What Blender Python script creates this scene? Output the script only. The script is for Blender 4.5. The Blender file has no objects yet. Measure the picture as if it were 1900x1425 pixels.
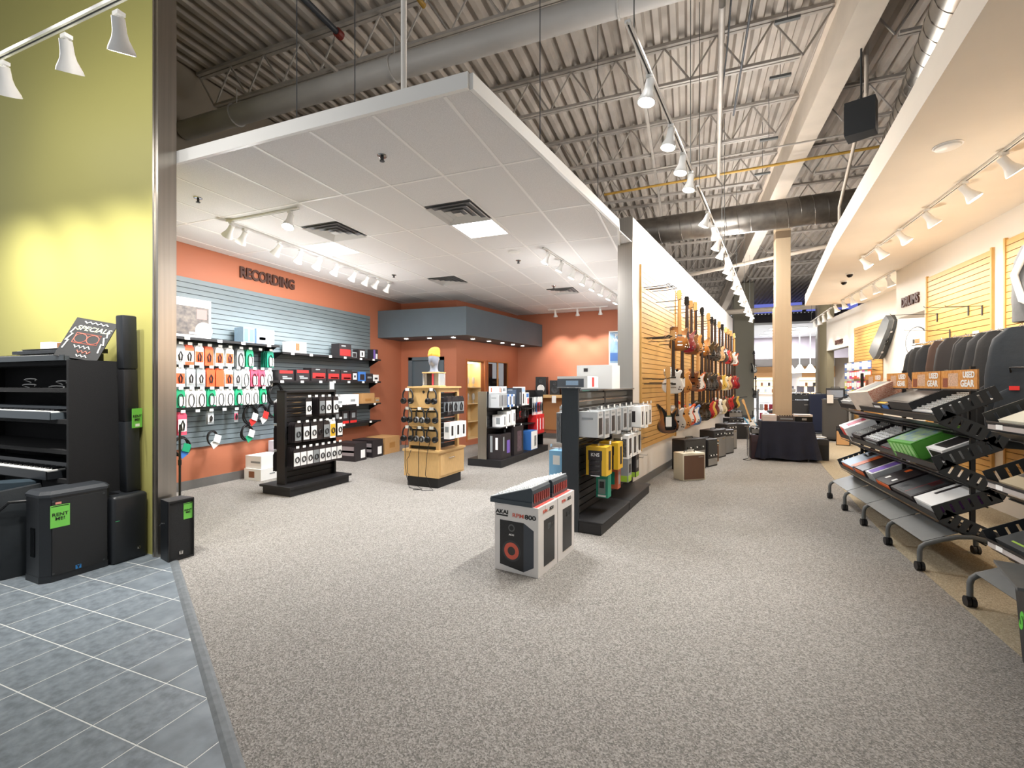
import bpy, bmesh, math, random
from mathutils import Vector, Matrix, Euler
random.seed(7)
R = math.radians
SC = bpy.context.scene
COL = SC.collection

# ---------------------------------------------------------------- camera, world, exposure
CAM_YAW = math.atan(325 / 844.4)
cam_d = bpy.data.cameras.new('camera'); cam_d.lens = 16.0; cam_d.sensor_width = 36.0
cam_d.clip_start = 0.05; cam_d.clip_end = 200
cam = bpy.data.objects.new('camera', cam_d); COL.objects.link(cam)
cam.location = (0, 0, 1.52); cam.rotation_euler = (R(90), 0, CAM_YAW)
SC.camera = cam
world = bpy.data.worlds.new('world'); SC.world = world; world.use_nodes = True
WB = world.node_tree.nodes['Background']
WB.inputs['Color'].default_value = (0.93, 0.96, 1.0, 1); WB.inputs['Strength'].default_value = 0.48
SC.view_settings.view_transform = 'Standard'; SC.view_settings.look = 'None'
SC.view_settings.gamma = 1.0; SC.view_settings.use_curve_mapping = False
SC.view_settings.exposure = 0.55
SC.cycles.use_denoising = True
SC.cycles.max_bounces = 7; SC.cycles.diffuse_bounces = 4; SC.cycles.glossy_bounces = 3
SC.cycles.sample_clamp_indirect = 6.0; SC.cycles.caustics_reflective = False; SC.cycles.caustics_refractive = False
LIGHT = 1.7           # common factor on all lamps

# ---------------------------------------------------------------- materials
def lin(h):
    h = h.lstrip('#'); o = []
    for i in (0, 2, 4):
        c = int(h[i:i+2], 16) / 255
        o.append(c / 12.92 if c <= .04045 else ((c + .055) / 1.055) ** 2.4)
    return (*o, 1)
MATS = {}
def mat(name, hexc, rough=.5, metal=0., noise=None, bump=None, emit=0., coat=0., trans=0., stretch=None, second=None, alpha=1., spec=None, ecol=None):
    if name in MATS: return MATS[name]
    m = bpy.data.materials.new(name); m.use_nodes = True; nt = m.node_tree; N = nt.nodes; L = nt.links
    b = N['Principled BSDF']; c = lin(hexc)
    b.inputs['Base Color'].default_value = c; b.inputs['Roughness'].default_value = rough; b.inputs['Metallic'].default_value = metal
    if coat: b.inputs['Coat Weight'].default_value = coat; b.inputs['Coat Roughness'].default_value = .06
    if trans: b.inputs['Transmission Weight'].default_value = trans
    if spec is not None: b.inputs['Specular IOR Level'].default_value = spec
    if alpha < 1: b.inputs['Alpha'].default_value = alpha
    if emit:
        b.inputs['Emission Color'].default_value = lin(ecol) if ecol else c; b.inputs['Emission Strength'].default_value = emit
    if noise or bump:
        tc = N.new('ShaderNodeTexCoord'); mp = N.new('ShaderNodeMapping'); L.new(tc.outputs['Object'], mp.inputs['Vector'])
        if stretch: mp.inputs['Scale'].default_value = stretch
    if noise:
        nz = N.new('ShaderNodeTexNoise'); nz.inputs['Scale'].default_value = noise[0]; nz.inputs['Detail'].default_value = noise[2] if len(noise) > 2 else 5
        L.new(mp.outputs['Vector'], nz.inputs['Vector'])
        rp = N.new('ShaderNodeValToRGB'); a = noise[1]
        c2 = lin(second) if second else tuple(min(1, x * (1 + a)) for x in c[:3]) + (1,)
        c1 = c if second else tuple(x * (1 - a) for x in c[:3]) + (1,)
        rp.color_ramp.elements[0].color = c1; rp.color_ramp.elements[1].color = c2
        rp.color_ramp.elements[0].position = .3; rp.color_ramp.elements[1].position = .7
        L.new(nz.outputs['Fac'], rp.inputs['Fac']); L.new(rp.outputs['Color'], b.inputs['Base Color'])
    if bump:
        nb = N.new('ShaderNodeTexNoise'); nb.inputs['Scale'].default_value = bump[0]; nb.inputs['Detail'].default_value = 3
        L.new(mp.outputs['Vector'], nb.inputs['Vector'])
        bp = N.new('ShaderNodeBump'); bp.inputs['Strength'].default_value = bump[1]; bp.inputs['Distance'].default_value = .01
        L.new(nb.outputs['Fac'], bp.inputs['Height']); L.new(bp.outputs['Normal'], b.inputs['Normal'])
    MATS[name] = m; return m
def carpet_mat(name, c1, c2, c3):
    m = bpy.data.materials.new(name); m.use_nodes = True; nt = m.node_tree; N = nt.nodes; L = nt.links; b = N['Principled BSDF']
    b.inputs['Roughness'].default_value = .95; b.inputs['Specular IOR Level'].default_value = .12
    tc = N.new('ShaderNodeTexCoord')
    v = N.new('ShaderNodeTexVoronoi'); v.inputs['Scale'].default_value = 150; L.new(tc.outputs['Object'], v.inputs['Vector'])
    rp = N.new('ShaderNodeValToRGB'); e = rp.color_ramp.elements
    e[0].color = lin(c1); e[0].position = .0; e[1].color = lin(c3); e[1].position = 1.
    x = e.new(.5); x.color = lin(c2)
    sep = N.new('ShaderNodeSeparateColor'); L.new(v.outputs['Color'], sep.inputs['Color']); L.new(sep.outputs['Red'], rp.inputs['Fac'])
    n2 = N.new('ShaderNodeTexNoise'); n2.inputs['Scale'].default_value = 1.1; n2.inputs['Detail'].default_value = 4; L.new(tc.outputs['Object'], n2.inputs['Vector'])
    mr = N.new('ShaderNodeMapRange'); mr.inputs['To Min'].default_value = .9; mr.inputs['To Max'].default_value = 1.08; L.new(n2.outputs['Fac'], mr.inputs['Value'])
    mx = N.new('ShaderNodeMix'); mx.data_type = 'RGBA'; mx.blend_type = 'MULTIPLY'; mx.inputs['Factor'].default_value = 1
    L.new(rp.outputs['Color'], mx.inputs[6]); L.new(mr.outputs['Result'], mx.inputs[7]); L.new(mx.outputs[2], b.inputs['Base Color'])
    bp = N.new('ShaderNodeBump'); bp.inputs['Strength'].default_value = .5; bp.inputs['Distance'].default_value = .006
    L.new(v.outputs['Distance'], bp.inputs['Height']); L.new(bp.outputs['Normal'], b.inputs['Normal'])
    MATS[name] = m; return m
def sunburst(name, mid, edge, p0=.25, p1=.52):
    """guitar finish: radial fade from a light centre to a dark edge, in the body's own space"""
    m = bpy.data.materials.new(name); m.use_nodes = True; nt = m.node_tree; N = nt.nodes; L = nt.links; b = N['Principled BSDF']
    b.inputs['Roughness'].default_value = .22; b.inputs['Coat Weight'].default_value = .6
    tc = N.new('ShaderNodeTexCoord'); mp = N.new('ShaderNodeMapping'); mp.inputs['Location'].default_value = (0, 0, -.4)
    mp.inputs['Scale'].default_value = (2.5, 0, 2.0); L.new(tc.outputs['Object'], mp.inputs['Vector'])
    mp.vector_type = 'POINT'
    ln = N.new('ShaderNodeVectorMath'); ln.operation = 'LENGTH'; L.new(mp.outputs['Vector'], ln.inputs[0])
    rp = N.new('ShaderNodeValToRGB'); e = rp.color_ramp.elements
    e[0].color = lin(mid); e[0].position = p0; e[1].color = lin(edge); e[1].position = p1
    L.new(ln.outputs['Value'], rp.inputs['Fac']); L.new(rp.outputs['Color'], b.inputs['Base Color'])
    MATS[name] = m; return m
CARPET = carpet_mat('carpet_grey', '6b6864', '89857f', 'a5a09a')
CARPET_B = carpet_mat('carpet_beige', '8f8470', 'a3977f', 'b8ab94')
WHITE = mat('white_paint', 'e6e2dc', .6, noise=(3, .02))
WALLW = mat('white_wall', 'e2ddd5', .7, noise=(2, .03), bump=(60, .05))
OFFW = mat('white_enamel', 'ecebe8', .35)
DECK = mat('deck_paint', 'b5aca2', .6, noise=(2.5, .14))
JOISTW = mat('joist_paint', 'a9a29a', .55, noise=(9, .1))
BEAMW = mat('beam_paint', 'd0c4b5', .6, noise=(3, .05))
GREENW = mat('green_wall', 'a7a25e', .6, noise=(2, .03))
ORANGE = mat('orange_wall', 'b56e50', .6, noise=(2, .03))
UPPERW = mat('upper_wall', '8f8577', .7, noise=(2, .05))
SLATG = mat('slat_grey', '727e83', .45, noise=(6, .04))
SLATGB = mat('slat_groove_grey', '2e383c', .7)
SOFG = mat('soffit_grey', '56626a', .6, noise=(3, .04))
DOORG = mat('door_grey', '5c6870', .5, noise=(3, .04))
STEEL = mat('brushed_steel', 'b4aea6', .3, 1., noise=(30, .08), stretch=(1, 1, .02), bump=(120, .05))
BASEB = mat('baseboard_grey', '6c6a68', .6, noise=(8, .08))
TILE = mat('slate_tile', '5b636a', .5, noise=(7, .12, 8), second='7b848b', bump=(9, .12))
GROUT = mat('grout', 'c9cbc8', .9, noise=(40, .08))
STRIP = mat('transition_strip', '62676a', .6, noise=(25, .2))
ACOU = mat('acoustic_tile', 'e0dedd', .9, noise=(140, .09, 2), bump=(160, .25))
TBAR = mat('grid_white', 'f0eeec', .45)
WOODS = mat('maple_slat', 'd2a55e', .4, noise=(5, .08), stretch=(1, 1, 12), bump=(30, .02))
WOODG = mat('maple_groove', '7c5524', .7)
WOODM = mat('maple_laminate', 'd3ac74', .38, noise=(4, .06), stretch=(8, 8, 1))
BLACKP = mat('black_panel', '19181a', .5, noise=(20, .15))
BLACKM = mat('black_metal', '18181a', .4)
DGREYM = mat('dark_grey_metal', '34373a', .45)
GREYM = mat('grey_metal', '5e605f', .5, noise=(15, .06))
CHROME = mat('chrome', 'c9c9c9', .18, 1.)
BLACKF = mat('black_carpet_cover', '141416', .95, noise=(180, .35), bump=(220, .3))
BLACKG = mat('black_grille', '131416', .6, noise=(260, .4), bump=(260, .5))
BLACKS = mat('black_plastic', '1b1e22', .42, bump=(180, .08))
GLOSSB = mat('black_gloss', '0c0d0f', .12)
LIMEP = mat('lime_paper', '6fc24e', .7)
WHITEP = mat('white_paper', 'efefec', .7)
INK = mat('black_ink', '111111', .6)
SPIRAL = mat('galvanised_duct', '9a948c', .3, .95, noise=(6, .2))
DUCTD = mat('dark_duct', '6f6a64', .38, .85, noise=(6, .25))
PIPEY = mat('yellow_pipe', 'b08a3a', .5); PIPED = mat('dark_pipe', '3b3f45', .5); PIPER = mat('red_fitting', '7c2a22', .5)
LAMPON = mat('lamp_face', 'ffffff', .3, emit=30, ecol='fff6ea')
PANELON = mat('troffer_lens', 'ffffff', .4, emit=7.5, ecol='fbfbff')
CREAM = mat('cream_tolex', 'd8d2bd', .6, bump=(200, .15)); GRILLB = mat('brown_grille', '6a4f3f', .8, noise=(220, .25))
GRILLS = mat('silver_grille', '8a8a88', .7, noise=(220, .25)); BURG = mat('burgundy_tolex', '2e1a22', .6, bump=(200, .15))
NAVY = mat('navy_cloth', '14182a', .85, noise=(8, .15)); BEIGE = mat('beige_paint', 'c0aa8c', .6, noise=(3, .04))
BLUEPP = mat('blue_print', '4d9ad4', .5)
CARDB = mat('cardboard', 'b58a58', .8, noise=(12, .06))

# ---------------------------------------------------------------- mesh helpers
class MB:
    def __init__(s): s.v = []; s.f = []
    def add(s, vs, fs):
        o = len(s.v); s.v += [tuple(p) for p in vs]; s.f += [tuple(i + o for i in f) for f in fs]; return s
    def box(s, x0, x1, y0, y1, z0, z1, M=None):
        vs = [Vector((x, y, z)) for z in (z0, z1) for x, y in ((x0, y0), (x1, y0), (x1, y1), (x0, y1))]
        if M: vs = [M @ p for p in vs]
        return s.add(vs, [(3, 2, 1, 0), (4, 5, 6, 7), (0, 1, 5, 4), (1, 2, 6, 5), (2, 3, 7, 6), (3, 0, 4, 7)])
    def prism(s, poly, z0, z1, M=None, top=None):
        n = len(poly); t = top or poly
        vs = [Vector((x, y, z0)) for x, y in poly] + [Vector((x, y, z1)) for x, y in t]
        if M: vs = [M @ p for p in vs]
        return s.add(vs, [tuple(range(n - 1, -1, -1)), tuple(range(n, 2 * n))] + [(i, (i + 1) % n, n + (i + 1) % n, n + i) for i in range(n)])
    def cyl(s, p, q, r, n=10, r2=None, caps=True):
        p = Vector(p); q = Vector(q); d = (q - p).normalized(); r2 = r if r2 is None else r2
        a = d.orthogonal().normalized(); b = d.cross(a)
        vs = [p + (a * math.cos(t) + b * math.sin(t)) * r for t in (2 * math.pi * i / n for i in range(n))]
        vs += [q + (a * math.cos(t) + b * math.sin(t)) * r2 for t in (2 * math.pi * i / n for i in range(n))]
        fs = [(i, (i + 1) % n, n + (i + 1) % n, n + i) for i in range(n)]
        if caps: fs += [tuple(range(n - 1, -1, -1)), tuple(range(n, 2 * n))]
        return s.add(vs, fs)
    def tube(s, pts, r, n=6):
        pts = [Vector(p) for p in pts]; rings = []; up = None
        for i, p in enumerate(pts):
            d = (pts[min(i + 1, len(pts) - 1)] - pts[max(i - 1, 0)]).normalized()
            a = d.orthogonal().normalized() if up is None else (up - d * up.dot(d))
            if a.length < 1e-5: a = d.orthogonal()
            a.normalize(); up = a; b = d.cross(a)
            rings.append([p + (a * math.cos(2 * math.pi * k / n) + b * math.sin(2 * math.pi * k / n)) * r for k in range(n)])
        vs = [v for g in rings for v in g]; fs = []
        for i in range(len(pts) - 1):
            fs += [(i * n + k, i * n + (k + 1) % n, (i + 1) * n + (k + 1) % n, (i + 1) * n + k) for k in range(n)]
        m = (len(pts) - 1) * n
        fs += [tuple(range(n - 1, -1, -1)), tuple(range(m, m + n))]
        return s.add(vs, fs)
    def lathe(s, prof, n=16, M=None):
        """prof: list of (r, z) about local z"""
        vs = []; fs = []
        for r, z in prof: vs += [Vector((r * math.cos(2 * math.pi * k / n), r * math.sin(2 * math.pi * k / n), z)) for k in range(n)]
        for i in range(len(prof) - 1):
            fs += [(i * n + k, i * n + (k + 1) % n, (i + 1) * n + (k + 1) % n, (i + 1) * n + k) for k in range(n)]
        if prof[0][0] > 1e-6: fs.append(tuple(range(n - 1, -1, -1)))
        if prof[-1][0] > 1e-6: fs.append(tuple(range((len(prof) - 1) * n, len(prof) * n)))
        if M: vs = [M @ p for p in vs]
        return s.add(vs, fs)
    def grid(s, P):
        """P: 2D list of points -> quad sheet"""
        h = len(P); w = len(P[0]); vs = [p for row in P for p in row]
        return s.add(vs, [(i * w + j, i * w + j + 1, (i + 1) * w + j + 1, (i + 1) * w + j) for i in range(h - 1) for j in range(w - 1)])
    def mesh(s, name='m', smooth=None):
        me = bpy.data.meshes.new(name); me.from_pydata(s.v, [], s.f); me.update()
        bm = bmesh.new(); bm.from_mesh(me); bmesh.ops.recalc_face_normals(bm, faces=bm.faces); bm.to_mesh(me); bm.free()
        if smooth is not None:
            me.polygons.foreach_set('use_smooth', [True] * len(me.polygons))
            me.set_sharp_from_angle(angle=R(smooth))
        return me
UNIT = MB().box(-.5, .5, -.5, .5, -.5, .5).mesh('unit_box')
def rounded_box_mesh(w, d, h, b, seg=2, name='rounded'):
    me = MB().box(-w/2, w/2, -d/2, d/2, 0, h).mesh(name)
    bm = bmesh.new(); bm.from_mesh(me)
    bmesh.ops.bevel(bm, geom=list(bm.edges), offset=b, segments=seg, affect='EDGES', profile=.5); bm.to_mesh(me); bm.free()
    me.polygons.foreach_set('use_smooth', [True] * len(me.polygons)); me.set_sharp_from_angle(angle=R(40))
    return me
USED = set()
def link(name, me, m, parent=None, loc=(0, 0, 0), rot=(0, 0, 0), scale=None):
    o = bpy.data.objects.new(name, me)
    if m is not None:
        if len(me.materials) == 0: me.materials.append(m)
        elif me.materials[0] != m:
            pass
        o.material_slots[0].link = 'OBJECT'; o.material_slots[0].material = m
    COL.objects.link(o); o.location = loc; o.rotation_euler = rot
    if scale: o.scale = scale
    if parent is not None: o.parent = parent
    return o
def tag(o, label, cat, group=None):
    o['label'] = label; o['category'] = cat
    if group: o['group'] = group
    return o
def thing(name, label, cat, loc=(0, 0, 0), rz=0., group=None):
    o = bpy.data.objects.new(name, None); COL.objects.link(o); o.empty_display_size = .1
    o.location = loc; o.rotation_euler = (0, 0, rz) if not isinstance(rz, (tuple, Euler)) else rz
    return tag(o, label, cat, group)
def struct(name, loc=(0, 0, 0), rz=0.):
    o = bpy.data.objects.new(name, None); COL.objects.link(o); o.location = loc; o.rotation_euler = (0, 0, rz); o['kind'] = 'structure'; return o
def sm(name, mb, m, smooth=None):
    o = link(name, mb.mesh(name, smooth) if isinstance(mb, MB) else mb, m); o['kind'] = 'structure'; return o
def pb(name, parent, m, x0, x1, y0, y1, z0, z1, label=None):
    o = link(name, UNIT, m, parent, ((x0 + x1) / 2, (y0 + y1) / 2, (z0 + z1) / 2), (0, 0, 0), (abs(x1 - x0), abs(y1 - y0), abs(z1 - z0)))
    if label: o['label'] = label
    return o
def pm(name, parent, m, mb, smooth=None, loc=(0, 0, 0), rot=(0, 0, 0), label=None):
    o = link(name, mb.mesh(name, smooth) if isinstance(mb, MB) else mb, m, parent, loc, rot)
    if label: o['label'] = label
    return o
CACHE = {}
def cached(key, fn):
    if key not in CACHE: CACHE[key] = fn()
    return CACHE[key]
def text_mesh(s, size, bold=.0, ext=.002, spacing=1., sx=1., shear=0.):
    k = ('txt', s, size, bold, ext, spacing, sx, shear)
    if k in CACHE: return CACHE[k]
    cu = bpy.data.curves.new('t', 'FONT'); cu.body = s; cu.size = size; cu.align_x = 'CENTER'; cu.align_y = 'CENTER'
    cu.extrude = ext; cu.offset = bold; cu.space_character = spacing; cu.resolution_u = 3; cu.shear = shear; cu.space_line = .9
    o = bpy.data.objects.new('t', cu); me = bpy.data.meshes.new_from_object(o)
    bpy.data.objects.remove(o)
    if sx != 1.: me.transform(Matrix.Diagonal((sx, 1, 1, 1)))
    me.materials.clear(); CACHE[k] = me; return me
FROT = {'f': (R(90), 0, 0), 'r': (R(90), 0, R(90)), 'l': (R(90), 0, R(-90)), 'b': (R(90), 0, R(180)), 't': (0, 0, 0)}
def face_pos(dim, face, a, b, out):
    """point on a box of dim (w,d,h), origin at base centre: a to the right, b up from the face centre, out = proud"""
    w, d, h = dim
    rot = Euler(FROT[face]).to_matrix(); dist = {'f': d / 2, 'b': d / 2, 'r': w / 2, 'l': w / 2, 't': h / 2}[face]
    return Vector((0, 0, h / 2)) + rot @ Vector((a, b, dist + out))
def panel(root, dim, face, a, b, pw, ph, m, name='printed_panel', t=.002, out=None):
    return link(name, UNIT, m, root, face_pos(dim, face, a, b, t / 2 if out is None else out), FROT[face], (pw, ph, t))
def letters(root, dim, face, a, b, s, size, m, bold=0., sx=1., name='lettering', out=.0022, spin=0., shear=0.):
    me = text_mesh(s, size, bold, .0008, 1., sx, shear)
    r = (Euler(FROT[face]).to_matrix() @ Matrix.Rotation(spin, 3, 'Z')).to_euler()
    return link(name, me, m, root, face_pos(dim, face, a, b, out), r)
def carton(name, label, cat, loc, rz, dim, m, prints=(), texts=(), group=None, body='box_body', tilt=None):
    t = thing(name, label, cat, loc, rz, group)
    if tilt: t.rotation_euler = tilt
    w, d, h = dim
    pb(body, t, m, -w/2, w/2, -d/2, d/2, 0, h)
    for p in prints: panel(t, dim, *p)
    for p in texts: letters(t, dim, *p)
    return t
ORD = ['first', 'second', 'third', 'fourth', 'fifth', 'sixth', 'seventh', 'eighth', 'ninth', 'tenth', 'eleventh', 'twelfth', 'thirteenth', 'fourteenth', 'fifteenth', 'sixteenth', 'seventeenth', 'eighteenth', 'nineteenth', 'twentieth', 'twenty-first', 'twenty-second', 'twenty-third', 'twenty-fourth', 'twenty-fifth', 'twenty-sixth', 'twenty-seventh', 'twenty-eighth', 'twenty-ninth', 'thirtieth']
def fit_text(s, w, h, bold=.004, ext=.012):
    me = text_mesh(s, .2, bold, ext, 1.0).copy()
    xs = [v.co.x for v in me.vertices]; ys = [v.co.y for v in me.vertices]
    sx = w / (max(xs) - min(xs)); sy = h / (max(ys) - min(ys)); cx = (max(xs) + min(xs)) / 2; cy = (max(ys) + min(ys)) / 2
    me.transform(Matrix.Diagonal((sx, sy, 1, 1)) @ Matrix.Translation((-cx, -cy, 0))); return me
def clip(poly, p, n):
    """keep the side of a convex polygon where (x-p).n >= 0"""
    out = []
    for i in range(len(poly)):
        a = poly[i]; b = poly[(i + 1) % len(poly)]
        da = (a[0] - p[0]) * n[0] + (a[1] - p[1]) * n[1]; db = (b[0] - p[0]) * n[0] + (b[1] - p[1]) * n[1]
        if da >= 0: out.append(a)
        if (da >= 0) != (db >= 0):
            t = da / (da - db); out.append((a[0] + (b[0] - a[0]) * t, a[1] + (b[1] - a[1]) * t))
    return out
def area(p): return abs(sum(p[i][0] * p[(i + 1) % len(p)][1] - p[(i + 1) % len(p)][0] * p[i][1] for i in range(len(p)))) / 2
# ================================================================ THE SETTING
ZC = 3.53                     # dropped ceiling height
GW0 = Vector((-.729, 6.648, 0)); GA = R(11.0)
GD = Vector((math.sin(GA), math.cos(GA), 0)); GN = Vector((math.cos(GA), -math.sin(GA), 0))   # along the guitar wall / out of it into the aisle
GLEN = 11.9
# ---- floors
TL0 = Vector((-4.32, 2.68, 0)); TL1 = Vector((-1.66, 1.25, 0)); TD = (TL1 - TL0).normalized()   # edge between tile and carpet
TN = Vector((-TD.y, TD.x, 0)); TN = TN if TN.y > 0 else -TN                                        # towards the carpet
fl = sm('floor', MB().box(-9, 9, -4, 34, -.3, 0), CARPET)
ft = struct('floor_tile')
far_e = TL0 + TD * 9
poly = [(-9.2, -4), (far_e.x, -4), (far_e.x, far_e.y), (TL0.x, TL0.y), (-4.40, 3.0), (-9.2, 3.0)]
base_poly = [(-9.2, 2.72), (-9.2, -3.9), (TL0.x + TD.x * (-3.9 - TL0.y) / TD.y, -3.9), (TL0.x, TL0.y), (TL0.x, 2.72)]
pm('grout_bed', ft, GROUT, MB().prism([(p[0], p[1]) for p in base_poly], .0, .0056))
nt_ = 0
rest = MB()
for i in range(-16, 22):
    for j in range(-14, 5):
        x0 = -4.29 + .305 * i; y0 = 1.825 + .305 * j
        gx, gy = .0035, .0035
        p = [(x0 + gx, y0 + gy), (x0 + .305 - gx, y0 + gy), (x0 + .305 - gx, y0 + .305 - gy), (x0 + gx, y0 + .305 - gy)]
        p = clip(p, (TL0.x, TL0.y), (-TN.x, -TN.y))
        if len(p) < 3: continue
        p = clip(p, (0, 2.62), (0, -1)); 
        if len(p) < 3 or area(p) < .0006: continue
        p = clip(p, (-8.9, 0), (1, 0))
        if len(p) < 3 or area(p) < .0006: continue
        # in view of the lens: one object each
        cx = sum(q[0] for q in p) / len(p); cy = sum(q[1] for q in p) / len(p)
        dep = -math.sin(CAM_YAW) * cx + math.cos(CAM_YAW) * cy; lat = math.cos(CAM_YAW) * cx + math.sin(CAM_YAW) * cy
        if dep > .7 and abs(lat) / dep < 1.35:
            if len(p) == 4 and abs(area(p) - .298 * .298) < .0005:
                link('tile', UNIT, TILE, ft, (cx, cy, .0056), (0, 0, 0), (.298, .298, .002))
            else: pm('tile', ft, TILE, MB().prism(p, .003, .0066))
            nt_ += 1
        else: rest.prism(p, .003, .0066)
o = pm('outer_tiles', ft, TILE, rest); o['kind'] = 'stuff'
Ms = Matrix.Translation(TL0) @ Matrix(((TD.x, TN.x, 0, 0), (TD.y, TN.y, 0, 0), (0, 0, 1, 0), (0, 0, 0, 1)))
sm('trim_1', MB().prism([(0, .0), (0, .007), (.02, .011), (.045, .011), (.06, .004), (.06, 0)], 0, 12.0, Ms @ Matrix(((0, 0, 1, -.1), (1, 0, 0, 0), (0, 1, 0, 0), (0, 0, 0, 1)))), STRIP)
sm('floor_aisle_edge', MB().prism([(1.66, 1.2), (6, 1.2), (6, 14), (2.9, 14), (2.3, 9.6), (1.80, 5.2)], .0, .004), CARPET_B)
# ---- walls
wl = struct('wall_left')
pb('orange_face', wl, ORANGE, -6.9, -6.70, 3.0, 9.75, 0, 3.6)
pb('upper_face', wl, UPPERW, -6.9, -6.66, 3.0, 34, 3.6, 6.05)
sm('baseboard_left', MB().box(-6.70, -6.685, 3.0, 9.65, 0, .13), BASEB)
sm('wall_back_upper', MB().box(-6.9, 9, 33.6, 33.8, 0, 6.05), UPPERW)
# green wall with its steel clad end
wg = struct('wall_green')
pb('green_face', wg, GREENW, -9.2, -4.35, 2.625, 2.73, 0, 5.77)
st = struct('trim_2')
pm('steel_face', st, STEEL, MB().box(-4.345, -4.305, 2.594, 2.748, 0, 6.0))
pb('steel_edge', st, STEEL, -4.365, -4.345, 2.585, 2.64, 0, 6.0)
# room behind the green wall: its left return is the orange wall; alcove walls
wa = struct('wall_alcove')
def vwall(p, q, th, z0, z1):
    d = Vector((q[0] - p[0], q[1] - p[1], 0)); n = Vector((-d.y, d.x, 0)).normalized() * th
    return [(p[0], p[1]), (q[0], q[1]), (q[0] + n.x, q[1] + n.y), (p[0] + n.x, p[1] + n.y)], z0, z1
DX0, DX1 = -6.42, -5.52      # door opening in the front face
pm('wall_panel', wa, ORANGE, MB().prism(*vwall((-6.72, 9.66), (DX0, 9.66), .15, 0, ZC)).prism(*vwall((DX1, 9.66), (-5.15, 9.68), .15, 0, ZC)).prism(*vwall((DX0, 9.66), (DX1, 9.66), .15, 2.12, ZC)))
A0 = Vector((-5.15, 9.68, 0)); A1 = Vector((-4.63, 12.5, 0)); AD = (A1 - A0).normalized(); AL = (A1 - A0).length
AN = Vector((AD.y, -AD.x, 0))                       # out into the shop
AM = Matrix.Translation(A0) @ Matrix(((AD.x, -AN.x, 0, 0), (AD.y, -AN.y, 0, 0), (0, 0, 1, 0), (0, 0, 0, 1)))   # local: x along, y into the wall, z up
W = [(.42, 1.16), (1.32, 2.28)]                     # two window openings along the wall
mb = MB()
for a, b in ((0, W[0][0]), (W[0][1], W[1][0]), (W[1][1], AL)): mb.box(a, b, 0, .12, 0, ZC, AM)
for a, b in W: mb.box(a, b, 0, .12, 2.10, ZC, AM).box(a, b, 0, .12, 0, .12, AM)
pm('wall_panel', wa, ORANGE, mb)
wb = struct('wall_back')
pb('orange_face', wb, ORANGE, -4.75, -.2, 12.5, 12.65, 0, ZC)
sm('baseboard_back', MB().box(-4.6, -.3, 12.485, 12.5, 0, .12), BASEB)
# the door
d1 = struct('door_1', (0, 9.66, 0))
pm('door_frame', d1, DOORG, MB().box(DX0 - .05, DX0 + .06, -.03, .1, 0, 2.18).box(DX1 - .06, DX1 + .05, -.03, .1, 0, 2.18).box(DX0 - .05, DX1 + .05, -.03, .1, 2.10, 2.18))
pb('door_leaf', d1, SOFG, DX0 + .06, DX1 - .06, .02, .07, 0.01, 2.1)
pm('door_handle', d1, CHROME, MB().cyl((DX1 - .14, -.05, 1.0), (DX1 - .14, .02, 1.0), .012).cyl((DX1 - .14, -.05, 1.0), (DX1 - .26, -.05, 1.0), .01))
# display windows in the angled wall
for k, (a, b) in enumerate(W):
    w = struct('window_%d' % (k + 1)); w.matrix_world = AM
    fr = mat('window_frame', 'b06a3a', .5)
    pm('window_frame', w, fr, MB().box(a - .04, a, -.02, .1, .1, 2.14).box(b, b + .04, -.02, .1, .1, 2.14).box(a, b, -.02, .1, 2.10, 2.14))
    if k == 0:
        pm('display_case', w, mat('pale_maple', 'e9cf9c', .5), MB().box(a, b, .44, .46, .12, 2.1).box(a - .02, a, .1, .46, .12, 2.1).box(b, b + .02, .1, .46, .12, 2.1).box(a, b, .1, .46, 2.08, 2.1).box(a, b, .1, .46, .12, .14))
        for z in (.55, 1.0, 1.42): pb('shelf', w, mat('pale_maple', 'e9cf9c'), a, b, .12, .44, z, z + .02)
        pb('light_strip', w, mat('case_light', 'ffffff', emit=14, ecol='fff3dc'), a + .05, b - .05, .2, .3, 2.05, 2.075)
    else:
        pb('dark_back', w, mat('dark_interior', '14100f', .7), a, b, .5, .52, .12, 2.1)
        pb('mullion', w, mat('mullion_wood', 'c9925a', .5), (a + b) / 2 - .02, (a + b) / 2 + .02, -.01, .03, .1, 2.1)
        for z in (.95, 1.45): pb('shelf', w, BLACKM, a, b, .12, .48, z, z + .02)
        for c in (a, (a + b) / 2 + .02):
            pb('pane', w, mat('dark_glass', '1a1a1c', .05, alpha=.35), c + .005, c + (b - a) / 2 - .025, .01, .016, .14, 2.1)
# things standing in the display windows
def at_alcove(x, y, z): return AM @ Vector((x, y, z))
arot = math.atan2(AD.y, AD.x)
for k, z in enumerate((1.02, 1.44)):
    for j in range(3):
        p = at_alcove(.56 + j * .24, .27, z)
        t = thing('microphone', '%s white boxed microphone on the %s shelf of the lit wall case' % (('left', 'middle', 'right')[j], ('middle', 'upper')[k]), 'microphone', p, arot, 'microphones in the lit case')
        pm('mic_body', t, mat('pale_mic', 'c7c6c2', .4), MB().lathe([(.05, 0), (.05, .01), (.012, .015), (.012, .08), (.035, .09), (.04, .2), (.028, .25), (.0, .26)], 12), 30)
for j in range(4):
    p = at_alcove(1.45 + (j % 2) * .45 + .06, .3, .97 if j < 2 else 1.47)
    carton('rack_unit', '%s grey rack unit on the %s shelf of the dark wall cabinet' % (('left', 'right')[j % 2], ('lower', 'upper')[j // 2]), 'rack unit', p, arot, (.34, .24, .1 + .1 * (j % 2)), DGREYM, [('f', 0, 0, .3, .05, GREYM, 'front_plate')], [], 'rack units in the dark cabinet')
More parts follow.
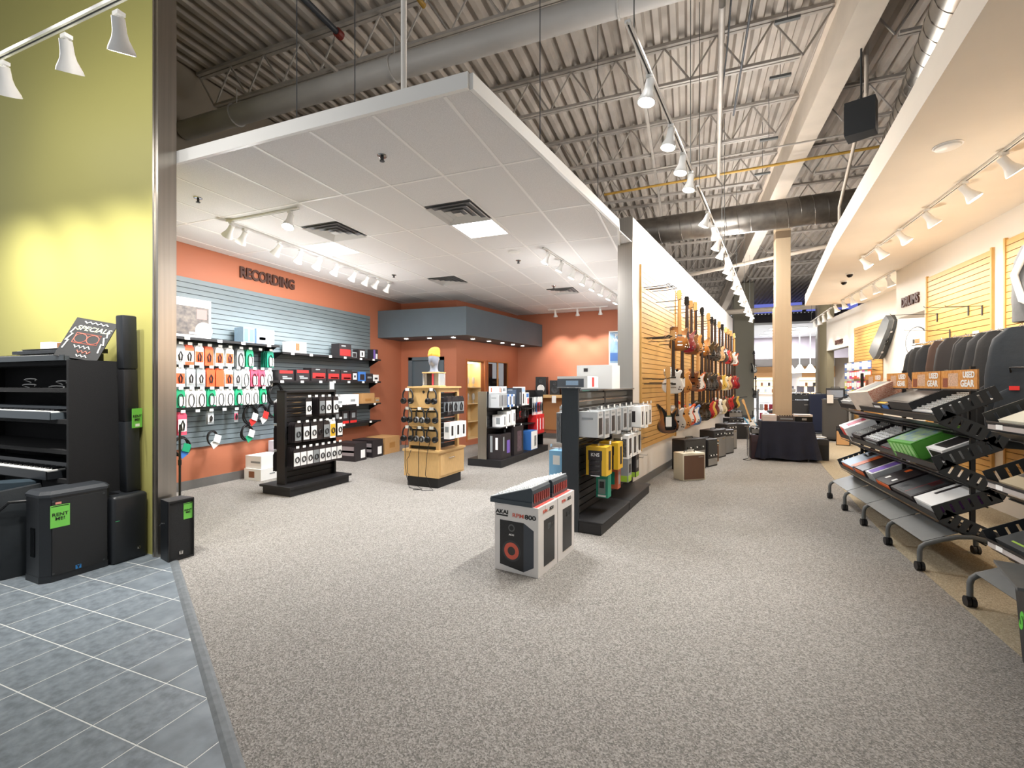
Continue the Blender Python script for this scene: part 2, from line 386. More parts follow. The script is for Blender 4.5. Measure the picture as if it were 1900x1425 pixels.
# grey soffit over the alcove
so = struct('trim_3')
pm('soffit_box', so, SOFG, MB().prism([(-6.70, 8.74), (-4.49, 8.89), (-3.88, 12.49), (-4.62, 12.49), (-5.14, 9.67), (-6.70, 9.65)], 2.59, 3.215))
SPOTS = []
for (x, y) in [(-6.2, 9.15), (-5.6, 9.2), (-5.0, 9.25), (-4.75, 9.75), (-4.62, 10.4), (-4.5, 11.0), (-4.4, 11.5), (-4.3, 12.0)]:
    pm('downlight', so, LAMPON, MB().cyl((x, y, 2.592), (x, y, 2.583), .045, 14))
# ---- guitar wall
gw = struct('wall_guitar'); gw.matrix_world = Matrix.Translation(GW0) @ Matrix(((GD.x, -GN.x, 0, 0), (GD.y, -GN.y, 0, 0), (0, 0, 1, 0), (0, 0, 0, 1)))
# local: x along the wall, y into it (away from the aisle), z up
pb('white_face', gw, WALLW, 0, GLEN, 0, .2, 0, 3.9)
pb('steel_cap', gw, STEEL, -.02, 0, -.012, .205, 0, 3.9)
pb('baseboard', gw, BASEB, 0, GLEN, -.012, 0, 0, .12)
GM = gw.matrix_world.copy()
def slat_panel(root, x0, x1, z0, z1, pitch, m, mg, yb=0., th=.02, edge=None, name='slat'):
    """slats on the -y side of a wall in the root's own space"""
    pb('backing', root, mg, x0 + .01, x1 - .01, yb - .008, yb, z0 + .01, z1 - .01)
    n = int(round((z1 - z0) / pitch)); h = (z1 - z0) / n
    for i in range(n): pb(name, root, m, x0, x1, yb - th, yb - .006, z0 + i * h + .0045, z0 + (i + 1) * h - .0045)
    if edge:
        pb('edge_strip', root, edge, x0 - .03, x0, yb - th - .012, yb, z0 - .02, z1 + .02)
        pb('edge_strip', root, edge, x1, x1 + .03, yb - th - .012, yb, z0 - .02, z1 + .02)
sg = thing('slatwall_panel', 'long maple slatwall panel on the white guitar wall', 'slatwall'); sg.matrix_world = GM
slat_panel(sg, .38, 2.62, .545, 3.28, .0762, WOODS, WOODG, 0, .02, WOODS)
sg2 = thing('slatwall_panel', 'maple slatwall behind the far half of the guitar rows', 'slatwall'); sg2.matrix_world = GM
slat_panel(sg2, 2.68, 9.9, .62, 3.25, .0762, WOODS, WOODG, 0, .02)
# ---- grey slatwall in the recording corner (faces +x)
rw = thing('slatwall_panel', 'grey slatwall panel on the orange wall under the RECORDING sign', 'slatwall')
rw.matrix_world = Matrix.Translation((-6.70, 3.3, 0)) @ Matrix(((0, -1, 0, 0), (1, 0, 0, 0), (0, 0, 1, 0), (0, 0, 0, 1)))   # local x -> +y, local y -> -x
slat_panel(rw, 0, 5.14, .59, 3.05, .0762, SLATG, SLATGB, 0, .02)
t = tag(link('wall_sign', fit_text('RECORDING', 1.08, .185, .008), mat('sign_brown', '4a2b22', .5), None, (-6.685, 5.78, 3.32), (R(90), 0, R(90))), 'brown raised letters reading RECORDING on the orange wall', 'sign')
# ---- right hand wall, header, recess
wr = struct('wall_right')
pb('wall_face', wr, WALLW, 3.48, 3.7, -4, 9.0, 0, ZC)
pb('header', wr, WALLW, 3.48, 3.9, 9.0, 10.03, 2.68, ZC)
wr2 = struct('wall_recess')
pb('wall_face', wr2, WALLW, 4.10, 4.3, 9.0, 14.85, 0, ZC)
pb('header', wr2, WALLW, 4.10, 4.3, 14.85, 16.95, 2.56, ZC)
pb('end_pier', wr2, mat('olive_paint', '9a9278', .7), 4.12, 4.3, 16.95, 17.9, 0, 4.6)
pb('steel_cap', wr2, STEEL, 4.06, 4.12, 17.85, 18.1, 0, 4.6)
pb('wall_face', wr2, WALLW, 3.7, 4.3, 8.9, 9.0, 0, ZC)
sm('wall_side_room', MB().box(5.6, 5.7, 13.5, 20, 0, 3.6), mat('lavender_wall', 'c9c7d2', .7))
# slatwall on the right wall (faces -x)
RWM = Matrix.Translation((3.48, 8.86, 0)) @ Matrix(((0, 1, 0, 0), (-1, 0, 0, 0), (0, 0, 1, 0), (0, 0, 0, 1)))   # local x -> -y, local y -> +x
r1 = thing('slatwall_panel', 'maple slatwall panel beside the DRUMS sign', 'slatwall'); r1.matrix_world = RWM
slat_panel(r1, 0, 1.58, .35, 3.16, .0762, WOODS, WOODG, 0, .02, WOODS)
r2 = thing('slatwall_panel', 'maple slatwall panel at the right edge of the view, behind the grey backpack case', 'slatwall'); r2.matrix_world = RWM
slat_panel(r2, 1.86, 4.6, .35, 3.2, .0762, WOODS, WOODG, 0, .02, WOODS)
r3 = thing('slatwall_panel', 'small maple slatwall panel behind the hanging grey guitar case', 'slatwall')
r3.matrix_world = Matrix.Translation((4.10, 14.35, 0)) @ Matrix(((0, 1, 0, 0), (-1, 0, 0, 0), (0, 0, 1, 0), (0, 0, 0, 1)))
slat_panel(r3, 0, 1.85, .6, 2.98, .0762, WOODS, WOODG, 0, .02)
tag(link('wall_sign', fit_text('DRUMS', .62, .17, .008), mat('sign_brown', '4a2b22'), None, (3.466, 9.46, 2.92), (R(90), 0, R(-90))), 'dark raised letters reading DRUMS on the white header', 'sign')
tag(link('wall_sign', fit_text('BASSES', .68, .13, .008), mat('sign_brown', '4a2b22'), None, (4.086, 15.65, 2.74), (R(90), 0, R(-90))), 'small dark letters reading BASSES over the far doorway', 'sign')
# right soffit (beige light ceiling over the right hand wall)
SOFW = mat('soffit_warm', 'eadfcf', .7, noise=(2, .03))
SOF = [(1.10, 0.0), (1.472, 3.12), (2.02, 7.98), (2.82, 13.6), (4.12, 13.67), (4.12, 9.0), (3.5, 9.0), (3.5, -4), (.8, -4)]
sm('ceiling_soffit', MB().prism(SOF, ZC, ZC + .26), SOFW)
# ---- roof deck, corrugated
mb = MB(); prof = []
x = -10.0
while x < 8.6:
    prof += [(x, 6.02), (x + .07, 6.02), (x + .1, 6.1), (x + .17, 6.1)]; x += .2
mb.grid([[(px, -4, pz) for px, pz in prof], [(px, 33.6, pz) for px, pz in prof]])
mb.add([(-10, -4, 6.2), (9, -4, 6.2), (9, 33.7, 6.2), (-10, 33.7, 6.2)], [(0, 1, 2, 3)])
sm('ceiling_deck', mb, DECK)
# far right outer wall closing the hall above the soffit
sm('wall_right_upper', MB().box(8.3, 8.5, -4, 33.8, 0, 6.1), UPPERW)
# ---- dropped ceiling of the recording corner
CE = [(-1.379, 2.779), (-.84, 5.92), (-.93, 6.69), (-.93 + 0.1944 * 5.8, 12.5), (-6.70, 12.5), (-6.70, 2.779)]
def clip_ce(p):
    p = clip(p, (0, 2.80), (0, 1)); p = clip(p, (-6.69, 0), (1, 0)) if len(p) > 2 else p
    p = clip(p, (0, 12.49), (0, -1)) if len(p) > 2 else p
    if len(p) > 2: p = clip(p, (-1.395, 2.779), (-(5.92 - 2.779), (.539)))
    if len(p) > 2:
        cy = sum(q[1] for q in p) / len(p)
    return p
cl = struct('ceiling_recording')
pm('plenum_cover', cl, WHITE, MB().prism(CE, ZC + .03, ZC + .05))
GX = [-1.584 - .609 * k for k in range(-3, 10)]; GY = [3.865 + 1.2 * k for k in range(-1, 9)]
LIGHTS_CELL = [(-4.94, 5.37), (-2.50, 5.37)]; VENTS = [(-4.33, 4.765), (-2.50, 4.765), (-4.33, 7.8), (-2.50, 9.55)]
def cell_hit(x0, x1, y0, y1): return [(c, k) for k, L_ in (('l', LIGHTS_CELL), ('v', VENTS)) for c in L_ if x0 < c[0] < x1 and y0 < c[1] < y1]
for gx in GX:
    for gy in GY:
        hits = cell_hit(gx - .609, gx, gy, gy + 1.2)
        parts = [(gy, gy + 1.2)]
        if hits: parts = [(gy, gy + .6), (gy + .6, gy + 1.2)]
        for a, b in parts:
            if any(a < c[1] < b for c, _ in hits): continue
            p = clip_ce([(gx - .609 + .012, a + .012), (gx - .012, a + .012), (gx - .012, b - .012), (gx - .609 + .012, b - .012)])
            if len(p) < 3 or area(p) < .004: continue
            if len(p) == 4 and abs(area(p) - .585 * 1.176) < .001:
                pb('ceiling_tile', cl, ACOU, gx - .597, gx - .012, a + .012, b - .012, ZC, ZC + .014)
            else: pm('ceiling_tile', cl, ACOU, MB().prism(p, ZC, ZC + .014))
for gx in GX:
    p = clip_ce([(gx - .013, 2.8), (gx + .013, 2.8), (gx + .013, 12.49), (gx - .013, 12.49)])
    if len(p) > 2 and area(p) > .002: pm('grid_bar', cl, TBAR, MB().prism(p, ZC - .004, ZC + .016))
for gy in GY + [5.065 + .6, 4.465]:
    p = clip_ce([(-6.69, gy - .013), (0.5, gy - .013), (0.5, gy + .013), (-6.69, gy + .013)]) if gy in GY else []
    if len(p) > 2: pm('grid_bar', cl, TBAR, MB().prism(p, ZC - .0035, ZC + .015))
fa = struct('trim_4')
for k in range(len(CE)):
    if k in (0, 1, 5):
        a, b = Vector((*CE[k], 0)), Vector((*CE[(k + 1) % 6], 0)); d = (b - a).normalized(); n = Vector((d.y, -d.x, 0)) * .03
        pm('fascia_board', fa, OFFW, MB().prism([(a.x, a.y), (b.x, b.y), (b.x + n.x, b.y + n.y), (a.x + n.x, a.y + n.y)], ZC - .015, ZC + .095))
# troffers, vents, sprinklers
for k, (x, y) in enumerate(LIGHTS_CELL):
    t = thing('ceiling_light', 'square lit ceiling panel %s' % ('nearer the orange wall' if k == 0 else 'nearer the open corner of the ceiling'), 'light', (x, y, ZC), 0, 'square ceiling lights')
    pm('frame', t, OFFW, MB().box(-.3, .3, -.3, -.27, -.006, .02).box(-.3, .3, .27, .3, -.006, .02).box(-.3, -.27, -.27, .27, -.006, .02).box(.27, .3, -.27, .27, -.006, .02))
    pb('diffuser', t, PANELON, -.27, .27, -.27, .27, .0, .012)
    ld = bpy.data.lights.new('troffer', 'AREA'); ld.energy = 52 * LIGHT; ld.size = .54; ld.color = (.97, .98, 1)
    lo = link('lamp', ld, None, t, (0, 0, -.02))
VL = ['above the grey slatwall spotlights', 'in front of the bright panel near the open corner', 'halfway back towards the grey soffit', 'at the far right of the dropped ceiling']
for k, (x, y) in enumerate(VENTS):
    t = thing('ceiling_vent', 'square louvred air vent ' + VL[k], 'vent', (x, y, ZC), 0, 'ceiling air vents')
    pb('backing', t, mat('vent_back', '77777a', .6), -.29, .29, -.29, .29, .004, .012)
    for r_ in (.285, .205, .125):
        m_ = MB()
        for s_ in (1, -1):
            m_.add([(-r_, s_ * r_, -.022), (r_, s_ * r_, -.022), (r_ - .045, s_ * (r_ - .045), .003), (-r_ + .045, s_ * (r_ - .045), .003)], [(0, 1, 2, 3)])
            m_.add([(s_ * r_, -r_, -.022), (s_ * r_, r_, -.022), (s_ * (r_ - .045), r_ - .045, .003), (s_ * (r_ - .045), -r_ + .045, .003)], [(0, 1, 2, 3)])
        pm('louvre_ring', t, mat('vent_grey', 'c2c0bd', .45), m_)
    pb('centre_plate', t, mat('vent_grey', 'c2c0bd'), -.05, .05, -.05, .05, -.024, -.02)
for k, (x, y, wd) in enumerate([(-2.507, 3.33, 'near the front edge of the dropped ceiling'), (-4.93, 3.37, 'close to the steel post'), (-5.04, 7.04, 'beside the slatwall spotlights'), (-2.56, 6.94, 'behind the bright ceiling panel'), (-2.55, 9.0, 'near the far vent')]):
    t = thing('sprinkler_head', 'small chrome sprinkler head ' + wd, 'sprinkler', (x, y, ZC), 0, 'sprinkler heads')
    pm('escutcheon', t, CHROME, MB().lathe([(.045, 0), (.04, -.008), (.02, -.01), (0, -.01)], 14), 40)
    pm('deflector', t, DGREYM, MB().cyl((0, 0, -.01), (0, 0, -.045), .008, 8).cyl((0, 0, -.045), (0, 0, -.05), .022, 10).box(-.016, -.011, -.003, .003, -.045, -.01).box(.011, .016, -.003, .003, -.045, -.01))

for k, (x, y, z, wd) in enumerate([(-2.45, 6.45, ZC, 'on the dropped ceiling behind the bright panel'), (2.05, 4.9, ZC, 'on the right soffit')]):
    t = thing('smoke_detector', 'round white detector disc ' + wd, 'detector', (x, y, z)); pm('disc', t, OFFW, MB().lathe([(.09, 0), (.085, -.02), (.05, -.03), (0, -.03)], 20), 40); pm('rim', t, TBAR, MB().lathe([(.1, 0), (.1, -.006), (.09, -.006)], 20))
# ================================================================ ROOF STEEL, DUCTS, PIPES
def joist_mesh(x0, x1):
    def f():
        t = MB().box(x0, x1, -.055, -.008, .52, .56).box(x0, x1, .008, .055, .52, .56)
        b = MB().box(x0 + .35, x1 - .35, -.045, -.008, 0, .035).box(x0 + .35, x1 - .35, .008, .045, 0, .035)
        w = MB(); n = int((x1 - x0) / .62); s = (x1 - x0) / n
        for i in range(n):
            a = x0 + i * s; c = a + s / 2
            w.cyl((a, 0, .52), (c, 0, .03), .013, 5, caps=False).cyl((c, 0, .03), (a + s, 0, .52), .013, 5, caps=False)
        return t.mesh('top'), b.mesh('bot'), w.mesh('web')
    return cached(('joist', x0, x1), f)
for k in range(-1, 15):
    y = 2.72 + 1.83 * k
    for side, (x0, x1) in (('left', (-6.62 if k > 0 else -9.2, 1.62)), ('right', (1.88, 8.28))):
        if side == 'right' and k > 9: continue
        t = thing('roof_joist', '%s open web steel roof joist counting from the front, %s of the roof beam' % (ORD[k + 1], side), 'joist', (0, y, 5.46), 0, 'roof joists %s of the beam' % side)
        a, b, w = joist_mesh(x0, x1)
        pm('top_chord', t, JOISTW, a); pm('bottom_chord', t, JOISTW, b); pm('web', t, JOISTW, w)
gb = thing('roof_beam', 'wide pale steel roof beam running to the beige column', 'beam', (1.75, 0, 5.36))
pm('bottom_flange', gb, BEAMW, MB().box(-.14, .14, -3.9, 33.5, 0, .03)); pm('beam_web', gb, BEAMW, MB().box(-.08, .08, -3.9, 33.5, .03, .63)); pm('top_flange', gb, BEAMW, MB().box(-.14, .14, -3.9, 33.5, .63, .655))
for k, (x, wd) in enumerate([(-4.1, 'over the recording corner'), (-.55, 'above the centre track')]):
    tag(link('roof_bridging', MB().box(x - .02, x + .02, -3.9, 33.5, 5.415, 5.455).mesh(), JOISTW), 'thin steel bridging bar under the joists ' + wd, 'bridging')
col = thing('support_column', 'square beige column rising behind the navy table', 'column', (1.89, 11.14, 0))
pb('shaft', col, BEIGE, -.135, .135, -.135, .135, 0, 5.0); pb('column_wrap', col, BEIGE, -.155, .155, -.155, .155, 0, 3.15)
pb('cap_band', col, mat('cap_brown', '7d6a54', .6), -.137, .137, -.137, .137, 4.6, 4.75); pb('cap_plate', col, BEAMW, -.2, .1, -.16, .16, 5.0, 5.36)
# white round duct along x
t = thing('air_duct', 'long white round duct hanging under the joists on the left', 'duct')
pm('duct_pipe', t, mat('duct_white', 'b4b1ad', .45, noise=(3, .06)), MB().cyl((-6.62, 4.34, 5.10), (1.6, 4.34, 5.10), .125, 20), 30)
for x in (-5.6, -3.1, -.6):
    pm('hanger_strap', t, mat('duct_white', 'b4b1ad'), MB().tube([(x, 4.34 + .135 * math.sin(a), 5.10 - .135 * math.cos(a)) for a in [R(i) for i in range(-150, 151, 20)]], .012, 4).tube([(x, 4.34, 5.23), (x, 4.34, 5.46)], .006, 4))
def spiral(t, p, q, r, m, n_seams):
    p = Vector(p); q = Vector(q); pm('duct_pipe', t, m, MB().cyl(p, q, r, 28), 30)
    d = (q - p).normalized(); a = d.orthogonal().normalized(); b = d.cross(a); pts = []
    N_ = n_seams * 18
    for i in range(N_ + 1):
        th = 2 * math.pi * i / 18; c = p + (q - p) * (i / N_); pts.append(c + (a * math.cos(th) + b * math.sin(th)) * (r + .001))
    pm('spiral_seam', t, m, MB().tube(pts, .006, 4), 60)
t = thing('air_duct', 'shiny spiral duct running along the right soffit', 'duct'); spiral(t, (1.45, 1.2, 4.62), (2.9, 8.8, 4.62), .25, SPIRAL, 42)
t = thing('air_duct', 'dark spiral duct crossing behind the column top', 'duct'); spiral(t, (-2.6, 9.75, 4.62), (2.6, 9.46, 4.62), .26, DUCTD, 26)
pm('elbow', t, DUCTD, MB().tube([(2.6, 9.46, 4.62), (2.85, 9.42, 4.62), (2.98, 9.3, 4.62), (3.02, 9.1, 4.62)], .262, 24), 40)
t = thing('hung_loudspeaker', 'dark box loudspeaker hung beside the shiny duct', 'loudspeaker', (1.86, 6.3, 4.36), R(-25))
pm('cabinet', t, DGREYM, MB().prism([(-.14, -.12), (.14, -.09), (.14, .09), (-.14, .12)], 0, .38)); pb('grille', t, BLACKG, -.146, -.14, -.1, .1, .03, .35); pm('bracket', t, DGREYM, MB().cyl((0, 0, .38), (0, 0, 1.0), .01, 8))
# conduits and pipes
def pipe(label, pts, r, m, fit=None):
    t = thing('pipe', label, 'pipe'); pm('pipe_run', t, m, MB().tube(pts, r, 10), 40)
    for c, d in fit or []:
        c = Vector(c); d = Vector(d); pm('coupling', t, PIPER, MB().cyl(c - d * .04, c + d * .04, r * 1.5, 12))
    return t
pipe('white vertical pipe rising from the dropped ceiling to the roof', [(-1.96, 2.86, 3.6), (-1.96, 2.86, 6.0)], .022, WHITE)
pipe('dark sprinkler main with a red coupling under the deck', [(-3.9, 1.2, 5.72), (-3.9, 4.35, 5.72)], .035, PIPED, [((-3.9, 4.35, 5.72), (0, 1, 0))])
pipe('pale sprinkler main continuing from the red coupling', [(-3.9, 4.4, 5.72), (-3.9, 33, 5.72)], .035, BEAMW)
pipe('yellow gas pipe under the roof deck at the top left', [(-2.75, .5, 5.75), (-2.75, 4.4, 5.75)], .03, PIPEY)
pipe('yellow topped cross pipe in front of the dark duct', [(-1.5, 8.9, 5.2), (3.2, 8.6, 5.2)], .022, PIPEY)
pipe('thin grey cross conduit above the centre track', [(-1.2, 8.4, 5.3), (3.4, 8.2, 5.3)], .014, JOISTW)
pipe('pale vertical pipe left of the centre track', [(.3, 4.6, 5.4), (.3, 4.6, 5.0), (.5, 8.6, 5.1)], .03, JOISTW)
pipe('pale drop pipe beside the shiny duct', [(2.0, 6.6, 5.9), (2.0, 6.6, 5.0), (2.15, 8.2, 4.2), (2.15, 8.2, 3.82)], .022, BEAMW)
pipe('dark hanging conduit loop over the centre aisle', [(.62, 3.5, 6.0), (.62, 3.55, 5.6), (.6, 5.0, 5.3), (.6, 7.0, 5.25)], .012, PIPED)
pipe('second dark conduit beside the centre track', [(.42, 3.4, 6.0), (.42, 5.6, 5.3), (.42, 7.6, 5.2)], .009, PIPED)
pipe('pale cross pipe behind the beige column', [(-1.0, 14.5, 4.6), (3.6, 11.6, 4.6)], .045, BEAMW)
for k, (x, y, z) in enumerate([(.95, 4.6, 5.4), (1.0, 5.6, 5.4), (1.1, 6.6, 5.4), (1.15, 7.8, 5.2), (1.2, 8.8, 5.1)]):
    t = thing('junction_box', '%s hanging junction box over the centre aisle, from the front' % ORD[k], 'junction box', (x, y, z), 0, 'hanging junction boxes')
    pb('box_lid', t, GREYM, -.12, .12, -.02, .02, 0, .03); pm('hanger_wire', t, GREYM, MB().cyl((0, 0, .03), (0, 0, 6.0 - z), .004, 5))
# thin suspension wires
for k, (x, y) in enumerate([(-5.0, 3.0), (-3.0, 2.86), (-.95, 5.2), (-1.2, 3.8), (-2.4, 2.85), (-6.0, 2.9)]):
    tag(link('suspension_wire', MB().cyl((x, y, 3.58), (x, y, 6.0), .004, 5).mesh(), PIPED), '%s thin wire holding up the dropped ceiling, counting from the left' % ORD[[1, 2, 5, 4, 3, 0][k]], 'wire', 'ceiling suspension wires')

# ================================================================ TRACK LIGHTING
def head_meshes():
    body = MB().lathe([(.0, .0), (.028, .0), (.03, -.06), (.036, -.09), (.056, -.135), (.06, -.152), (.054, -.152), (.05, -.14), (0, -.14)], 16)
    lamp = MB().lathe([(.0, -.1405), (.0505, -.1415), (.052, -.1475), (0, -.150)], 16)
    brk = MB().box(-.022, .022, -.018, .018, -.02, 0).cyl((0, 0, -.02), (0, 0, -.05), .009, 8).box(-.006, .006, -.01, .01, -.09, -.045)
    return body.mesh('spot_body', 40), lamp.mesh('spot_lamp', 40), brk.mesh('spot_bracket')
HB, HL, HK = head_meshes()
def spot_head(label, p, aim, watt, ang=62, color=(1, .985, .96), group=None, size=1.0, blend=.7, real=True, fill=0., sdz=.16):
    t = thing('track_spotlight', label, 'spotlight', p, 0, group)
    link('bracket', HK, OFFW, t, (0, 0, 0), (0, 0, 0), (size,) * 3)
    d = (Vector(aim) - Vector(p)).normalized(); q = d.to_track_quat('-Z', 'Y').to_euler()
    off = Vector((0, 0, -.06 * size)) 
    link('lamp_body', HB, OFFW, t, off - d * .03 * size, q, (size,) * 3)
    link('lamp_face', HL, LAMPON, t, off - d * .03 * size, q, (size,) * 3)
    if real:
        ld = bpy.data.lights.new('spot', 'SPOT'); ld.energy = watt * LIGHT; ld.spot_size = R(ang); ld.spot_blend = blend; ld.shadow_soft_size = .05; ld.color = color
        link('bulb', ld, None, t, off + d * .135 * size, q)
    if fill:
        ld = bpy.data.lights.new('fill', 'POINT'); ld.energy = fill * LIGHT; ld.shadow_soft_size = .12; ld.color = color  # extra point light, added near the head to brighten deck, walls and ceilings
        link('fill_light', ld, None, t, (0, 0, sdz))
    return t
def track(label, p, q, drop=0.):
    p = Vector(p); q = Vector(q); d = (q - p); L_ = d.length; yaw = math.atan2(d.y, d.x)
    t = thing('light_track', label, 'track', p, yaw)
    pm('rail', t, OFFW, MB().box(0, L_, -.018, -.006, -.0, .022).box(0, L_, .006, .018, 0, .022).box(0, L_, -.006, .006, .01, .022))
    pb('slot', t, DGREYM, .03, L_ - .03, -.006, .006, .006, .0105)
    if drop:
        n = max(2, int(L_ / 1.8))
        for i in range(n): pm('suspension_wire', t, GREYM, MB().cyl((.15 + i * (L_ - .3) / (n - 1), 0, .022), (.15 + i * (L_ - .3) / (n - 1), 0, drop), .004, 5))
    return t
# recording corner: L shaped track, front leg and slatwall leg
track('short white ceiling track along the front of the recording corner', (-5.27, 3.96, ZC - .025), (-4.13, 3.96, ZC - .025))
track('long white ceiling track facing the grey slatwall', (-5.27, 4.0, ZC - .025), (-5.42, 7.5, ZC - .025))
track('white ceiling track beside the guitar wall in the recording corner', (-1.97, 6.39, ZC - .025), (-1.45, 10.6, ZC - .025))
track('short white ceiling track at the back of the recording corner', (-3.5, 11.8, ZC - .025), (-1.9, 11.8, ZC - .025))
spot_head('lone spotlight on the short front track of the dropped ceiling', (-4.25, 3.96, ZC - .03), (-4.0, 3.2, 1.6), 14, 70, group='recording corner spotlights', size=1.15)
for k, (x, y) in enumerate([(-5.2, 3.96), (-5.28, 4.2), (-5.3, 4.75), (-5.33, 5.15), (-5.35, 5.55), (-5.37, 5.95), (-5.39, 6.4), (-5.4, 6.75), (-5.41, 7.05), (-5.42, 7.4)]):
    spot_head('%s white spotlight from the front on the slatwall track' % ORD[k], (x, y, ZC - .03), (-6.68, y + .15 - .1 * (k % 3), 1.9 - .3 * (k % 2)), 35, 66, group='recording corner spotlights', size=1.1, blend=.9, fill=10 if k % 3 == 1 else 0, sdz=-.9)
for k in range(8):
    f = (k + .3) / 7.6; x = -1.97 + .52 * f; y = 6.39 + 4.2 * f
    spot_head('%s white spotlight from the front on the track beside the guitar wall' % ORD[k], (x, y, ZC - .03), (x - 1.0, y - .3, 1.2), 24, 85, group='recording corner spotlights', fill=10 if k % 3 == 1 else 0, sdz=-.9)
for k in range(3):
    x = -3.3 + .6 * k
    spot_head('%s white spotlight from the left on the back track' % ORD[k], (x, 11.8, ZC - .03), (x, 12.45, 1.7), 60, 80, group='recording corner spotlights')
# centre aisle track, parallel to the guitar wall
CT0 = Vector((-.345, 2.88, 3.75)); cd = Vector((math.sin(R(9.6)), math.cos(R(9.6)), 0))
track('near white track hanging over the centre aisle', CT0, CT0 + cd * 2.42, 2.2)
CT1 = CT0 + cd * 2.72
track('middle white track hanging over the centre aisle', CT1, CT1 + cd * 2.6, 2.2)
track('far white track hanging over the centre aisle', CT1 + cd * 2.7, CT1 + cd * 12.2, 2.2)
for k, s in enumerate([.55, 1.28, 1.83, 2.28, 3.55, 4.15, 4.75, 5.3, 5.9, 6.4, 6.95, 7.5, 8.0, 8.6, 9.2, 9.8, 10.4, 11.0, 11.7, 12.4, 13.1, 13.9]):
    p = CT0 + cd * s; w = GW0 + GD * max(0, (p.y - 6.648) / GD.y + .25)
    aim = (w.x, w.y, 1.6) if p.y > 5.6 else (p.x - .55, p.y - .25, .6)
    if p.y > 5.6 and k % 3 == 2: aim = (p.x + .7, p.y - .6, 0)
    spot_head('%s white spotlight from the near end of the centre aisle track' % ORD[k], (p.x, p.y, p.z - .003), aim, (30 if k % 3 != 2 else 60) if k > 3 else 60, 62 if k > 3 else 80, group='centre aisle spotlights', size=1.1 if k < 8 else 1.2, fill=(6 if k < 3 else 24) if k % 2 == 0 else 0)
# left track in front of the green wall
track('white track hanging in front of the green wall', (-6.4, 1.70, 3.82), (-3.02, 1.70, 3.745), 2.2)
for k, (x, z) in enumerate([(-5.95, 3.81), (-5.2, 3.795), (-4.47, 3.778), (-3.72, 3.76), (-3.18, 3.748)]):
    spot_head('%s spotlight of the green wall track, counting from the steel post' % ORD[4 - k], (x, 1.70, z), (x * 1.1 - .75, 2.62, 1.1), 92, 104, (1, .97, .92), 'green wall spotlights', 1.2, fill=5, blend=1.)
# right soffit tracks
track('white ceiling track along the right soffit', (2.50, 3.0, ZC - .025), (2.60, 8.85, ZC - .025))
track('second white ceiling track along the right soffit, near its far end', (3.40, 9.9, ZC - .025), (3.44, 13.0, ZC - .025))
for k, y in enumerate([4.45, 5.15, 5.75, 6.5, 7.2, 7.9, 8.5]):
    spot_head('%s spotlight from the near end of the right soffit track' % ORD[k], (2.53, y, ZC - .03), (3.45, y - .25 + .2 * (k % 2), 2.1), 27, 85, (1, .90, .77), 'right soffit spotlights', 1.15, fill=9 if k % 2 else 0, sdz=-1.0)
for k, y in enumerate([10.2, 10.9, 11.6, 12.2, 12.8, 13.4]):
    spot_head('%s spotlight on the far track of the right soffit' % ORD[k], (3.42, min(y, 13.4), ZC - .03), (4.08, y, 1.8), 26, 85, (1, .9, .78), 'far right soffit spotlights', 1.15, fill=9 if k % 3 == 1 else 0, sdz=-1.0)
for k in range(4):
    y = 14.3 + k * .7
    spot_head('%s spotlight hanging beyond the end of the right soffit' % ORD[k], (3.5 + .05 * k, y, ZC - .06), (4.1, y + .2, 1.6), 25, 80, (1, .92, .82), 'spotlights beyond the soffit', 1.2)
track('white track continuing beyond the end of the right soffit', (3.47, 13.9, ZC - .055), (3.66, 16.9, ZC - .055), 1.5)
# ================================================================ LEFT: KEYBOARD STAND, LOUDSPEAKERS, BAGS
ks = thing('keyboard_stand', 'black carpet covered keyboard shelving against the green wall', 'shelving', (-4.72, 2.17, 0))
KW = 2.1
pb('side_panel', ks, BLACKF, -.03, 0, 0, .44, 0, 1.72); pb('side_panel', ks, BLACKF, -KW, -KW + .03, 0, .44, 0, 1.72)
pb('back_panel', ks, BLACKF, -KW + .03, -.03, .42, .44, 0, 1.72)
for z in (.10, .70, .94, 1.19, 1.45): pb('shelf', ks, BLACKF, -KW + .03, -.03, .0, .42, z, z + .035)
pb('top_shelf', ks, BLACKF, -KW + .03, -.03, .10, .42, 1.685, 1.72)
def keyboard(label, loc, w, d, h, mbody, rz=0., group='keyboards on the black shelving'):
    t = thing('keyboard', label, 'keyboard', loc, rz, group)
    pm('case', t, mbody, MB().prism([(-d/2, 0), (d/2, 0), (d/2, h), (-d/2 + d*.55, h), (-d/2 + d*.5, h*.55), (-d/2, h*.55)], -w/2, w/2, Matrix(((0, 0, 1, 0), (1, 0, 0, 0), (0, 1, 0, 0), (0, 0, 0, 1)))))
    pb('key_bed', t, mat('ivory_keys', 'f0f0ec', .3), -w/2 + .05, w/2 - .05, -d/2 + .01, -d/2 + d*.48, h*.55, h*.55 + .012)
    m_ = MB(); n = int((w - .1) / .0235)
    for i in range(n):
        if i % 7 in (0, 1, 3, 4, 5): m_.box(-w/2 + .05 + (i + 1) * .0235 - .006, -w/2 + .05 + (i + 1) * .0235 + .006, -d/2 + d*.2, -d/2 + d*.48, h*.55 + .012, h*.55 + .024)
    o = pm('black_keys', t, GLOSSB, m_); o['kind'] = 'stuff'
    pb('key_slip', t, mbody, -w/2, w/2, -d/2 - .006, -d/2 + .004, 0, h*.55 + .008)
    return t
keyboard('grey digital keyboard on the upper shelf of the black stand', (-5.62, 2.27, 1.226), 1.5, .3, .10, mat('kb_grey', '4a5258', .45))
keyboard('black digital piano with white keys on the lower shelf of the black stand', (-5.6, 2.25, .736), 1.45, .3, .11, BLACKS)
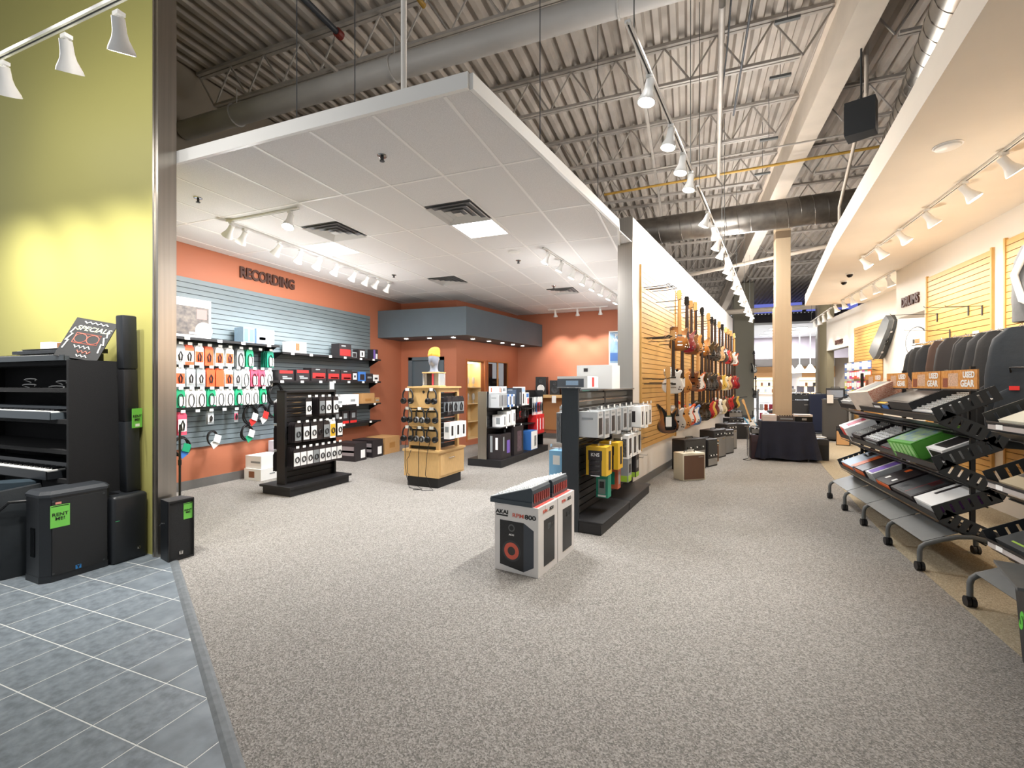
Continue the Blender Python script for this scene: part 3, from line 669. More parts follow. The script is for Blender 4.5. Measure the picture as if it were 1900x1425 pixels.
keyboard('slim grey keyboard lying on top of the black stand', (-5.62, 2.36, 1.721), 1.45, .28, .07, mat('kb_dark', '3a4044', .4))
sp = pm('sheet_cover', keyboard('thin black keyboard lying flat behind the top keyboard', (-5.5, 2.46, 1.80), 1.1, .2, .04, BLACKS), BLACKS, MB().box(-.4, .4, -.1, .1, .04, .045))
for k, (x, z) in enumerate([(-5.12, 1.53), (-5.62, 1.55), (-5.64, 1.50), (-5.2, 1.485)]):
    pts = [(.06 * math.cos(a) * (1 + .2 * k), .02 * math.sin(2 * a), .018 * math.sin(a)) for a in [R(i * 30) for i in range(0, 9)]]
    tag(link('cable_scrap', MB().tube(pts, .004, 5).mesh('c', 60), WHITEP, None, (x, 2.31, z)), '%s pale cable end curling over the dark upper shelf' % ORD[k], 'cable', 'cable ends on the upper shelf')
carton('product_box', 'white box standing on top of the keyboard shelving', 'box', (-5.75, 2.52, 1.722), 0, (.18, .1, .2), WHITEP, [('f', 0, 0, .03, .02, GREYM)], [])
carton('product_box', 'small brown printed box beside the white box on the shelving', 'box', (-5.56, 2.54, 1.722), 0, (.09, .1, .19), mat('brown_print', '8a5a3c', .6, noise=(12, .4)), [('f', 0, .03, .06, .05, mat('cream_print', 'd9c7a8', .6))], [])
# specials chalkboard
sgn = thing('sale_sign', 'black hand-drawn SPECIALS board leaning on top of the keyboard shelving', 'sign', (-4.86, 2.28, 1.735), (R(-28), R(10), R(35)))
pb('board', sgn, mat('chalk_black', '0e0f11', .7), -.155, .155, -.004, .004, 0, .40)
CH = mat('chalk_white', 'e6e6e2', .7); CHR = mat('chalk_red', 'c06a5a', .7); CHG = mat('chalk_cream', 'd8dcb4', .7)
link('lettering', text_mesh('SPECIALS', .066, .0006, .0006, 1, .95, .25), CHG, sgn, (.01, -.0052, .30), (R(90), 0, 0))
pm('chalk_drawing', sgn, CH, MB().tube([(-.08 + .02 * i, -.005, .364 + .009 * (-1) ** i) for i in range(10)], .006, 4))
pm('chalk_drawing', sgn, CH, MB().tube([(-.06 + .017 * i, -.005, .115 + .012 * (-1) ** i) for i in range(8)], .005, 4)); pm('chalk_drawing', sgn, CHR, MB().tube([(-.02 + .016 * i, -.005, .07 + .012 * (-1) ** i) for i in range(7)], .005, 4)); pm('chalk_drawing', sgn, CH, MB().tube([(-.01 + .016 * i, -.005, .03 + .01 * (-1) ** i) for i in range(6)], .005, 4))
m_ = MB()
for s_ in (-1, 1):
    pts = [(.045 * math.cos(a) + s_ * .045, -.005, .20 + .045 * math.sin(a)) for a in [R(i * 30) for i in range(13)]]; m_.tube(pts, .003, 4)
pm('chalk_drawing', sgn, CHR, m_.tube([(-.09, -.005, .15), (-.09, -.005, .25), (.09, -.005, .25), (.09, -.005, .15), (-.09, -.005, .15)], .003, 4))
for s_ in (-1, 1):
    pm('chalk_drawing', sgn, CH, MB().tube([(s_ * .12, -.005, .30), (s_ * .135, -.005, .24), (s_ * .115, -.005, .235), (s_ * .14, -.005, .16), (s_ * .12, -.005, .17), (s_ * .13, -.005, .08)], .006, 4))
pm('strut', sgn, BLACKM, MB().box(-.01, .01, .005, .13, 0, .012))
def rent_tag(parent, dim, face, a, b, w=.1, h=.15):
    panel(parent, dim, face, a, b, w, h, LIMEP, 'rent_card', .002)
    letters(parent, dim, face, a, b - .003, 'RENT\nME!', w * .31, INK, .0003, 1.1, out=.003)
    panel(parent, dim, face, a, b + h * .46, w * .9, h * .03, INK, 'card_rule', .001, .0028)
# big loudspeaker
d_ = (.30, .42, .70)
bs = thing('loudspeaker', 'large black loudspeaker with a lime RENT ME card on its grille', 'loudspeaker', (-4.66, 2.14, 0), R(-3))
sh = [(-.10, -.21), (.10, -.21), (.15, -.16), (.15, .19), (.13, .21), (-.10, .21), (-.12, .19), (-.12, -.19)]
pm('cabinet', bs, BLACKS, MB().prism(sh, .04, .655)); pm('bottom_plinth', bs, BLACKS, MB().prism([(x * 1.02, y * 1.02) for x, y in sh], 0.0, .055)); pm('top_cap', bs, mat('speaker_cap', '2a2e33', .5, bump=(150, .1)), MB().prism([(x * 1.03, y * 1.03) for x, y in sh], .655, .675, None, [(x * 1.03, y * 1.03) for x, y in sh]).prism([(x * 1.03, y * 1.03) for x, y in sh], .675, .70, None, [(x * .9, y * .93) for x, y in sh]))
panel(bs, d_, 'r', .015, -.005, .34, .58, BLACKG, 'grille', .008)
rent_tag(bs, (.314, .42, .70), 'r', -.11, .155, .115, .17)
panel(bs, (.314, .42, .70), 'r', .0, -.275, .035, .03, mat('logo_blue', '2f7fc0', .4), 'logo_badge', .002); letters(bs, (.314, .42, .70), 'r', 0, -.275, 'Y', .03, INK, .002, out=.004)
panel(bs, (.314, .42, .70), 'r', -.12, .255, .035, .016, mat('sticker_red', 'd08a7a', .6), 'sticker', .002)
for a in (-.15, .165):
    for b in (-.28, .27): panel(bs, (.314, .42, .70), 'r', a, b, .014, .012, DGREYM, 'grille_bolt', .003)
pm('side_handle', bs, GLOSSB, MB().box(-.02, .04, -.216, -.21, .2, .42))
# sub with slim column
d_ = (.28, .275, .575)
ss = thing('column_loudspeaker', 'black subwoofer carrying a tall slim column loudspeaker', 'loudspeaker', (-4.60, 2.475, 0))
pm('subwoofer', ss, BLACKS, rounded_box_mesh(.28, .27, .575, .03, 3)); panel(ss, d_, 'r', .06, -.19, .024, .022, CHROME, 'logo_badge', .003, .0); letters(ss, d_, 'r', .06, -.19, 'Y', .022, INK, .001, out=.003)
pm('top_handle', ss, GLOSSB, MB().box(-.09, .03, -.10, -.03, .574, .579)); panel(ss, d_, 'r', -.1, .08, .03, .004, mat('led_green', '3aa06a', .5), 'status_light', .002, 0)
cs = pm('lower_column', ss, BLACKS, rounded_box_mesh(.10, .115, .62, .012, 2), loc=(.005, .07, .575), rot=(R(1.2), 0, 0))
pm('middle_column', ss, BLACKM, rounded_box_mesh(.096, .11, .46, .012, 2), loc=(.005, .056, 1.19), rot=(R(1.2), 0, 0)); pm('column_top', ss, BLACKS, rounded_box_mesh(.10, .115, .47, .014, 2), loc=(.005, .046, 1.65), rot=(R(1.2), 0, 0))
cd2 = (.10, .115, 2.6); rc = thing('rent_card', 'lime RENT ME card fixed to the slim column loudspeaker', 'card', (-4.53, 2.56, 1.22), R(22))
pb('card', rc, LIMEP, -.001, .001, -.055, .055, -.085, .085); link('lettering', text_mesh('RENT\nME!', .034, .0003, .0006, 1, 1.15), INK, rc, (.002, 0, .0), (R(90), 0, R(90))); pb('barcode', rc, WHITEP, .001, .002, -.02, .025, -.075, -.05)
# small wedge loudspeaker
d_ = (.14, .20, .52)
w3 = thing('small_loudspeaker', 'small black wedge loudspeaker with a lime card beside the steel post', 'loudspeaker', (-4.175, 2.66, 0), R(-6))
pm('cabinet', w3, BLACKS, MB().prism([(-.08, -.08), (.07, -.10), (.07, .10), (-.08, .08)], 0, .52)); panel(w3, d_, 'r', 0, 0, .185, .49, BLACKG, 'grille', .01)
fr = MB()
for a, b, pw, ph in ((0, .252, .2, .014), (0, -.252, .2, .014), (-.096, 0, .01, .5), (.096, 0, .01, .5)): panel(w3, d_, 'r', a, b, pw, ph, BLACKM, 'grille_frame', .02)
rent_tag(w3, (.16, .2, .52), 'r', .055, .15, .07, .14); panel(w3, (.16, .2, .52), 'r', -.0, -.2, .03, .028, CHROME, 'logo_badge', .003); letters(w3, (.16, .2, .52), 'r', 0, -.2, 'Y', .026, INK, .001, out=.004)
pm('handle', w3, CHROME, MB().tube([(-.06, -.095, .3), (-.04, -.11, .31), (.0, -.11, .33), (.03, -.1, .33)], .005, 6))
# gig bags slumped beside the big speaker
def soft_slab(w, d, h, seed, n=9):
    rnd = random.Random(seed); P = []; mb = MB(); cols = 12
    for i in range(n + 1):
        z = h * i / n; k = math.sin(math.pi * (.12 + .8 * i / n)) ** .5
        ring = []
        for j in range(cols):
            a = 2 * math.pi * j / cols; cx = math.copysign(abs(math.cos(a)) ** .5, math.cos(a)); cy = math.copysign(abs(math.sin(a)) ** .6, math.sin(a))
            f = 1 + rnd.uniform(-.05, .05)
            ring.append(Vector((cx * w / 2 * f * (.85 + .15 * k), cy * d / 2 * k * (1 + rnd.uniform(-.12, .12)), z)))
        P.append(ring)
    vs = [v for r in P for v in r]; fs = [(i * cols + j, i * cols + (j + 1) % cols, (i + 1) * cols + (j + 1) % cols, (i + 1) * cols + j) for i in range(n) for j in range(cols)]
    fs += [tuple(range(cols - 1, -1, -1)), tuple(range(n * cols, (n + 1) * cols))]
    mb.add(vs, fs); me = mb.mesh('bag', 70); return me
BAGM = mat('bag_nylon', '1d2226', .6, noise=(6, .2), bump=(14, .35)); BAGT = mat('bag_teal', '20303a', .6, noise=(6, .2), bump=(14, .35))
g1 = thing('gig_bag', 'black padded gig bag leaning beside the large loudspeaker', 'bag', (-4.93, 2.0, 0), (R(0), R(-6), R(78)))
pm('bag_body', g1, BAGM, soft_slab(.34, .12, .70, 3)); pm('carry_strap', g1, BLACKM, MB().tube([(-.12, -.07, .55), (-.05, -.11, .62), (.06, -.11, .6), (.12, -.07, .5)], .012, 6)); pm('zip', g1, GREYM, MB().tube([(-.15, -.055, .1), (-.15, -.06, .4), (-.1, -.06, .62)], .004, 5))
g2 = thing('gig_bag', 'dark teal soft bag slumped against the keyboard stand', 'bag', (-5.22, 1.98, 0), (R(8), R(4), R(70)))
pm('bag_body', g2, BAGT, soft_slab(.36, .2, .74, 5)); pm('carry_strap', g2, BLACKM, MB().tube([(-.1, -.1, .45), (0, -.16, .60), (.12, -.1, .48)], .014, 6)); pm('grey_patch', g2, GREYM, MB().box(-.08, .1, -.105, -.095, .48, .53))
g3 = thing('gig_bag', 'black bag lying on its side at the foot of the keyboard stand', 'bag', (-5.50, 2.0, 0.0), (R(80), 0, R(10)))
g3.rotation_euler = (0, 0, R(15)); pm('bag_body', g3, BAGM, soft_slab(.4, .3, .42, 8)); pm('carry_strap', g3, BLACKM, MB().tube([(-.15, -.1, .42), (0, -.2, .46), (.15, -.1, .40)], .014, 6))
# mic stand seen behind the wedge
ms = thing('microphone_stand', 'thin black straight microphone stand by the steel post', 'microphone stand', (-5.38, 3.47, 0))
pm('base', ms, BLACKM, MB().lathe([(.13, 0), (.13, .015), (.05, .03), (.015, .05), (.015, .06)], 20), 30); pm('pole', ms, BLACKM, MB().cyl((0, 0, .05), (0, 0, 1.0), .012, 10).cyl((0, 0, .6), (0, 0, .66), .018, 10)); pm('pole_tip', ms, BLACKM, MB().cyl((0, 0, 1.0), (0, 0, 1.06), .008, 8))
# ================================================================ RECORDING CORNER

def shelf_on(parent_label, y0, y1, z, depth=.3, tags=4):
    t = thing('wall_shelf', parent_label, 'shelf', (-6.678, (y0 + y1) / 2, z)); L_ = y1 - y0
    pb('shelf_board', t, BLACKP, 0, depth, -L_/2, L_/2, -.02, 0); pb('lip', t, BLACKM, depth, depth + .006, -L_/2, L_/2, -.03, .006)
    for s_ in (-L_/2 + .02, L_/2 - .02): pm('bracket', t, BLACKM, MB().prism([(0, -.02), (depth * .9, -.02), (0, -.16)], s_ - .006, s_ + .006, Matrix(((1, 0, 0, 0), (0, 0, 1, 0), (0, 1, 0, 0), (0, 0, 0, 1)))))
    for i in range(tags):
        y = -L_/2 + (i + .5) * L_ / tags + random.uniform(-.04, .04)
        pb('price_tag', t, WHITEP, depth + .006, depth + .009, y - .035, y + .035, -.035, .005)
    return t
SH = {}
shelf_on('upper left black shelf on the grey slatwall, over the hanging packs', 3.6, 5.72, 2.16, .3, 5)
shelf_on('upper right black shelf on the grey slatwall', 5.78, 8.42, 2.06, .3, 6)
shelf_on('middle black shelf of red and black boxes on the grey slatwall', 5.6, 8.42, 1.575, .3, 7)
shelf_on('third black shelf on the grey slatwall, holding white and brown boxes', 6.9, 8.42, 1.10, .3, 3)
shelf_on('lowest black shelf on the grey slatwall, with red trimmed packs', 6.9, 8.42, .72, .3, 2)
# upper shelf goods  (faces turned to +x)
P_RED = mat('box_red_art', 'a32b2b', .45, noise=(30, .4)); P_DK = mat('box_dark', '2a2527', .45); P_BL = mat('box_blue', '3d77c4', .5); P_LB = mat('box_light_blue', 'a9c6e2', .5, noise=(10, .06)); P_SIL = mat('box_silver', 'b9bcbe', .4); P_YEL = mat('box_yellow', 'e2b52c', .5); P_GRN = mat('pack_green', '1f9a6c', .5); P_ORG = mat('pack_orange', 'e0582e', .5); P_PINK = mat('pack_pink', 'd4506a', .5); P_PUR = mat('pack_purple', '7a5fb4', .5); P_LIME = mat('pack_lime', '9cc23c', .5); P_TEAL = mat('pack_teal', '1d8a70', .5); CLEAR = mat('clear_blister', 'cfd6d8', .15, alpha=.35); GREYP = mat('pack_grey', '8d9294', .5); PLUSH = mat('white_print', 'f2f2f0', .55)
ps = thing('poster_sign', 'framed colour picture sign standing at the left end of the upper shelf', 'sign', (-6.52, 4.33, 2.165), R(-4))
pb('frame', ps, PLUSH, -.012, 0, -.30, .30, 0, .56); pb('picture', ps, mat('photo_print', '2f2c30', .5, noise=(6, .6), second='6f655c'), 0, .003, -.27, .27, .05, .45); pb('banner', ps, P_LB, 0, .003, -.28, .28, .46, .54); pb('caption', ps, PLUSH, .003, .005, .0, .25, .06, .09); pb('picture_patch', ps, mat('photo_patch', '8d6a66', .5), .003, .004, .1, .24, .28, .42)
pm('white_disc', ps, PLUSH, MB().cyl((0.003, .2, .12), (.005, .2, .12), .12, 20))
def goods(label, y, z, dim, m, pr=(), tx=(), x=-6.5, rz=0., name='product_box', group='boxes on the grey slatwall shelves'):
    return carton(name, label, 'box', (x, y, z + .001), rz, (dim[1], dim[0], dim[2]), m, [('r',) + p for p in pr], [('r',) + p for p in tx], group)
for k in range(3):
    goods('%s pale blue and white long box from the left on the upper left shelf' % ORD[k], 5.12 + .04 * (k == 2) - .0 * k + (.0, .1, .31)[k], 2.16, (.09 if k < 2 else .33, .2, .24), P_LB, [(0, 0, (.07 if k < 2 else .3), .2, PLUSH if k == 2 else mat('mid_blue', '5b86b8', .5))] + ([(-.06, -.03, .12, .05, P_BL)] if k == 2 else []))
goods('white box with a brown picture on the upper right shelf', 6.15, 2.06, (.34, .2, .2), PLUSH, [(-.03, .01, .09, .13, mat('brown_print', '8a5a3c'))])
goods('tall red and black interface box on the upper right shelf', 7.32, 2.06, (.34, .2, .26), P_DK, [(0, -.04, .3, .13, P_RED), (-.05, .09, .12, .025, GREYP)])
goods('small grey boxed gadget beside the red and black box', 7.64, 2.06, (.14, .12, .12), GREYP, [(0, 0, .1, .08, P_DK)])
goods('black and white framed small box on the upper right shelf', 7.85, 2.06, (.2, .15, .19), P_DK, [(.01, 0, .14, .13, PLUSH), (.01, 0, .04, .08, GREYM)])
goods('blue and white small box at the right end of the upper shelf', 8.3, 2.06, (.16, .15, .22), P_DK, [(-.04, 0, .06, .2, P_PUR), (.035, -.04, .06, .11, PLUSH)])
for k, (y, w, h, red) in enumerate([(5.88, .32, .18, .12), (6.24, .3, .2, .06), (6.62, .36, .24, .1), (7.0, .33, .23, .1), (7.35, .32, .22, .12)]):
    goods('%s red and black interface box from the left on the middle shelf' % ORD[k], y, 1.575, (w, .2, h), P_DK, [(0, -.02 if k > 1 else h*.33, w*.86, red if k > 1 else .05, P_RED), (-.03, h*.38 if k > 1 else -.02, .1, .02, GREYP), (.02, -.05, w*.6, .025, GREYP)])
goods('black box with a white mixer picture on the middle shelf', 7.63, 1.575, (.17, .15, .2), P_DK, [(0, 0, .11, .13, PLUSH), (0, 0, .05, .05, GREYM)])
goods('bright blue box on the middle shelf', 7.86, 1.575, (.22, .15, .2), P_BL, [(0, -.01, .14, .12, P_DK)])
goods('black box with a grey device picture on the middle shelf', 8.1, 1.575, (.22, .15, .17), P_DK, [(0, 0, .14, .04, GREYP)])
goods('white box with a black device at the right end of the middle shelf', 8.32, 1.575, (.18, .15, .15), PLUSH, [(0, -.01, .1, .04, P_DK)])
for k in range(2): goods('%s white box on the third shelf' % ('left', 'right')[k], 7.15 + k * .38, 1.10, (.36, .22, .16 + .05 * k), PLUSH, [(.0, -.02, .14, .05, GREYP)])
goods('plain brown cardboard box on the third shelf', 8.0, 1.10, (.42, .24, .22), CARDB, [(.0, -.03, .2, .05, mat('tape', 'a5763f', .4))])
goods('small brown box at the right end of the third shelf', 8.33, 1.10, (.15, .2, .12), CARDB, [(0, 0, .1, .03, GREYP)])
for k in range(3): goods('%s black and red blister pack on the lowest shelf' % ORD[k], 7.15 + k * .24, .72, (.2, .08, .25), P_DK, [(0, -.1, .2, .05, mat('trim_red', 'd6302c', .5)), (0, .03, .1, .1, GREYP)])
# hanging packs on hooks
def hook(parent_root, p, length, out, tagm=True, up=0):
    """p in world; out = direction into the shop"""
    t = parent_root; out = Vector(out); p = Vector(p)
    o = pm('hook', t, mat('hook_steel', '9a9a9a', .3, .9), MB().tube([p, p + out * length, p + out * length + Vector((0, 0, .012))], .003, 5))
    if tagm:
        side = Vector((-out.y, out.x, 0)); c = p + out * (length + .004) + Vector((0, 0, .02))
        M_ = Matrix.Translation(c) @ Matrix(((side.x, out.x, 0, 0), (side.y, out.y, 0, 0), (0, 0, 1, 0), (0, 0, 0, 1)))
        pm('price_tag', t, WHITEP, MB().box(-.03, .03, 0, .0015, -.018, .02, M_))
    return o
def pack(label, p, rz, w, h, mcard, kind, group, mback=None):
    """hanging pack: p = hang point, front faces local -y"""
    t = thing('hanging_pack', label, 'pack', p, rz, group); r = random.Random(hash((round(p[0], 2), round(p[1], 2), round(p[2], 2))) & 0xffff)
    key = ('card', w, h)
    card = cached(key, lambda: MB().prism([(-w/2, -h - .02), (w/2, -h - .02), (w/2, -.03), (w*.3, .012), (-w*.3, .012), (-w/2, -.03)], -.001, .001, Matrix(((1, 0, 0, 0), (0, 0, 1, 0), (0, 1, 0, 0), (0, 0, 0, 1)))).mesh('card'))
    pm('card', t, mback or mcard, card)
    if kind == 'coil':
        pb('white_insert', t, mcard, -w*.44, w*.44, -.004, -.001, -h*.97, -h*.22)
        k2 = ('coil', w, h); me = cached(k2, lambda: MB().tube([(w*.26*math.cos(a), -.012 - .002*(i % 3), -h*.62 + w*.34*math.sin(a)) for i, a in enumerate([R(q*24) for q in range(31)])], .007, 5).mesh('coil', 60))
        pm('coiled_cable', t, BLACKM, me)
    elif kind == 'shape':
        pb('print_block', t, mcard, -w*.46, w*.46, -.004, -.001, -h*.9, -h*.3)
        k2 = ('shape', w, h); me = cached(k2, lambda: MB().tube([(-w*.1, -.010, -h*.85), (-w*.18, -.010, -h*.55), (0, -.011, -h*.36), (w*.18, -.010, -h*.55), (w*.1, -.010, -h*.85)], .010, 5).mesh('shape', 60))
        pm('product', t, P_DK, me)
    elif kind == 'loop':
        pb('white_insert', t, WHITEP, -w*.1, w*.5, -.006, -.002, -h*1.0, -h*.42)
        k2 = ('loop', w, h); me = cached(k2, lambda: MB().tube([(w*.30*math.cos(a), -.012, -h*.66 + h*.42*math.sin(a)) for a in [R(q*24) for q in range(16)]], .006, 5).mesh('loop', 60))
        pm('cable_loop', t, BLACKM, me)
    return t
def pack_row(root, pts, out, rowlabel, specs, group, depth=.2, n_back=2, w=.115, h=.24, step=.045):
    """pts: hook roots in world, from left to right"""
    out = Vector(out).normalized(); rz = math.atan2(out.x, -out.y)
    for i, (p, s) in enumerate(zip(pts, specs)):
        if s is None: hook(root, p, depth, out); continue
        mcard, kind, back, nm = s[:4]; ww = s[4] if len(s) > 4 else w; hh = s[5] if len(s) > 5 else h
        hook(root, p, depth, out); nb = n_back if len(s) < 7 else s[6]
        for j in range(nb + 1):
            q = Vector(p) + out * (depth - .012 - j * step) - Vector((0, 0, .004))
            lab = '%s, %s hook in %s' % (nm, ORD[i], rowlabel)
            if j: lab += ', %s back' % ORD[j]
            pack(lab, q, rz + random.uniform(-.03, .03), ww, hh, mcard, kind if j == 0 else 'plain', group, back)
ox = (1, 0, 0); hx = -6.678
G_ = 'hanging packs on the grey slatwall'
row1 = [(PLUSH, 'shape', GREYP, 'grey and white accessory pack'), (PLUSH, 'shape', P_ORG, 'orange and white accessory pack'), (P_ORG, 'shape', PLUSH, 'orange accessory pack'), (P_ORG, 'shape', P_ORG, 'bright orange accessory pack'), (P_ORG, 'shape', PLUSH, 'orange card pack'), (P_ORG, 'shape', PLUSH, 'tall orange pack'), (PLUSH, 'loop', GREYP, 'white bagged cable'), (P_GRN, 'loop', P_GRN, 'green cable pack'), None, (P_GRN, 'loop', P_TEAL, 'dark green cable pack', .13, .24, 3)]
ys = [4.18, 4.30, 4.44, 4.58, 4.74, 4.90, 5.08, 5.24, 5.42, 5.62]
pack_row(rw_root := thing('hook_set', 'steel hooks holding the top row of packs on the grey slatwall', 'hooks'), [(hx, y, 2.06) for y in ys], ox, 'top row of the slatwall', row1, G_, .22, 2, .125, .25)
row2 = [(P_ORG, 'shape', PLUSH, 'orange card pack'), (PLUSH, 'shape', CLEAR, 'clear bagged adapter'), (PLUSH, 'shape', GREYP, 'grey adapter pack'), (P_ORG, 'shape', P_ORG, 'red orange pack'), (P_ORG, 'plain', P_ORG, 'deep orange pack'), (P_ORG, 'shape', PLUSH, 'orange and grey pack'), (PLUSH, 'shape', GREYP, 'clear adapter pack'), (P_PINK, 'loop', PLUSH, 'pink labelled cable'), (P_PINK, 'loop', P_PINK, 'pink cable pack'), (PLUSH, 'loop', P_PINK, 'white tagged pink cable'), (P_PINK, 'loop', PLUSH, 'red tagged cable')]
pack_row(thing('hook_set', 'steel hooks holding the second row of packs on the grey slatwall', 'hooks'), [(hx, 4.18 + .142 * i, 1.745) for i in range(11)], ox, 'second row of the slatwall', row2, G_, .22, 1, .125, .24)
row3 = [(P_GRN, 'loop', PLUSH if i % 3 else P_GRN, ('green cable pack', 'white and green cable pack', 'pale green cable pack')[i % 3]) for i in range(10)]
pack_row(thing('hook_set', 'steel hooks holding the third row of green cable packs on the grey slatwall', 'hooks'), [(hx, 4.18 + .145 * i, 1.44) for i in range(10)], ox, 'third row of the slatwall', row3, G_, .22, 2, .125, .22)
row4 = [(PLUSH, 'shape', P_PINK, 'white and pink strap pack', .12, .28, 3), None, (PLUSH, 'shape', GREYP, 'pair of chrome connectors', .09, .16, 1), None, (P_PINK, 'shape', GREYP, 'small dark red connector', .06, .16, 0)]
pack_row(thing('hook_set', 'steel hooks of the sparse fourth row on the grey slatwall', 'hooks'), [(hx, 4.22 + .2 * i, 1.12) for i in range(5)], ox, 'fourth row of the slatwall', row4, G_, .2)
# hanging cable coils
def coil(label, p, r, turns, tagm, lean=0., group='cable coils on the grey slatwall'):
    t = thing('cable_coil', label, 'cable', p, (0, 0, lean), group)
    rnd = random.Random(int(p[1] * 100)); m_ = MB()
    pts = []
    for i in range(turns * 20 + 1):
        a = 2 * math.pi * i / 20; rr = r * (1 + .1 * math.sin(i * .37)); pts.append((.03 * math.sin(i * .21) + .012 * (i / 20 - turns / 2), rr * math.cos(a) * .82, -r + rr * math.sin(a)))
    pm('cable', t, BLACKM, m_.tube(pts, .011, 6), 60)
    for k, m2 in enumerate(tagm): pm('paper_tag', t, m2, MB().box(-.002, .002, -.06, .06, -.05, .06), rot=(R(30 - 50 * k), 0, R(12)), loc=(.09 + .01 * k, .03 * k - .02, -1.75 * r + .07 * k))
    pm('hook', t, CHROME, MB().cyl((-.17 if p[0] > -6.55 else -.1, 0, -.01), (.05, 0, -.01), .004, 5))
    return t
coil('large thick cable coil with a white tag at the right of the hanging packs', (-6.5, 5.75, 1.52), .17, 5, [WHITEP])
coil('cable coil with a green tag under the large coil', (-6.52, 5.72, 1.20), .12, 3, [P_GRN, WHITEP])
coil('black cable coil with a red tag, left of the pair', (-6.52, 5.28, 1.17), .14, 3, [mat('trim_red', 'd6302c'), WHITEP])
coil('black cable coil with a red tag, right of the pair', (-6.52, 5.48, 1.17), .13, 3, [WHITEP, mat('trim_red', 'd6302c')])
coil('small black cable coil with a white tag on the lowest row', (-6.52, 4.66, .82), .10, 2, [WHITEP, WHITEP])
coil('cable coil with a green card on the lowest row', (-6.52, 5.22, .86), .11, 3, [P_GRN, WHITEP])
coil('blue tagged cable coil on the lowest row by the mic stand', (-6.52, 4.22, .78), .12, 3, [P_BL, P_GRN])
# boxes on the floor against the orange wall
carton('cardboard_box', 'upper white box of the stack on the floor below the slatwall', 'box', (-6.42, 5.46, .181), 0, (.34, .40, .2), PLUSH, [('r', .12, .01, .12, .09, mat('brown_print', '8a5a3c')), ('f', .05, .0, .2, .03, GREYP)], [])
carton('cardboard_box', 'lower white box of the stack on the floor below the slatwall', 'box', (-6.40, 5.44, 0), 0, (.36, .42, .18), PLUSH, [('f', -.02, .0, .12, .1, mat('brown_print', '8a5a3c')), ('r', 0, 0, .1, .02, GREYP)], [])
carton('cardboard_box', 'tall white and violet carton on the floor behind the cable rack', 'box', (-6.42, 6.02, 0), 0, (.42, .6, .56), mat('carton_lilac', 'd6d8e6', .6), [('r', .1, .02, .3, .44, PLUSH), ('r', .1, -.05, .16, .3, mat('lilac_dark', '8e95b4', .6)), ('r', 0, -.24, .6, .1, mat('lilac_base', '6f76a6', .6)), ('f', 0, .1, .1, .06, GREYP)], [])
for k, (y, x) in enumerate([(7.35, -6.3), (7.88, -6.3)]):
    carton('cardboard_box', ('left black and striped carton' if k == 0 else 'right black carton') + ' on the floor under the low shelves', 'box', (x, y, 0), 0, (.52, .34, .36), P_DK, [('f', 0, .02, .46, .18, mat('stripe_grey', '8f8586', .6)), ('f', 0, .01, .46, .04, mat('stripe_red', '6a3a3c', .6)), ('r', .06, -.05, .13, .16, PLUSH)], [])
carton('cardboard_box', 'brown carton at the end of the row on the floor', 'box', (-6.32, 8.42, 0), 0, (.5, .55, .36), CARDB, [('r', 0, 0, .2, .12, mat('tape', 'a5763f'))], [])
# ---------------------------------------------------------------- cable display rack
def display_rack(name, label, loc, rz, length, height, base_w, plinth=.13, top=True, w=.16):
    """long axis local y, faces +-x, origin near end centre"""
    t = thing(name, label, 'display rack', loc, rz)
    pb('end_panel', t, BLACKP, -w/2, w/2, 0, .03, plinth, height); pb('end_panel', t, BLACKP, -w/2, w/2, length - .03, length, plinth, height)
    pb('core_board', t, BLACKM, -.012, .012, .03, length - .03, plinth, height - .02)
    pb('base_top', t, BLACKP, -base_w/2, base_w/2, -.1, length + .1, plinth - .03, plinth); pb('base_plinth', t, BLACKP, -base_w/2 + .03, base_w/2 - .03, -.07, length + .07, 0, plinth - .03)
    n = int((height - .05 - plinth) / .0762)
    for s_ in (-1, 1):
        for i in range(n): pb('slat', t, BLACKP, s_ * .012, s_ * .03, .03, length - .03, plinth + .02 + i * .0762, plinth + .02 + i * .0762 + .064)
        for z in ([height - .1 - k * .0762 for k in range(4)] + [height - .52, height - .90]): pb('steel_rail', t, CHROME, s_ * .0295, s_ * .032, .03, length - .03, z, z + .010)
    if top: pb('top_board', t, BLACKP, -w/2, w/2, 0, length, height - .03, height)
    return t
CR = display_rack('display_rack', 'black slatted rack of small cable packs in front of the orange wall', (-5.24, 4.72, 0), R(-3.5), .92, 1.43, .6)
def loc2w(o, p): return Matrix.Translation(o.location) @ Matrix.Rotation(o.rotation_euler[2], 4, 'Z') @ Vector(p)
CK = 'cable packs on the black slatted rack'
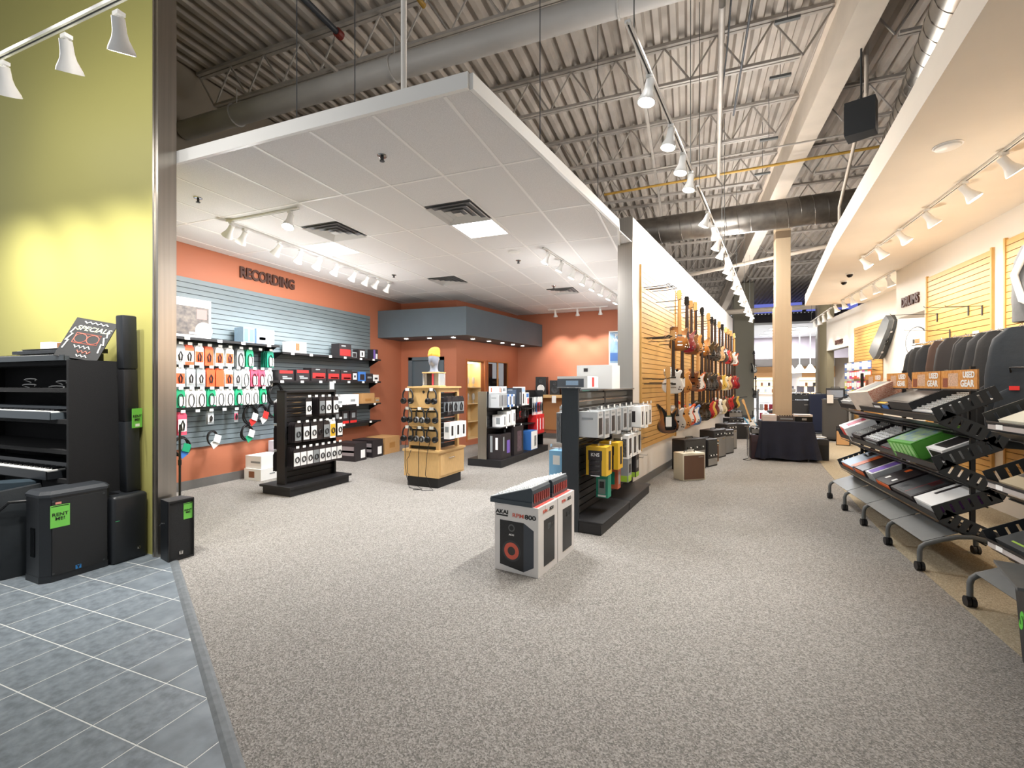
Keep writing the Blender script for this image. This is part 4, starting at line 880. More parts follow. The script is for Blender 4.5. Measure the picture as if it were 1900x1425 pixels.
def rack_row(rackobj, side, ylist, z, specs, rowlabel, depth=.2, nb=3, w=.108, h=.245):
    root = rackobj; out = Matrix.Rotation(rackobj.rotation_euler[2], 3, 'Z') @ Vector((side, 0, 0)); rz = math.atan2(out.x, -out.y)
    for i, (y, s) in enumerate(zip(ylist, specs)):
        pm('hook', root, mat('hook_steel', '9a9a9a'), MB().tube([(side * .03, y, z), (side * (.03 + depth), y, z), (side * (.03 + depth), y, z + .012)], .003, 5))
        pb('price_tag', root, WHITEP, side * (.034 + depth), side * (.0355 + depth), y - .025, y + .025, z + .002, z + .034)
        if s is None: continue
        mc, kind, back, nm = s[:4]; ww = s[4] if len(s) > 4 else w; hh = s[5] if len(s) > 5 else h; n2 = s[6] if len(s) > 6 else nb
        for j in range(n2 + 1):
            q = loc2w(rackobj, (side * (.03 + depth - .012 - j * .042), y, z - .004))
            lab = '%s, %s hook, %s' % (nm, ORD[i], rowlabel.replace('the ', '')) + (', %s back' % ORD[j] if j else '')
            pack(lab, q, rz + random.uniform(-.03, .03), ww, hh, mc, kind if j == 0 else 'plain', CK if 'cable' in rowlabel else 'packs on ' + rowlabel.split(' of ')[-1], back)
wc = (PLUSH, 'coil', P_DK, 'black cable on a white card'); wy = (P_YEL, 'coil', P_DK, 'yellow cable card'); wg_ = (GREYP, 'coil', P_DK, 'grey backed cable card')
rack_row(CR, 1, [.28, .40, .52, .64, .78], 1.33, [wc + (.108, .245, 0), None, wg_, wc, wc], 'the top row of the cable rack')
rack_row(CR, 1, [.10, .24, .37, .48, .60, .72, .86], .98, [wg_, wc, wc, (P_DK, 'coil', P_DK, 'black cable card'), wg_, (P_YEL, 'coil', PLUSH, 'yellow cable card'), wc], 'the middle row of the cable rack')
rack_row(CR, 1, [.08, .19, .30, .41, .52, .63, .74, .85], .63, [wc, wc, wc, wg_, wc, wc, wc, wc], 'the bottom row of the cable rack', nb=4)
# left side of the same rack: dark grey straps
st_ = (mat('strap_grey', '6f6a66', .6), 'plain', P_DK, 'grey ribbed strap pack'); sk = (P_DK, 'plain', P_DK, 'black adapter pack')
rack_row(CR, -1, [.10, .24, .4], 1.25, [st_, st_, st_], 'the upper left side of the cable rack', nb=2, w=.08, h=.26)
rack_row(CR, -1, [.10, .24], .92, [st_, sk], 'the middle left side of the cable rack', nb=2, w=.08, h=.3)
rack_row(CR, -1, [.10, .24], .55, [sk, sk], 'the lower left side of the cable rack', nb=3, w=.1, h=.24)
pm('sign_holder', CR, CLEAR, MB().box(.06, .064, .80, .90, 1.43, 1.56)); pm('sign_card', CR, WHITEP, MB().box(.0645, .066, .81, .89, 1.44, 1.55))
# ---------------------------------------------------------------- headphone stand
HS = thing('headphone_stand', 'maple headphone display stand with a wide cabinet base', 'display stand', (-3.66, 5.78, 0), R(-4))
W_, D_ = .62, .70
pb('plinth', HS, BLACKP, -W_/2 + .04, W_/2 - .04, .03, D_ - .03, 0, .15); pb('cabinet', HS, WOODM, -W_/2, W_/2, 0, D_, .15, .52); pb('cabinet_top', HS, WOODM, -W_/2 - .02, W_/2 + .02, -.02, D_ + .02, .52, .55)
pm('drawer_pull', HS, CHROME, MB().tube([(W_/2 + .001, .25, .42), (W_/2 + .02, .26, .42), (W_/2 + .02, .4, .42), (W_/2 + .001, .41, .42)], .004, 6)); pb('drawer_front', HS, WOODM, W_/2, W_/2 + .008, .03, D_ - .03, .18, .49)
UW = .54; y0 = .06; y1 = .62
pb('side_post', HS, WOODM, UW/2 - .05, UW/2, y0, y0 + .05, .55, 1.46); pb('side_post', HS, WOODM, UW/2 - .05, UW/2, y1 - .05, y1, .55, 1.46); pb('side_rail', HS, WOODM, UW/2 - .05, UW/2, y0 + .05, y1 - .05, 1.40, 1.46)
pb('left_side', HS, WOODM, -UW/2, -UW/2 + .02, y0, y1, .55, 1.46); pb('top_board', HS, WOODM, -UW/2 - .02, UW/2 + .03, y0 - .02, y1 + .02, 1.46, 1.485)
FZ = [(.60, .82), (.88, 1.10), (1.16, 1.46)]
for a, b in FZ:
    pb('front_panel', HS, WOODM, -UW/2 + .02, UW/2 - .05, y0 + .0, y0 + .02, a, b)
for z in (.85, 1.125): pb('ledge', HS, WOODM, -UW/2 - .01, UW/2 - .05, y0 - .03, y0 + .02, z, z + .02); 
pb('shadow_gap', HS, BLACKM, -UW/2 + .02, UW/2 - .05, y0 + .03, y0 + .05, .55, 1.46)
n = 11
for i in range(n): pb('slat', HS, BLACKP, UW/2 - .07, UW/2 - .05, y0 + .05, y1 - .05, .57 + i * .075, .57 + i * .075 + .062)
for z in (1.30, 1.0, .72): pb('steel_rail', HS, CHROME, UW/2 - .05, UW/2 - .046, y0 + .05, y1 - .05, z, z + .01)
pm('round_badge', HS, P_DK, MB().cyl((0, y0 - .002, 1.40), (0, y0 + .001, 1.40), .022, 16))
def headphones(label, p, rz, silver=False, flip=0.):
    t = thing('headphones', label, 'headphones', p, rz, 'headphones on the maple stand')
    arc = [(.078 * math.cos(a), 0, -.01 + .10 * math.sin(a)) for a in [R(q) for q in range(-25, 206, 15)]]
    pm('headband', t, BLACKS, cached('hp_band', lambda: MB().tube(arc, .011, 8).mesh('band', 60)))
    for s_ in (-1, 1):
        e = pm('ear_cup', t, mat('hp_silver', 'a9abad', .35) if silver else BLACKS, cached('hp_cup', lambda: MB().lathe([(0, -.022), (.036, -.02), (.042, -.004), (.042, .012), (.03, .02), (0, .02)], 18).mesh('cup', 40)), loc=(s_ * .055, -.012, -.075), rot=(R(90 + flip), R(s_ * 35), 0))
        pm('ear_pad', t, BLACKM, cached('hp_pad', lambda: MB().tube([(.03 * math.cos(a), .03 * math.sin(a), .02) for a in [R(q * 30) for q in range(13)]], .012, 6).mesh('pad', 60)), loc=(s_ * .055, -.012, -.075), rot=(R(90 + flip), R(s_ * 35), 0))
    pb('round_tag', t, WHITEP, -.03, .03, -.016, -.013, .06, .1); t.scale = (1.1, 1.1, 1.1)
    return t
hz = -R(4)
for r_, z in enumerate((1.35, 1.07, .79)):
    for c, x in enumerate((-.235, -.01, .2)):
        if r_ == 0 and c == 1: continue
        p = loc2w(HS, (x - .02, y0 - .045, z))
        pm('hanging_peg', HS, BLACKM, MB().cyl((x - .02, y0, z + .082), (x - .02, y0 - .06, z + .082), .008, 8))
        headphones('%s headphones on the %s ledge of the maple stand' % (('left', 'middle', 'right')[c], ('top', 'middle', 'bottom')[r_]), p, hz + random.uniform(-.25, .25), silver=(c == 1))
for k, (pts) in enumerate([[(-.22, -.0, .9), (-.25, -.05, .6), (-.24, -.07, .35), (-.2, -.08, .16), (-.12, -.12, .008), (.1, -.16, .008)], [(-.02, 0, .7), (-.01, -.05, .5), (0, -.06, .3), (.02, -.1, .03), (.12, -.14, .008), (.02, -.22, .008)], [(.16, 0, .7), (.14, -.05, .5), (.12, -.06, .2), (.22, -.08, .03), (.3, -.12, .008), (.15, -.2, .008)], [(-.18, 0, .55), (-.16, -.045, .52), (-.18, -.05, .45), (-.22, -.05, .40), (-.21, -.05, .2), (-.17, -.05, .17)]]):
    pm('cord', HS, BLACKM, MB().tube(pts, .0045, 5), 60)
# packs on the right side of the stand
wb_ = (PLUSH, 'shape', PLUSH, 'white boxed headphones'); bb_ = (GREYP, 'shape', P_DK, 'black and white pack')
for (z, specs, lab, hh) in ((1.33, [bb_, bb_, bb_], 'upper', .24), (.98, [wb_, wb_, wb_], 'lower', .26)):
    for i, s in enumerate(specs):
        y = .16 + i * .16
        pm('hook', HS, mat('hook_steel', '9a9a9a'), MB().tube([(UW/2 - .05, y, z), (UW/2 + .14, y, z)], .003, 5))
        for j in range(2):
            q = loc2w(HS, (UW/2 + .12 - j * .06, y, z - .004))
            if lab == 'upper': pack('%s black and white pack on the side of the maple stand' % ORD[i] + (', behind' if j else ''), q, hz + R(90) + random.uniform(-.2, .2), .14, hh, *s[:2], 'packs on the maple stand', s[2])
            elif j == 0: carton('headphone_box', '%s white headphone box hanging low on the right side of the maple stand' % ORD[i], 'box', q - Vector((0, 0, hh)), hz, (.1, .14, hh - .02), PLUSH, [('r', 0, 0, .05, .14, P_DK), ('f', 0, .02, .06, .08, GREYP)], [], 'white boxes on the maple stand')
# head with beanie on an acrylic riser
pd = thing('acrylic_riser', 'small clear riser with pictured panels on top of the maple stand', 'display riser', loc2w(HS, (.02, .3, 1.485)), hz)
pb('lower_board', pd, WOODM, -.15, .15, -.1, .1, 0, .012); pb('upper_board', pd, WOODM, -.15, .15, -.1, .1, .2, .215)
for s_ in (-.12, 0.02): pb('printed_panel', pd, P_DK if s_ < 0 else GREYP, s_, s_ + .09, -.02, -.01, .012, .2)
pb('pink_card', pd, P_PINK, -.02, .015, -.03, -.026, .012, .19); pb('clear_side', pd, CLEAR, -.145, -.14, -.09, .09, .012, .2); pb('clear_side', pd, CLEAR, .14, .145, -.09, .09, .012, .2)
hd = thing('mannequin_head', 'clear plastic mannequin head wearing an orange knit beanie', 'mannequin head', loc2w(HS, (.02, .3, 1.70)), hz + R(15))
GL = mat('clear_plastic', 'aeb4c0', .12, alpha=.55)
mb = MB(); N2 = 16; P = []
for i, (rx, ry, oy, z) in enumerate([(.075, .06, 0, 0), (.06, .055, 0, .04), (.058, .055, 0, .09), (.066, .07, -.01, .115), (.074, .085, -.02, .145), (.08, .098, -.012, .19), (.083, .104, -.004, .24), (.078, .1, .004, .28), (.06, .08, .008, .31), (.02, .03, .008, .325)]):
    P.append([(rx * math.cos(2 * math.pi * k / N2), oy + ry * math.sin(2 * math.pi * k / N2) - (.016 if (k == 12 and .15 < z < .22) else 0), z) for k in range(N2 + 1)])
pm('head', hd, GL, mb.grid(P), 60); pm('face_print', hd, mat('face_dark', '4b4a5c', .4), MB().lathe([(.055, 0), (.05, .08)], 14), loc=(0, -.03, .15)); 
KN = mat('orange_knit', 'e59a35', .9, noise=(60, .2), stretch=(1, 1, .2), bump=(90, .4))
P = []
for i, (r, oy, z) in enumerate([(.094, 0, .235), (.1, .0, .25), (.1, .002, .28), (.094, .006, .285), (.096, .012, .31), (.088, .03, .345), (.066, .055, .375), (.035, .075, .39), (.005, .085, .385)]):
    P.append([(r * math.cos(2 * math.pi * k / N2) * .92, oy + r * math.sin(2 * math.pi * k / N2) * 1.1, z + .06 * (r * math.sin(2 * math.pi * k / N2)) * -.6) for k in range(N2 + 1)])
pm('beanie', hd, KN, MB().grid(P), 60); pm('neck_base', hd, GL, MB().lathe([(.09, 0), (.09, .012), (.06, .02)], 18))
# ---------------------------------------------------------------- microphone shelf gondola
SHG = thing('shelf_gondola', 'black shelf gondola of boxed microphones in the middle of the recording corner', 'display rack', (-3.47, 7.62, 0), R(-4))
L2 = 2.45
pb('base_plinth', SHG, BLACKP, -.36, .34, 0, 1.2, 0, .13); pb('base_plinth', SHG, BLACKP, -.34, .32, 1.22, L2, 0, .13); pb('back_board', SHG, BLACKM, -.02, .0, .05, L2, .13, 1.38)
pb('end_panel', SHG, STEEL, -.16, .02, .03, .05, .13, 1.38, 'brushed steel end panel'); pb('end_panel', SHG, BLACKP, -.2, .2, L2 - .02, L2, .13, 1.38)
for i in range(15): pb('slat', SHG, BLACKP, .0, .014, .05, L2 - .02, .16 + i * .078, .16 + i * .078 + .066)
for z in (1.08, .72): pb('shelf', SHG, BLACKM, .014, .28, .06, 1.15, z - .015, z)
for z in (1.0, .68): pb('shelf', SHG, BLACKM, .014, .24, 1.3, 1.9, z - .012, z)
for i in range(6): pb('price_tag', SHG, WHITEP, .281, .285, .15 + i * .17, .19 + i * .17, (1.05, .69)[i % 2], (1.085, .725)[i % 2])
def sg_box(label, x, y, z, dim, m, pr=(), rz=0., tx=()): return carton('product_box', label, 'box', loc2w(SHG, (x, y, z + .001)), R(-4) + rz, dim, m, pr, tx, 'boxes on the microphone gondola')
for k in range(6): sg_box('%s slim grey upright microphone box in the row on the top shelf' % ORD[k], .13, .14 + k * .058, 1.08, (.22, .052, .26), P_SIL, [('r', 0, 0, .02, .2, P_DK), ('f', 0, .05, .1, .02, GREYP)])
for k, m_ in enumerate((P_BL, PLUSH, P_BL, PLUSH)): sg_box('%s blue or white upright box after the grey row on the top shelf' % ORD[k], .13, .53 + k * .085, 1.08, (.2, .07, .24), m_, [('r', 0, 0, .04, .16, P_DK if k % 2 else PLUSH)])
sg_box('white box with small coloured microphones lying on top of the grey row', .13, .28, 1.345, (.2, .34, .13), PLUSH, [('f', -.05, 0, .02, .08, P_ORG), ('r', -.11, 0, .03, .09, P_ORG), ('r', -.06, -.01, .025, .08, P_DK), ('r', .06, 0, .12, .06, GREYP)])
sg_box('tall dark blue microphone box on the top shelf', .13, 1.0, 1.08, (.24, .24, .36), mat('box_navy', '2c3440', .4), [('f', 0, 0, .2, .28, mat('mic_art', '4a5a70', .4, noise=(14, .4))), ('r', .04, -.03, .06, .24, GREYP), ('f', -.03, .13, .1, .03, PLUSH)])
sg_box('white box at the right end of the top shelf with a mic picture', .13, 1.25, 1.08, (.2, .18, .38), PLUSH, [('f', 0, -.05, .05, .2, P_DK), ('r', 0, -.05, .05, .2, P_DK), ('r', 0, .13, .14, .08, P_LB)])
sg_box('blue red and white box past the right end of the top shelf', .13, 1.46, 1.08, (.2, .16, .26), PLUSH, [('r', 0, .07, .12, .08, P_BL), ('r', .03, -.05, .06, .12, mat('trim_red', 'd6302c'))])
for k in range(3): sg_box('%s white boxed microphone on the middle shelf' % ORD[k], .15, .30 + k * .21, .72, (.2, .18, (.22, .28, .30)[k]), PLUSH, [('r', .03, 0, .03, .16, P_DK), ('f', .02, 0, .08, .12, GREYP)])
sg_box('large black box with a violet panel on the base of the gondola', .14, .30, .13, (.3, .42, .46), P_DK, [('f', -.05, .05, .05, .3, GREYP), ('r', .1, -.02, .13, .24, P_PUR), ('f', .06, .06, .05, .22, WHITEP), ('r', -.1, .05, .06, .26, GREYP)])
sg_box('black microphone box with a silver picture on the base of the gondola', .14, .86, .13, (.32, .44, .56), P_DK, [('r', .03, -.02, .2, .4, mat('mic_art2', '5d4b52', .4, noise=(8, .5))), ('f', -.04, .02, .04, .4, GREYP)])
sg_box('blue and white speaker box on the far base of the gondola', .17, 1.62, .13, (.3, .36, .40), P_BL, [('r', .0, 0, .34, .38, PLUSH), ('r', .05, -.02, .12, .22, mat('speaker_art', '3a2a36', .5))])
for r_, z in enumerate((1.02, .90)):
    for i in range(5):
        p = loc2w(SHG, (.17, 1.1 + i * .13, z)); 
        pm('hook', SHG, mat('hook_steel', '9a9a9a'), MB().tube([(.01, 1.1 + i * .13, z), (.18, 1.1 + i * .13, z)], .003, 5))
        if r_ == 0: pack('%s small black and red accessory pack hanging in the far bay of the gondola' % ORD[i], p, R(86), .09, .2, (P_DK, mat('trim_red', 'd6302c'), P_DK, GREYP, P_DK)[i], 'shape', 'accessory packs in the far bay', P_DK)
for i in range(6):
    p = loc2w(SHG, (.2, 1.85 + i * .1, 1.22))
    pm('hook', SHG, mat('hook_steel', '9a9a9a'), MB().tube([(.01, 1.85 + i * .1, 1.22), (.2, 1.85 + i * .1, 1.22)], .003, 5))
    pack('%s tall pack hanging at the far end of the gondola' % ORD[i], p, R(86), .11, .36, (GREYP, P_SIL, P_BL, mat('trim_red', 'd6302c'), P_PINK, P_SIL)[i], 'shape', 'tall packs at the far end', (P_SIL, PLUSH, P_SIL, PLUSH, PLUSH, PLUSH)[i])
for i in range(3): sg_box('%s red upright box at the far end of the gondola' % ORD[i], .16, 1.95 + i * .17, .42, (.2, .15, .42), mat('box_bright_red', 'd4282a', .45), [('r', 0, 0, .04, .25, PLUSH)])
pb('far_shelf', SHG, BLACKM, .014, .28, 1.85, 2.43, .40, .42)
# ---------------------------------------------------------------- headphone gondola in the foreground
FG = thing('slat_gondola', 'dark slatted gondola of boxed headphones in the foreground', 'display rack', (-1.13, 4.60, 0), R(-8.5))
L3 = 2.1; DARKN = mat('gondola_navy', '20272d', .5, noise=(10, .08))
pb('end_panel', FG, DARKN, -.09, .09, 0, .03, .0, 1.465); pb('end_panel', FG, DARKN, -.09, .09, L3 - .03, L3, .0, 1.465); pb('core_board', FG, BLACKM, -.012, .012, .03, L3 - .03, .1, 1.44)
for k in range(2):
    pm('base_deck', FG, BLACKP, rounded_box_mesh(.7, L3/2 - .01, .02, .008, 2), loc=(.0, (k + .5) * L3/2, .11)); pb('base_plinth', FG, BLACKP, -.33, .33, k * L3/2 + .01, (k + 1) * L3/2 - .01, .005, .11)
pb('upright', FG, BLACKM, -.03, .03, L3/2 - .02, L3/2 + .02, .13, 1.45)
for s_ in (-1, 1):
    for i in range(17):
        for k in range(2): pb('slat', FG, BLACKP if i < 15 else GREYM, s_ * .012, s_ * .028, k * L3/2 + .04, (k + 1) * L3/2 - .02, .145 + i * .0762, .145 + i * .0762 + .064)
    for z in (1.33, 1.25, .93, .86, .52):
        for k in range(2): pb('steel_rail', FG, CHROME, s_ * .0275, s_ * .03, k * L3/2 + .04, (k + 1) * L3/2 - .03, z, z + .012)
pb('top_cap', FG, DARKN, -.10, .10, -.01, .05, 1.465, 1.48)
FRZ = FG.rotation_euler[2]
def fg_box(label, y, z, dim, m, pr=(), reach=.26, name='headphone_box', side=1, tx=()):
    """box hanging by a hook: z = top of box, dim = (out from rack, along rack, height)"""
    pm('hook', FG, mat('hook_steel', '9a9a9a'), MB().tube([(side * .028, y, z + .02), (side * (.03 + reach), y, z + .02), (side * (.03 + reach), y, z + .035)], .0035, 5))
    pb('price_tag', FG, WHITEP, side * (.032 + reach), side * (.034 + reach), y - .025, y + .025, z + .025, z + .06)
    t = carton(name, label, 'box', loc2w(FG, (side * (.03 + reach - dim[0] / 2 - .01), y, z - dim[2])), FRZ, dim, m, pr, tx, 'boxes hanging on the foreground gondola')
    pb('hang_tab', t, CLEAR, -.002, .002, -.03, .03, dim[2], dim[2] + .03); return t
HPA = mat('hp_art', '3b3c3e', .4, noise=(9, .5), second='77797a')
for k, y in enumerate([.14, .36, .58, .80, 1.06, 1.28, 1.50, 1.72, 1.92]):
    white = k > 5
    fg_box('%s %s headphone box from the near end in the top row of the foreground gondola' % (ORD[k], 'white' if white else 'grey'), y, 1.235, (.20 + .02 * (k == 0), .17, .26 + .03 * (k % 2)), PLUSH if white else P_SIL, [('r', 0, -.02, .11, .17, HPA if k % 2 else P_DK), ('f', 0, .06, .12, .02, GREYP), ('r', 0, .1, .1, .02, GREYP)] if not white else [('r', 0, -.02, .06, .17, P_DK), ('f', 0, 0, .06, .14, P_DK)], .26 if not white else .36)
for k, y in enumerate([.30, .72]):
    fg_box('%s yellow and black headphone box on the foreground gondola' % ('near', 'far')[k], y, .86, (.22, .19, .30), P_YEL, [('f', -.01, .06, .15, .1, P_DK), ('f', -.01, -.07, .14, .16, P_DK), ('r', .02, 0, .07, .2, P_DK)] + [('f', -.01, .0 - .05 * j, .1, .018, PLUSH) for j in range(4)], .30, tx=[('f', -.01, .065, 'KNS', .05, PLUSH, .001)])
for k, y in enumerate([1.14, 1.36, 1.58]): fg_box('%s black and white headphone box in the middle row past the yellow boxes' % ORD[k], y, .90, (.20, .18, .28), PLUSH, [('f', 0, -.01, .16, .22, HPA), ('r', .0, 0, .1, .2, P_DK)], .30)
fg_box('green earphone pack low on the foreground gondola', .44, .53, (.13, .12, .24), P_TEAL, [('f', 0, 0, .08, .16, CLEAR), ('f', 0, .02, .05, .07, P_DK), ('f', -.0, -.1, .09, .02, PLUSH)], .26, 'earphone_pack')
fg_box('orange and teal earphone pack low on the foreground gondola', .74, .57, (.14, .12, .24), mat('pack_rust', 'b8583a', .5), [('f', 0, 0, .07, .14, P_TEAL), ('r', 0, .0, .06, .14, GREYP)], .28, 'earphone_pack')
fg_box('grey and lime headphone pack low on the foreground gondola', 1.12, .62, (.16, .16, .28), GREYP, [('r', 0, -.10, .14, .07, P_LIME), ('f', 0, -.10, .14, .07, P_LIME), ('r', 0, .02, .08, .1, P_DK)], .3, 'earphone_pack')
fg_box('black and lime headphone pack low on the foreground gondola', 1.48, .62, (.16, .16, .28), P_DK, [('r', 0, -.11, .14, .06, P_LIME), ('f', 0, -.11, .14, .06, P_LIME), ('r', 0, .02, .08, .1, GREYP)], .3, 'earphone_pack')
for k, y in enumerate([1.62, 1.85]):
    for z in (.80, .56): pm('hook', FG, mat('hook_steel', '9a9a9a'), MB().tube([(.028, y, z), (.36, y, z), (.36, y, z + .015)], .0035, 5))
# left side of the gondola
fg_box('silver headphone box on the left side of the foreground gondola', .16, 1.22, (.05, .28, .32), P_SIL, [('f', 0, 0, .045, .3, HPA)], .14, side=-1)
fg_box('second silver headphone box on the left side of the foreground gondola', .5, 1.22, (.2, .2, .32), P_SIL, [('f', 0, -.02, .16, .22, HPA), ('f', 0, .12, .12, .03, PLUSH)], .27, side=-1)
fg_box('long light blue box hanging low on the left side of the foreground gondola', .2, .80, (.17, .16, .40), mat('box_sky', '86bfe6', .45), [('f', 0, .1, .08, .1, PLUSH), ('f', .0, -.17, .1, .02, PLUSH)], .27, side=-1)
# boxes on top of the gondola
carton('product_box', 'grey and white microphone box lying on top of the foreground gondola', 'box', loc2w(FG, (-.02, .28, 1.481)), FRZ, (.34, .34, .12), PLUSH, [('f', -.02, -.01, .30, .09, mat('slate_print', '5a6068', .5)), ('f', .0, -.01, .14, .05, P_LB), ('r', 0, .0, .06, .1, mat('trim_red', 'd6302c'))], [])
carton('product_box', 'plain white box behind the microphone box on the gondola top', 'box', loc2w(FG, (.05, .75, 1.466)), FRZ, (.42, .3, .27), PLUSH, [('f', -.1, .08, .05, .04, P_DK)], [])
pb('top_shelf', FG, mat('shelf_steel', '8f9293', .35, .6), -.1, .12, .55, L3, 1.445, 1.465)
# monitor boxes and the two small mixers on them
AK = (.40, .36, .545); AR = R(-9)
akm = mat('carton_white', 'dedbd8', .5, noise=(3, .03)); BLK = mat('print_black', '1e1f22', .35); RNG = mat('cone_red', 'd5604c', .5)
ax = Vector((math.sin(-AR), math.cos(-AR), 0)); bx_ = Vector((ax.y, -ax.x, 0))
c0 = Vector((-1.255, 3.60, 0))
for k in range(2):
    t = carton('monitor_carton', ('near' if k == 0 else 'far') + ' white studio monitor carton with a speaker picture on the floor', 'box', c0 + ax * (k * .372), AR, AK, akm, [('r', .02, -.03, .20, .37, BLK), ('r', .02, .09, .05, .045, GREYP), ('r', .075, .09, .03, .03, GREYP), ('r', .05, .245, .2, .05, akm)], [], 'studio monitor cartons')
    letters(t, AK, 'r', -.06, .225, 'RPM', .036, RNG, .0006, 1.2); letters(t, AK, 'r', .06, .225, '800', .04, INK, .001, 1.3)
    letters(t, AK, 'f', -.13, .205, 'AKAI', .044, INK, .0014, 1.2); panel(t, AK, 'f', -.13, .178, .11, .012, INK, 'printed_rule', .0015)
    letters(t, AK, 'f', .02, .19, 'RPM', .044, RNG, .0006, 1.3); letters(t, AK, 'f', .13, .19, '800', .05, INK, .0012, 1.35)
    f0 = Vector((0, -AK[1] / 2, AK[2] / 2)); mm = MB().prism([(-.15, .14), (-.15, -.22), (.07, -.25), (.07, .14)], 0, .002).mesh()
    pm('printed_front', t, BLK, mm, loc=f0 + Vector((0, -.0, 0)), rot=(R(90), 0, 0)); pm('printed_side', t, mat('print_slate', '3d434c', .35), MB().prism([(.07, .14), (.07, -.25), (.16, -.20), (.16, .09)], 0, .0019), loc=f0, rot=(R(90), 0, 0))
    for (cx, cz, r_, m2, o_) in ((-.04, .085, .03, GREYM, .003), (-.04, .085, .02, BLK, .004), (-.04, -.10, .085, DGREYM, .003), (-.04, -.10, .068, RNG, .004), (-.04, -.10, .035, mat('cone_dark', '3a3432', .4), .005)):
        pm('printed_disc', t, m2, MB().cyl((0, 0, 0), (0, 0, o_), r_, 28), loc=f0 + Vector((cx, 0, cz)), rot=(R(90), 0, 0))
    letters(t, AK, 'f', -.04, .03, 'AKAI', .02, WHITEP, .0006, 1.1, out=.004)
    panel(t, AK, 't', .0, .0, .36, .33, mat('carton_red', 'd6584e', .5), 'red_top_panel', .0015)
MXR = mat('mixer_grey', 'aeb3b6', .4)
for k in range(2):
    mx = thing('mixing_desk', ('near' if k == 0 else 'far') + ' small mixing desk sloping on top of the monitor cartons', 'mixer', c0 + ax * (k * .37 - .02) + Vector((0, 0, .5465)) - bx_ * .04, AR)
    MM = Matrix(((1, 0, 0, 0), (0, 1, 0, 0), (0, 0, 1, 0), (0, 0, 0, 1)))
    prof = [(-.20, 0), (.19, 0), (.19, .13), (.175, .15), (-.2, .04)]
    pm('chassis', mx, mat('mixer_dark', '3a444c', .4), MB().prism(prof, -.16, .16, Matrix(((1, 0, 0, 0), (0, 0, 1, 0), (0, 1, 0, 0), (0, 0, 0, 1)))))
    sl = math.atan2(.11, .375); fp = pm('control_panel', mx, MXR, MB().box(-.20, .19, -.165, .165, 0, .006), loc=(-.005, 0, .096), rot=(0, -sl, 0))
    m_ = MB()
    for i in range(9):
        for j in range(8): m_.lathe([(.008, .006), (.007, .022), (0, .022)], 7, Matrix.Translation((-.13 + i * .036, -.135 + j * .038, 0)))
    o = pm('control_knobs', mx, PLUSH, m_, loc=(-.005, 0, .096), rot=(0, -sl, 0)); o['kind'] = 'stuff'
    m_ = MB()
    for i in range(8): m_.box(.192, .196, -.14 + i * .037, -.12 + i * .037, .03, .1)
    o = pm('jack_sockets', mx, mat('jack_red', '9a3a34', .5), m_); o['kind'] = 'stuff'
    pb('end_cheek', mx, mat('mixer_dark', '3a444c'), -.2, .19, -.168, -.16, 0, .035)
# ---------------------------------------------------------------- back wall: shelf of monitors, poster
bsf = thing('wall_shelf', 'long maple shelf of studio monitors on the back orange wall', 'shelf', (-2.3, 12.46, 1.22))
pb('shelf_board', bsf, WOODM, -1.75, 1.75, -.36, .03, -.08, 0); pb('lower_panel', bsf, mat('tan_panel', 'b07a4a', .6), -1.7, 1.7, 0, .03, -1.0, -.08)
for i in range(7): pb('price_card', bsf, WHITEP, -1.66 + i * .48, -1.54 + i * .48, -.366, -.362, -.22, -.02)
MONS = [(-3.82, .30, .50, 'b', 'w'), (-3.42, .28, .40, 'b', 'd'), (-3.12, .22, .36, 'b', 'd'), (-2.93, .28, .44, 'w', 'd'), (-2.55, .36, .56, 'b', 't'), (-2.2, .36, .50, 'b', 't'), (-1.85, .3, .42, 'b', 'd'), (-1.42, .36, .54, 'w', 'd'), (-1.05, .38, .52, 'b', 'w'), (-.72, .3, .5, 'b', 'd')]
for k, (x, w, h, c, cone) in enumerate(MONS):
    t = thing('studio_monitor', '%s studio monitor from the left on the maple wall shelf, %s cabinet' % (ORD[k], 'white' if c == 'w' else 'black'), 'loudspeaker', (x, 12.28, 1.221), R(2), 'studio monitors on the wall shelf')
    pb('cabinet', t, PLUSH if c == 'w' else BLACKS, -w/2, w/2, -.13, .13, 0, h)
    pm('woofer', t, {'w': PLUSH, 'd': DGREYM, 't': P_TEAL}[cone], MB().lathe([(w*.36, 0), (w*.34, .012), (w*.28, .012), (w*.12, -.0), (0, .008)], 20), 30, loc=(0, -.13, h*.34), rot=(R(90), 0, 0))
    pm('tweeter', t, DGREYM, MB().lathe([(w*.18, 0), (w*.17, .01), (w*.06, .004), (0, .01)], 16), 30, loc=(0, -.13, h*.76), rot=(R(90), 0, 0))
po = thing('wall_poster', 'blue framed poster reading Perform on the back orange wall', 'poster', (-1.62, 12.49, 2.0))
pb('frame', po, PLUSH, -.36, .36, -.03, 0, 0, .95); pb('picture', po, mat('poster_blue', '7e9db8', .5, noise=(3, .3)), -.33, .33, -.034, -.03, .09, .92); pb('picture_base', po, mat('poster_deep', '3f67a4', .5), -.33, .33, -.036, -.034, .14, .36)
link('lettering', text_mesh('Perform\nWarranty', .13, .003, .001), PLUSH, po, (.02, -.037, .76), (R(90), 0, 0)); pb('caption_bar', po, P_LB, -.24, .24, -.036, -.034, .86, .89)
pm('guitar_picture', po, mat('poster_orange', 'e0935c', .5), MB().prism([(.02, .2), (.14, .18), (.17, .3), (.1, .36), (.1, .55), (.07, .55), (.06, .36), (.0, .3)], 0, .002), loc=(-.04, -.036, 0), rot=(R(90), 0, 0)); pb('green_patch', po, mat('poster_green', '72c23e', .5), .16, .28, -.037, -.035, .2, .42)
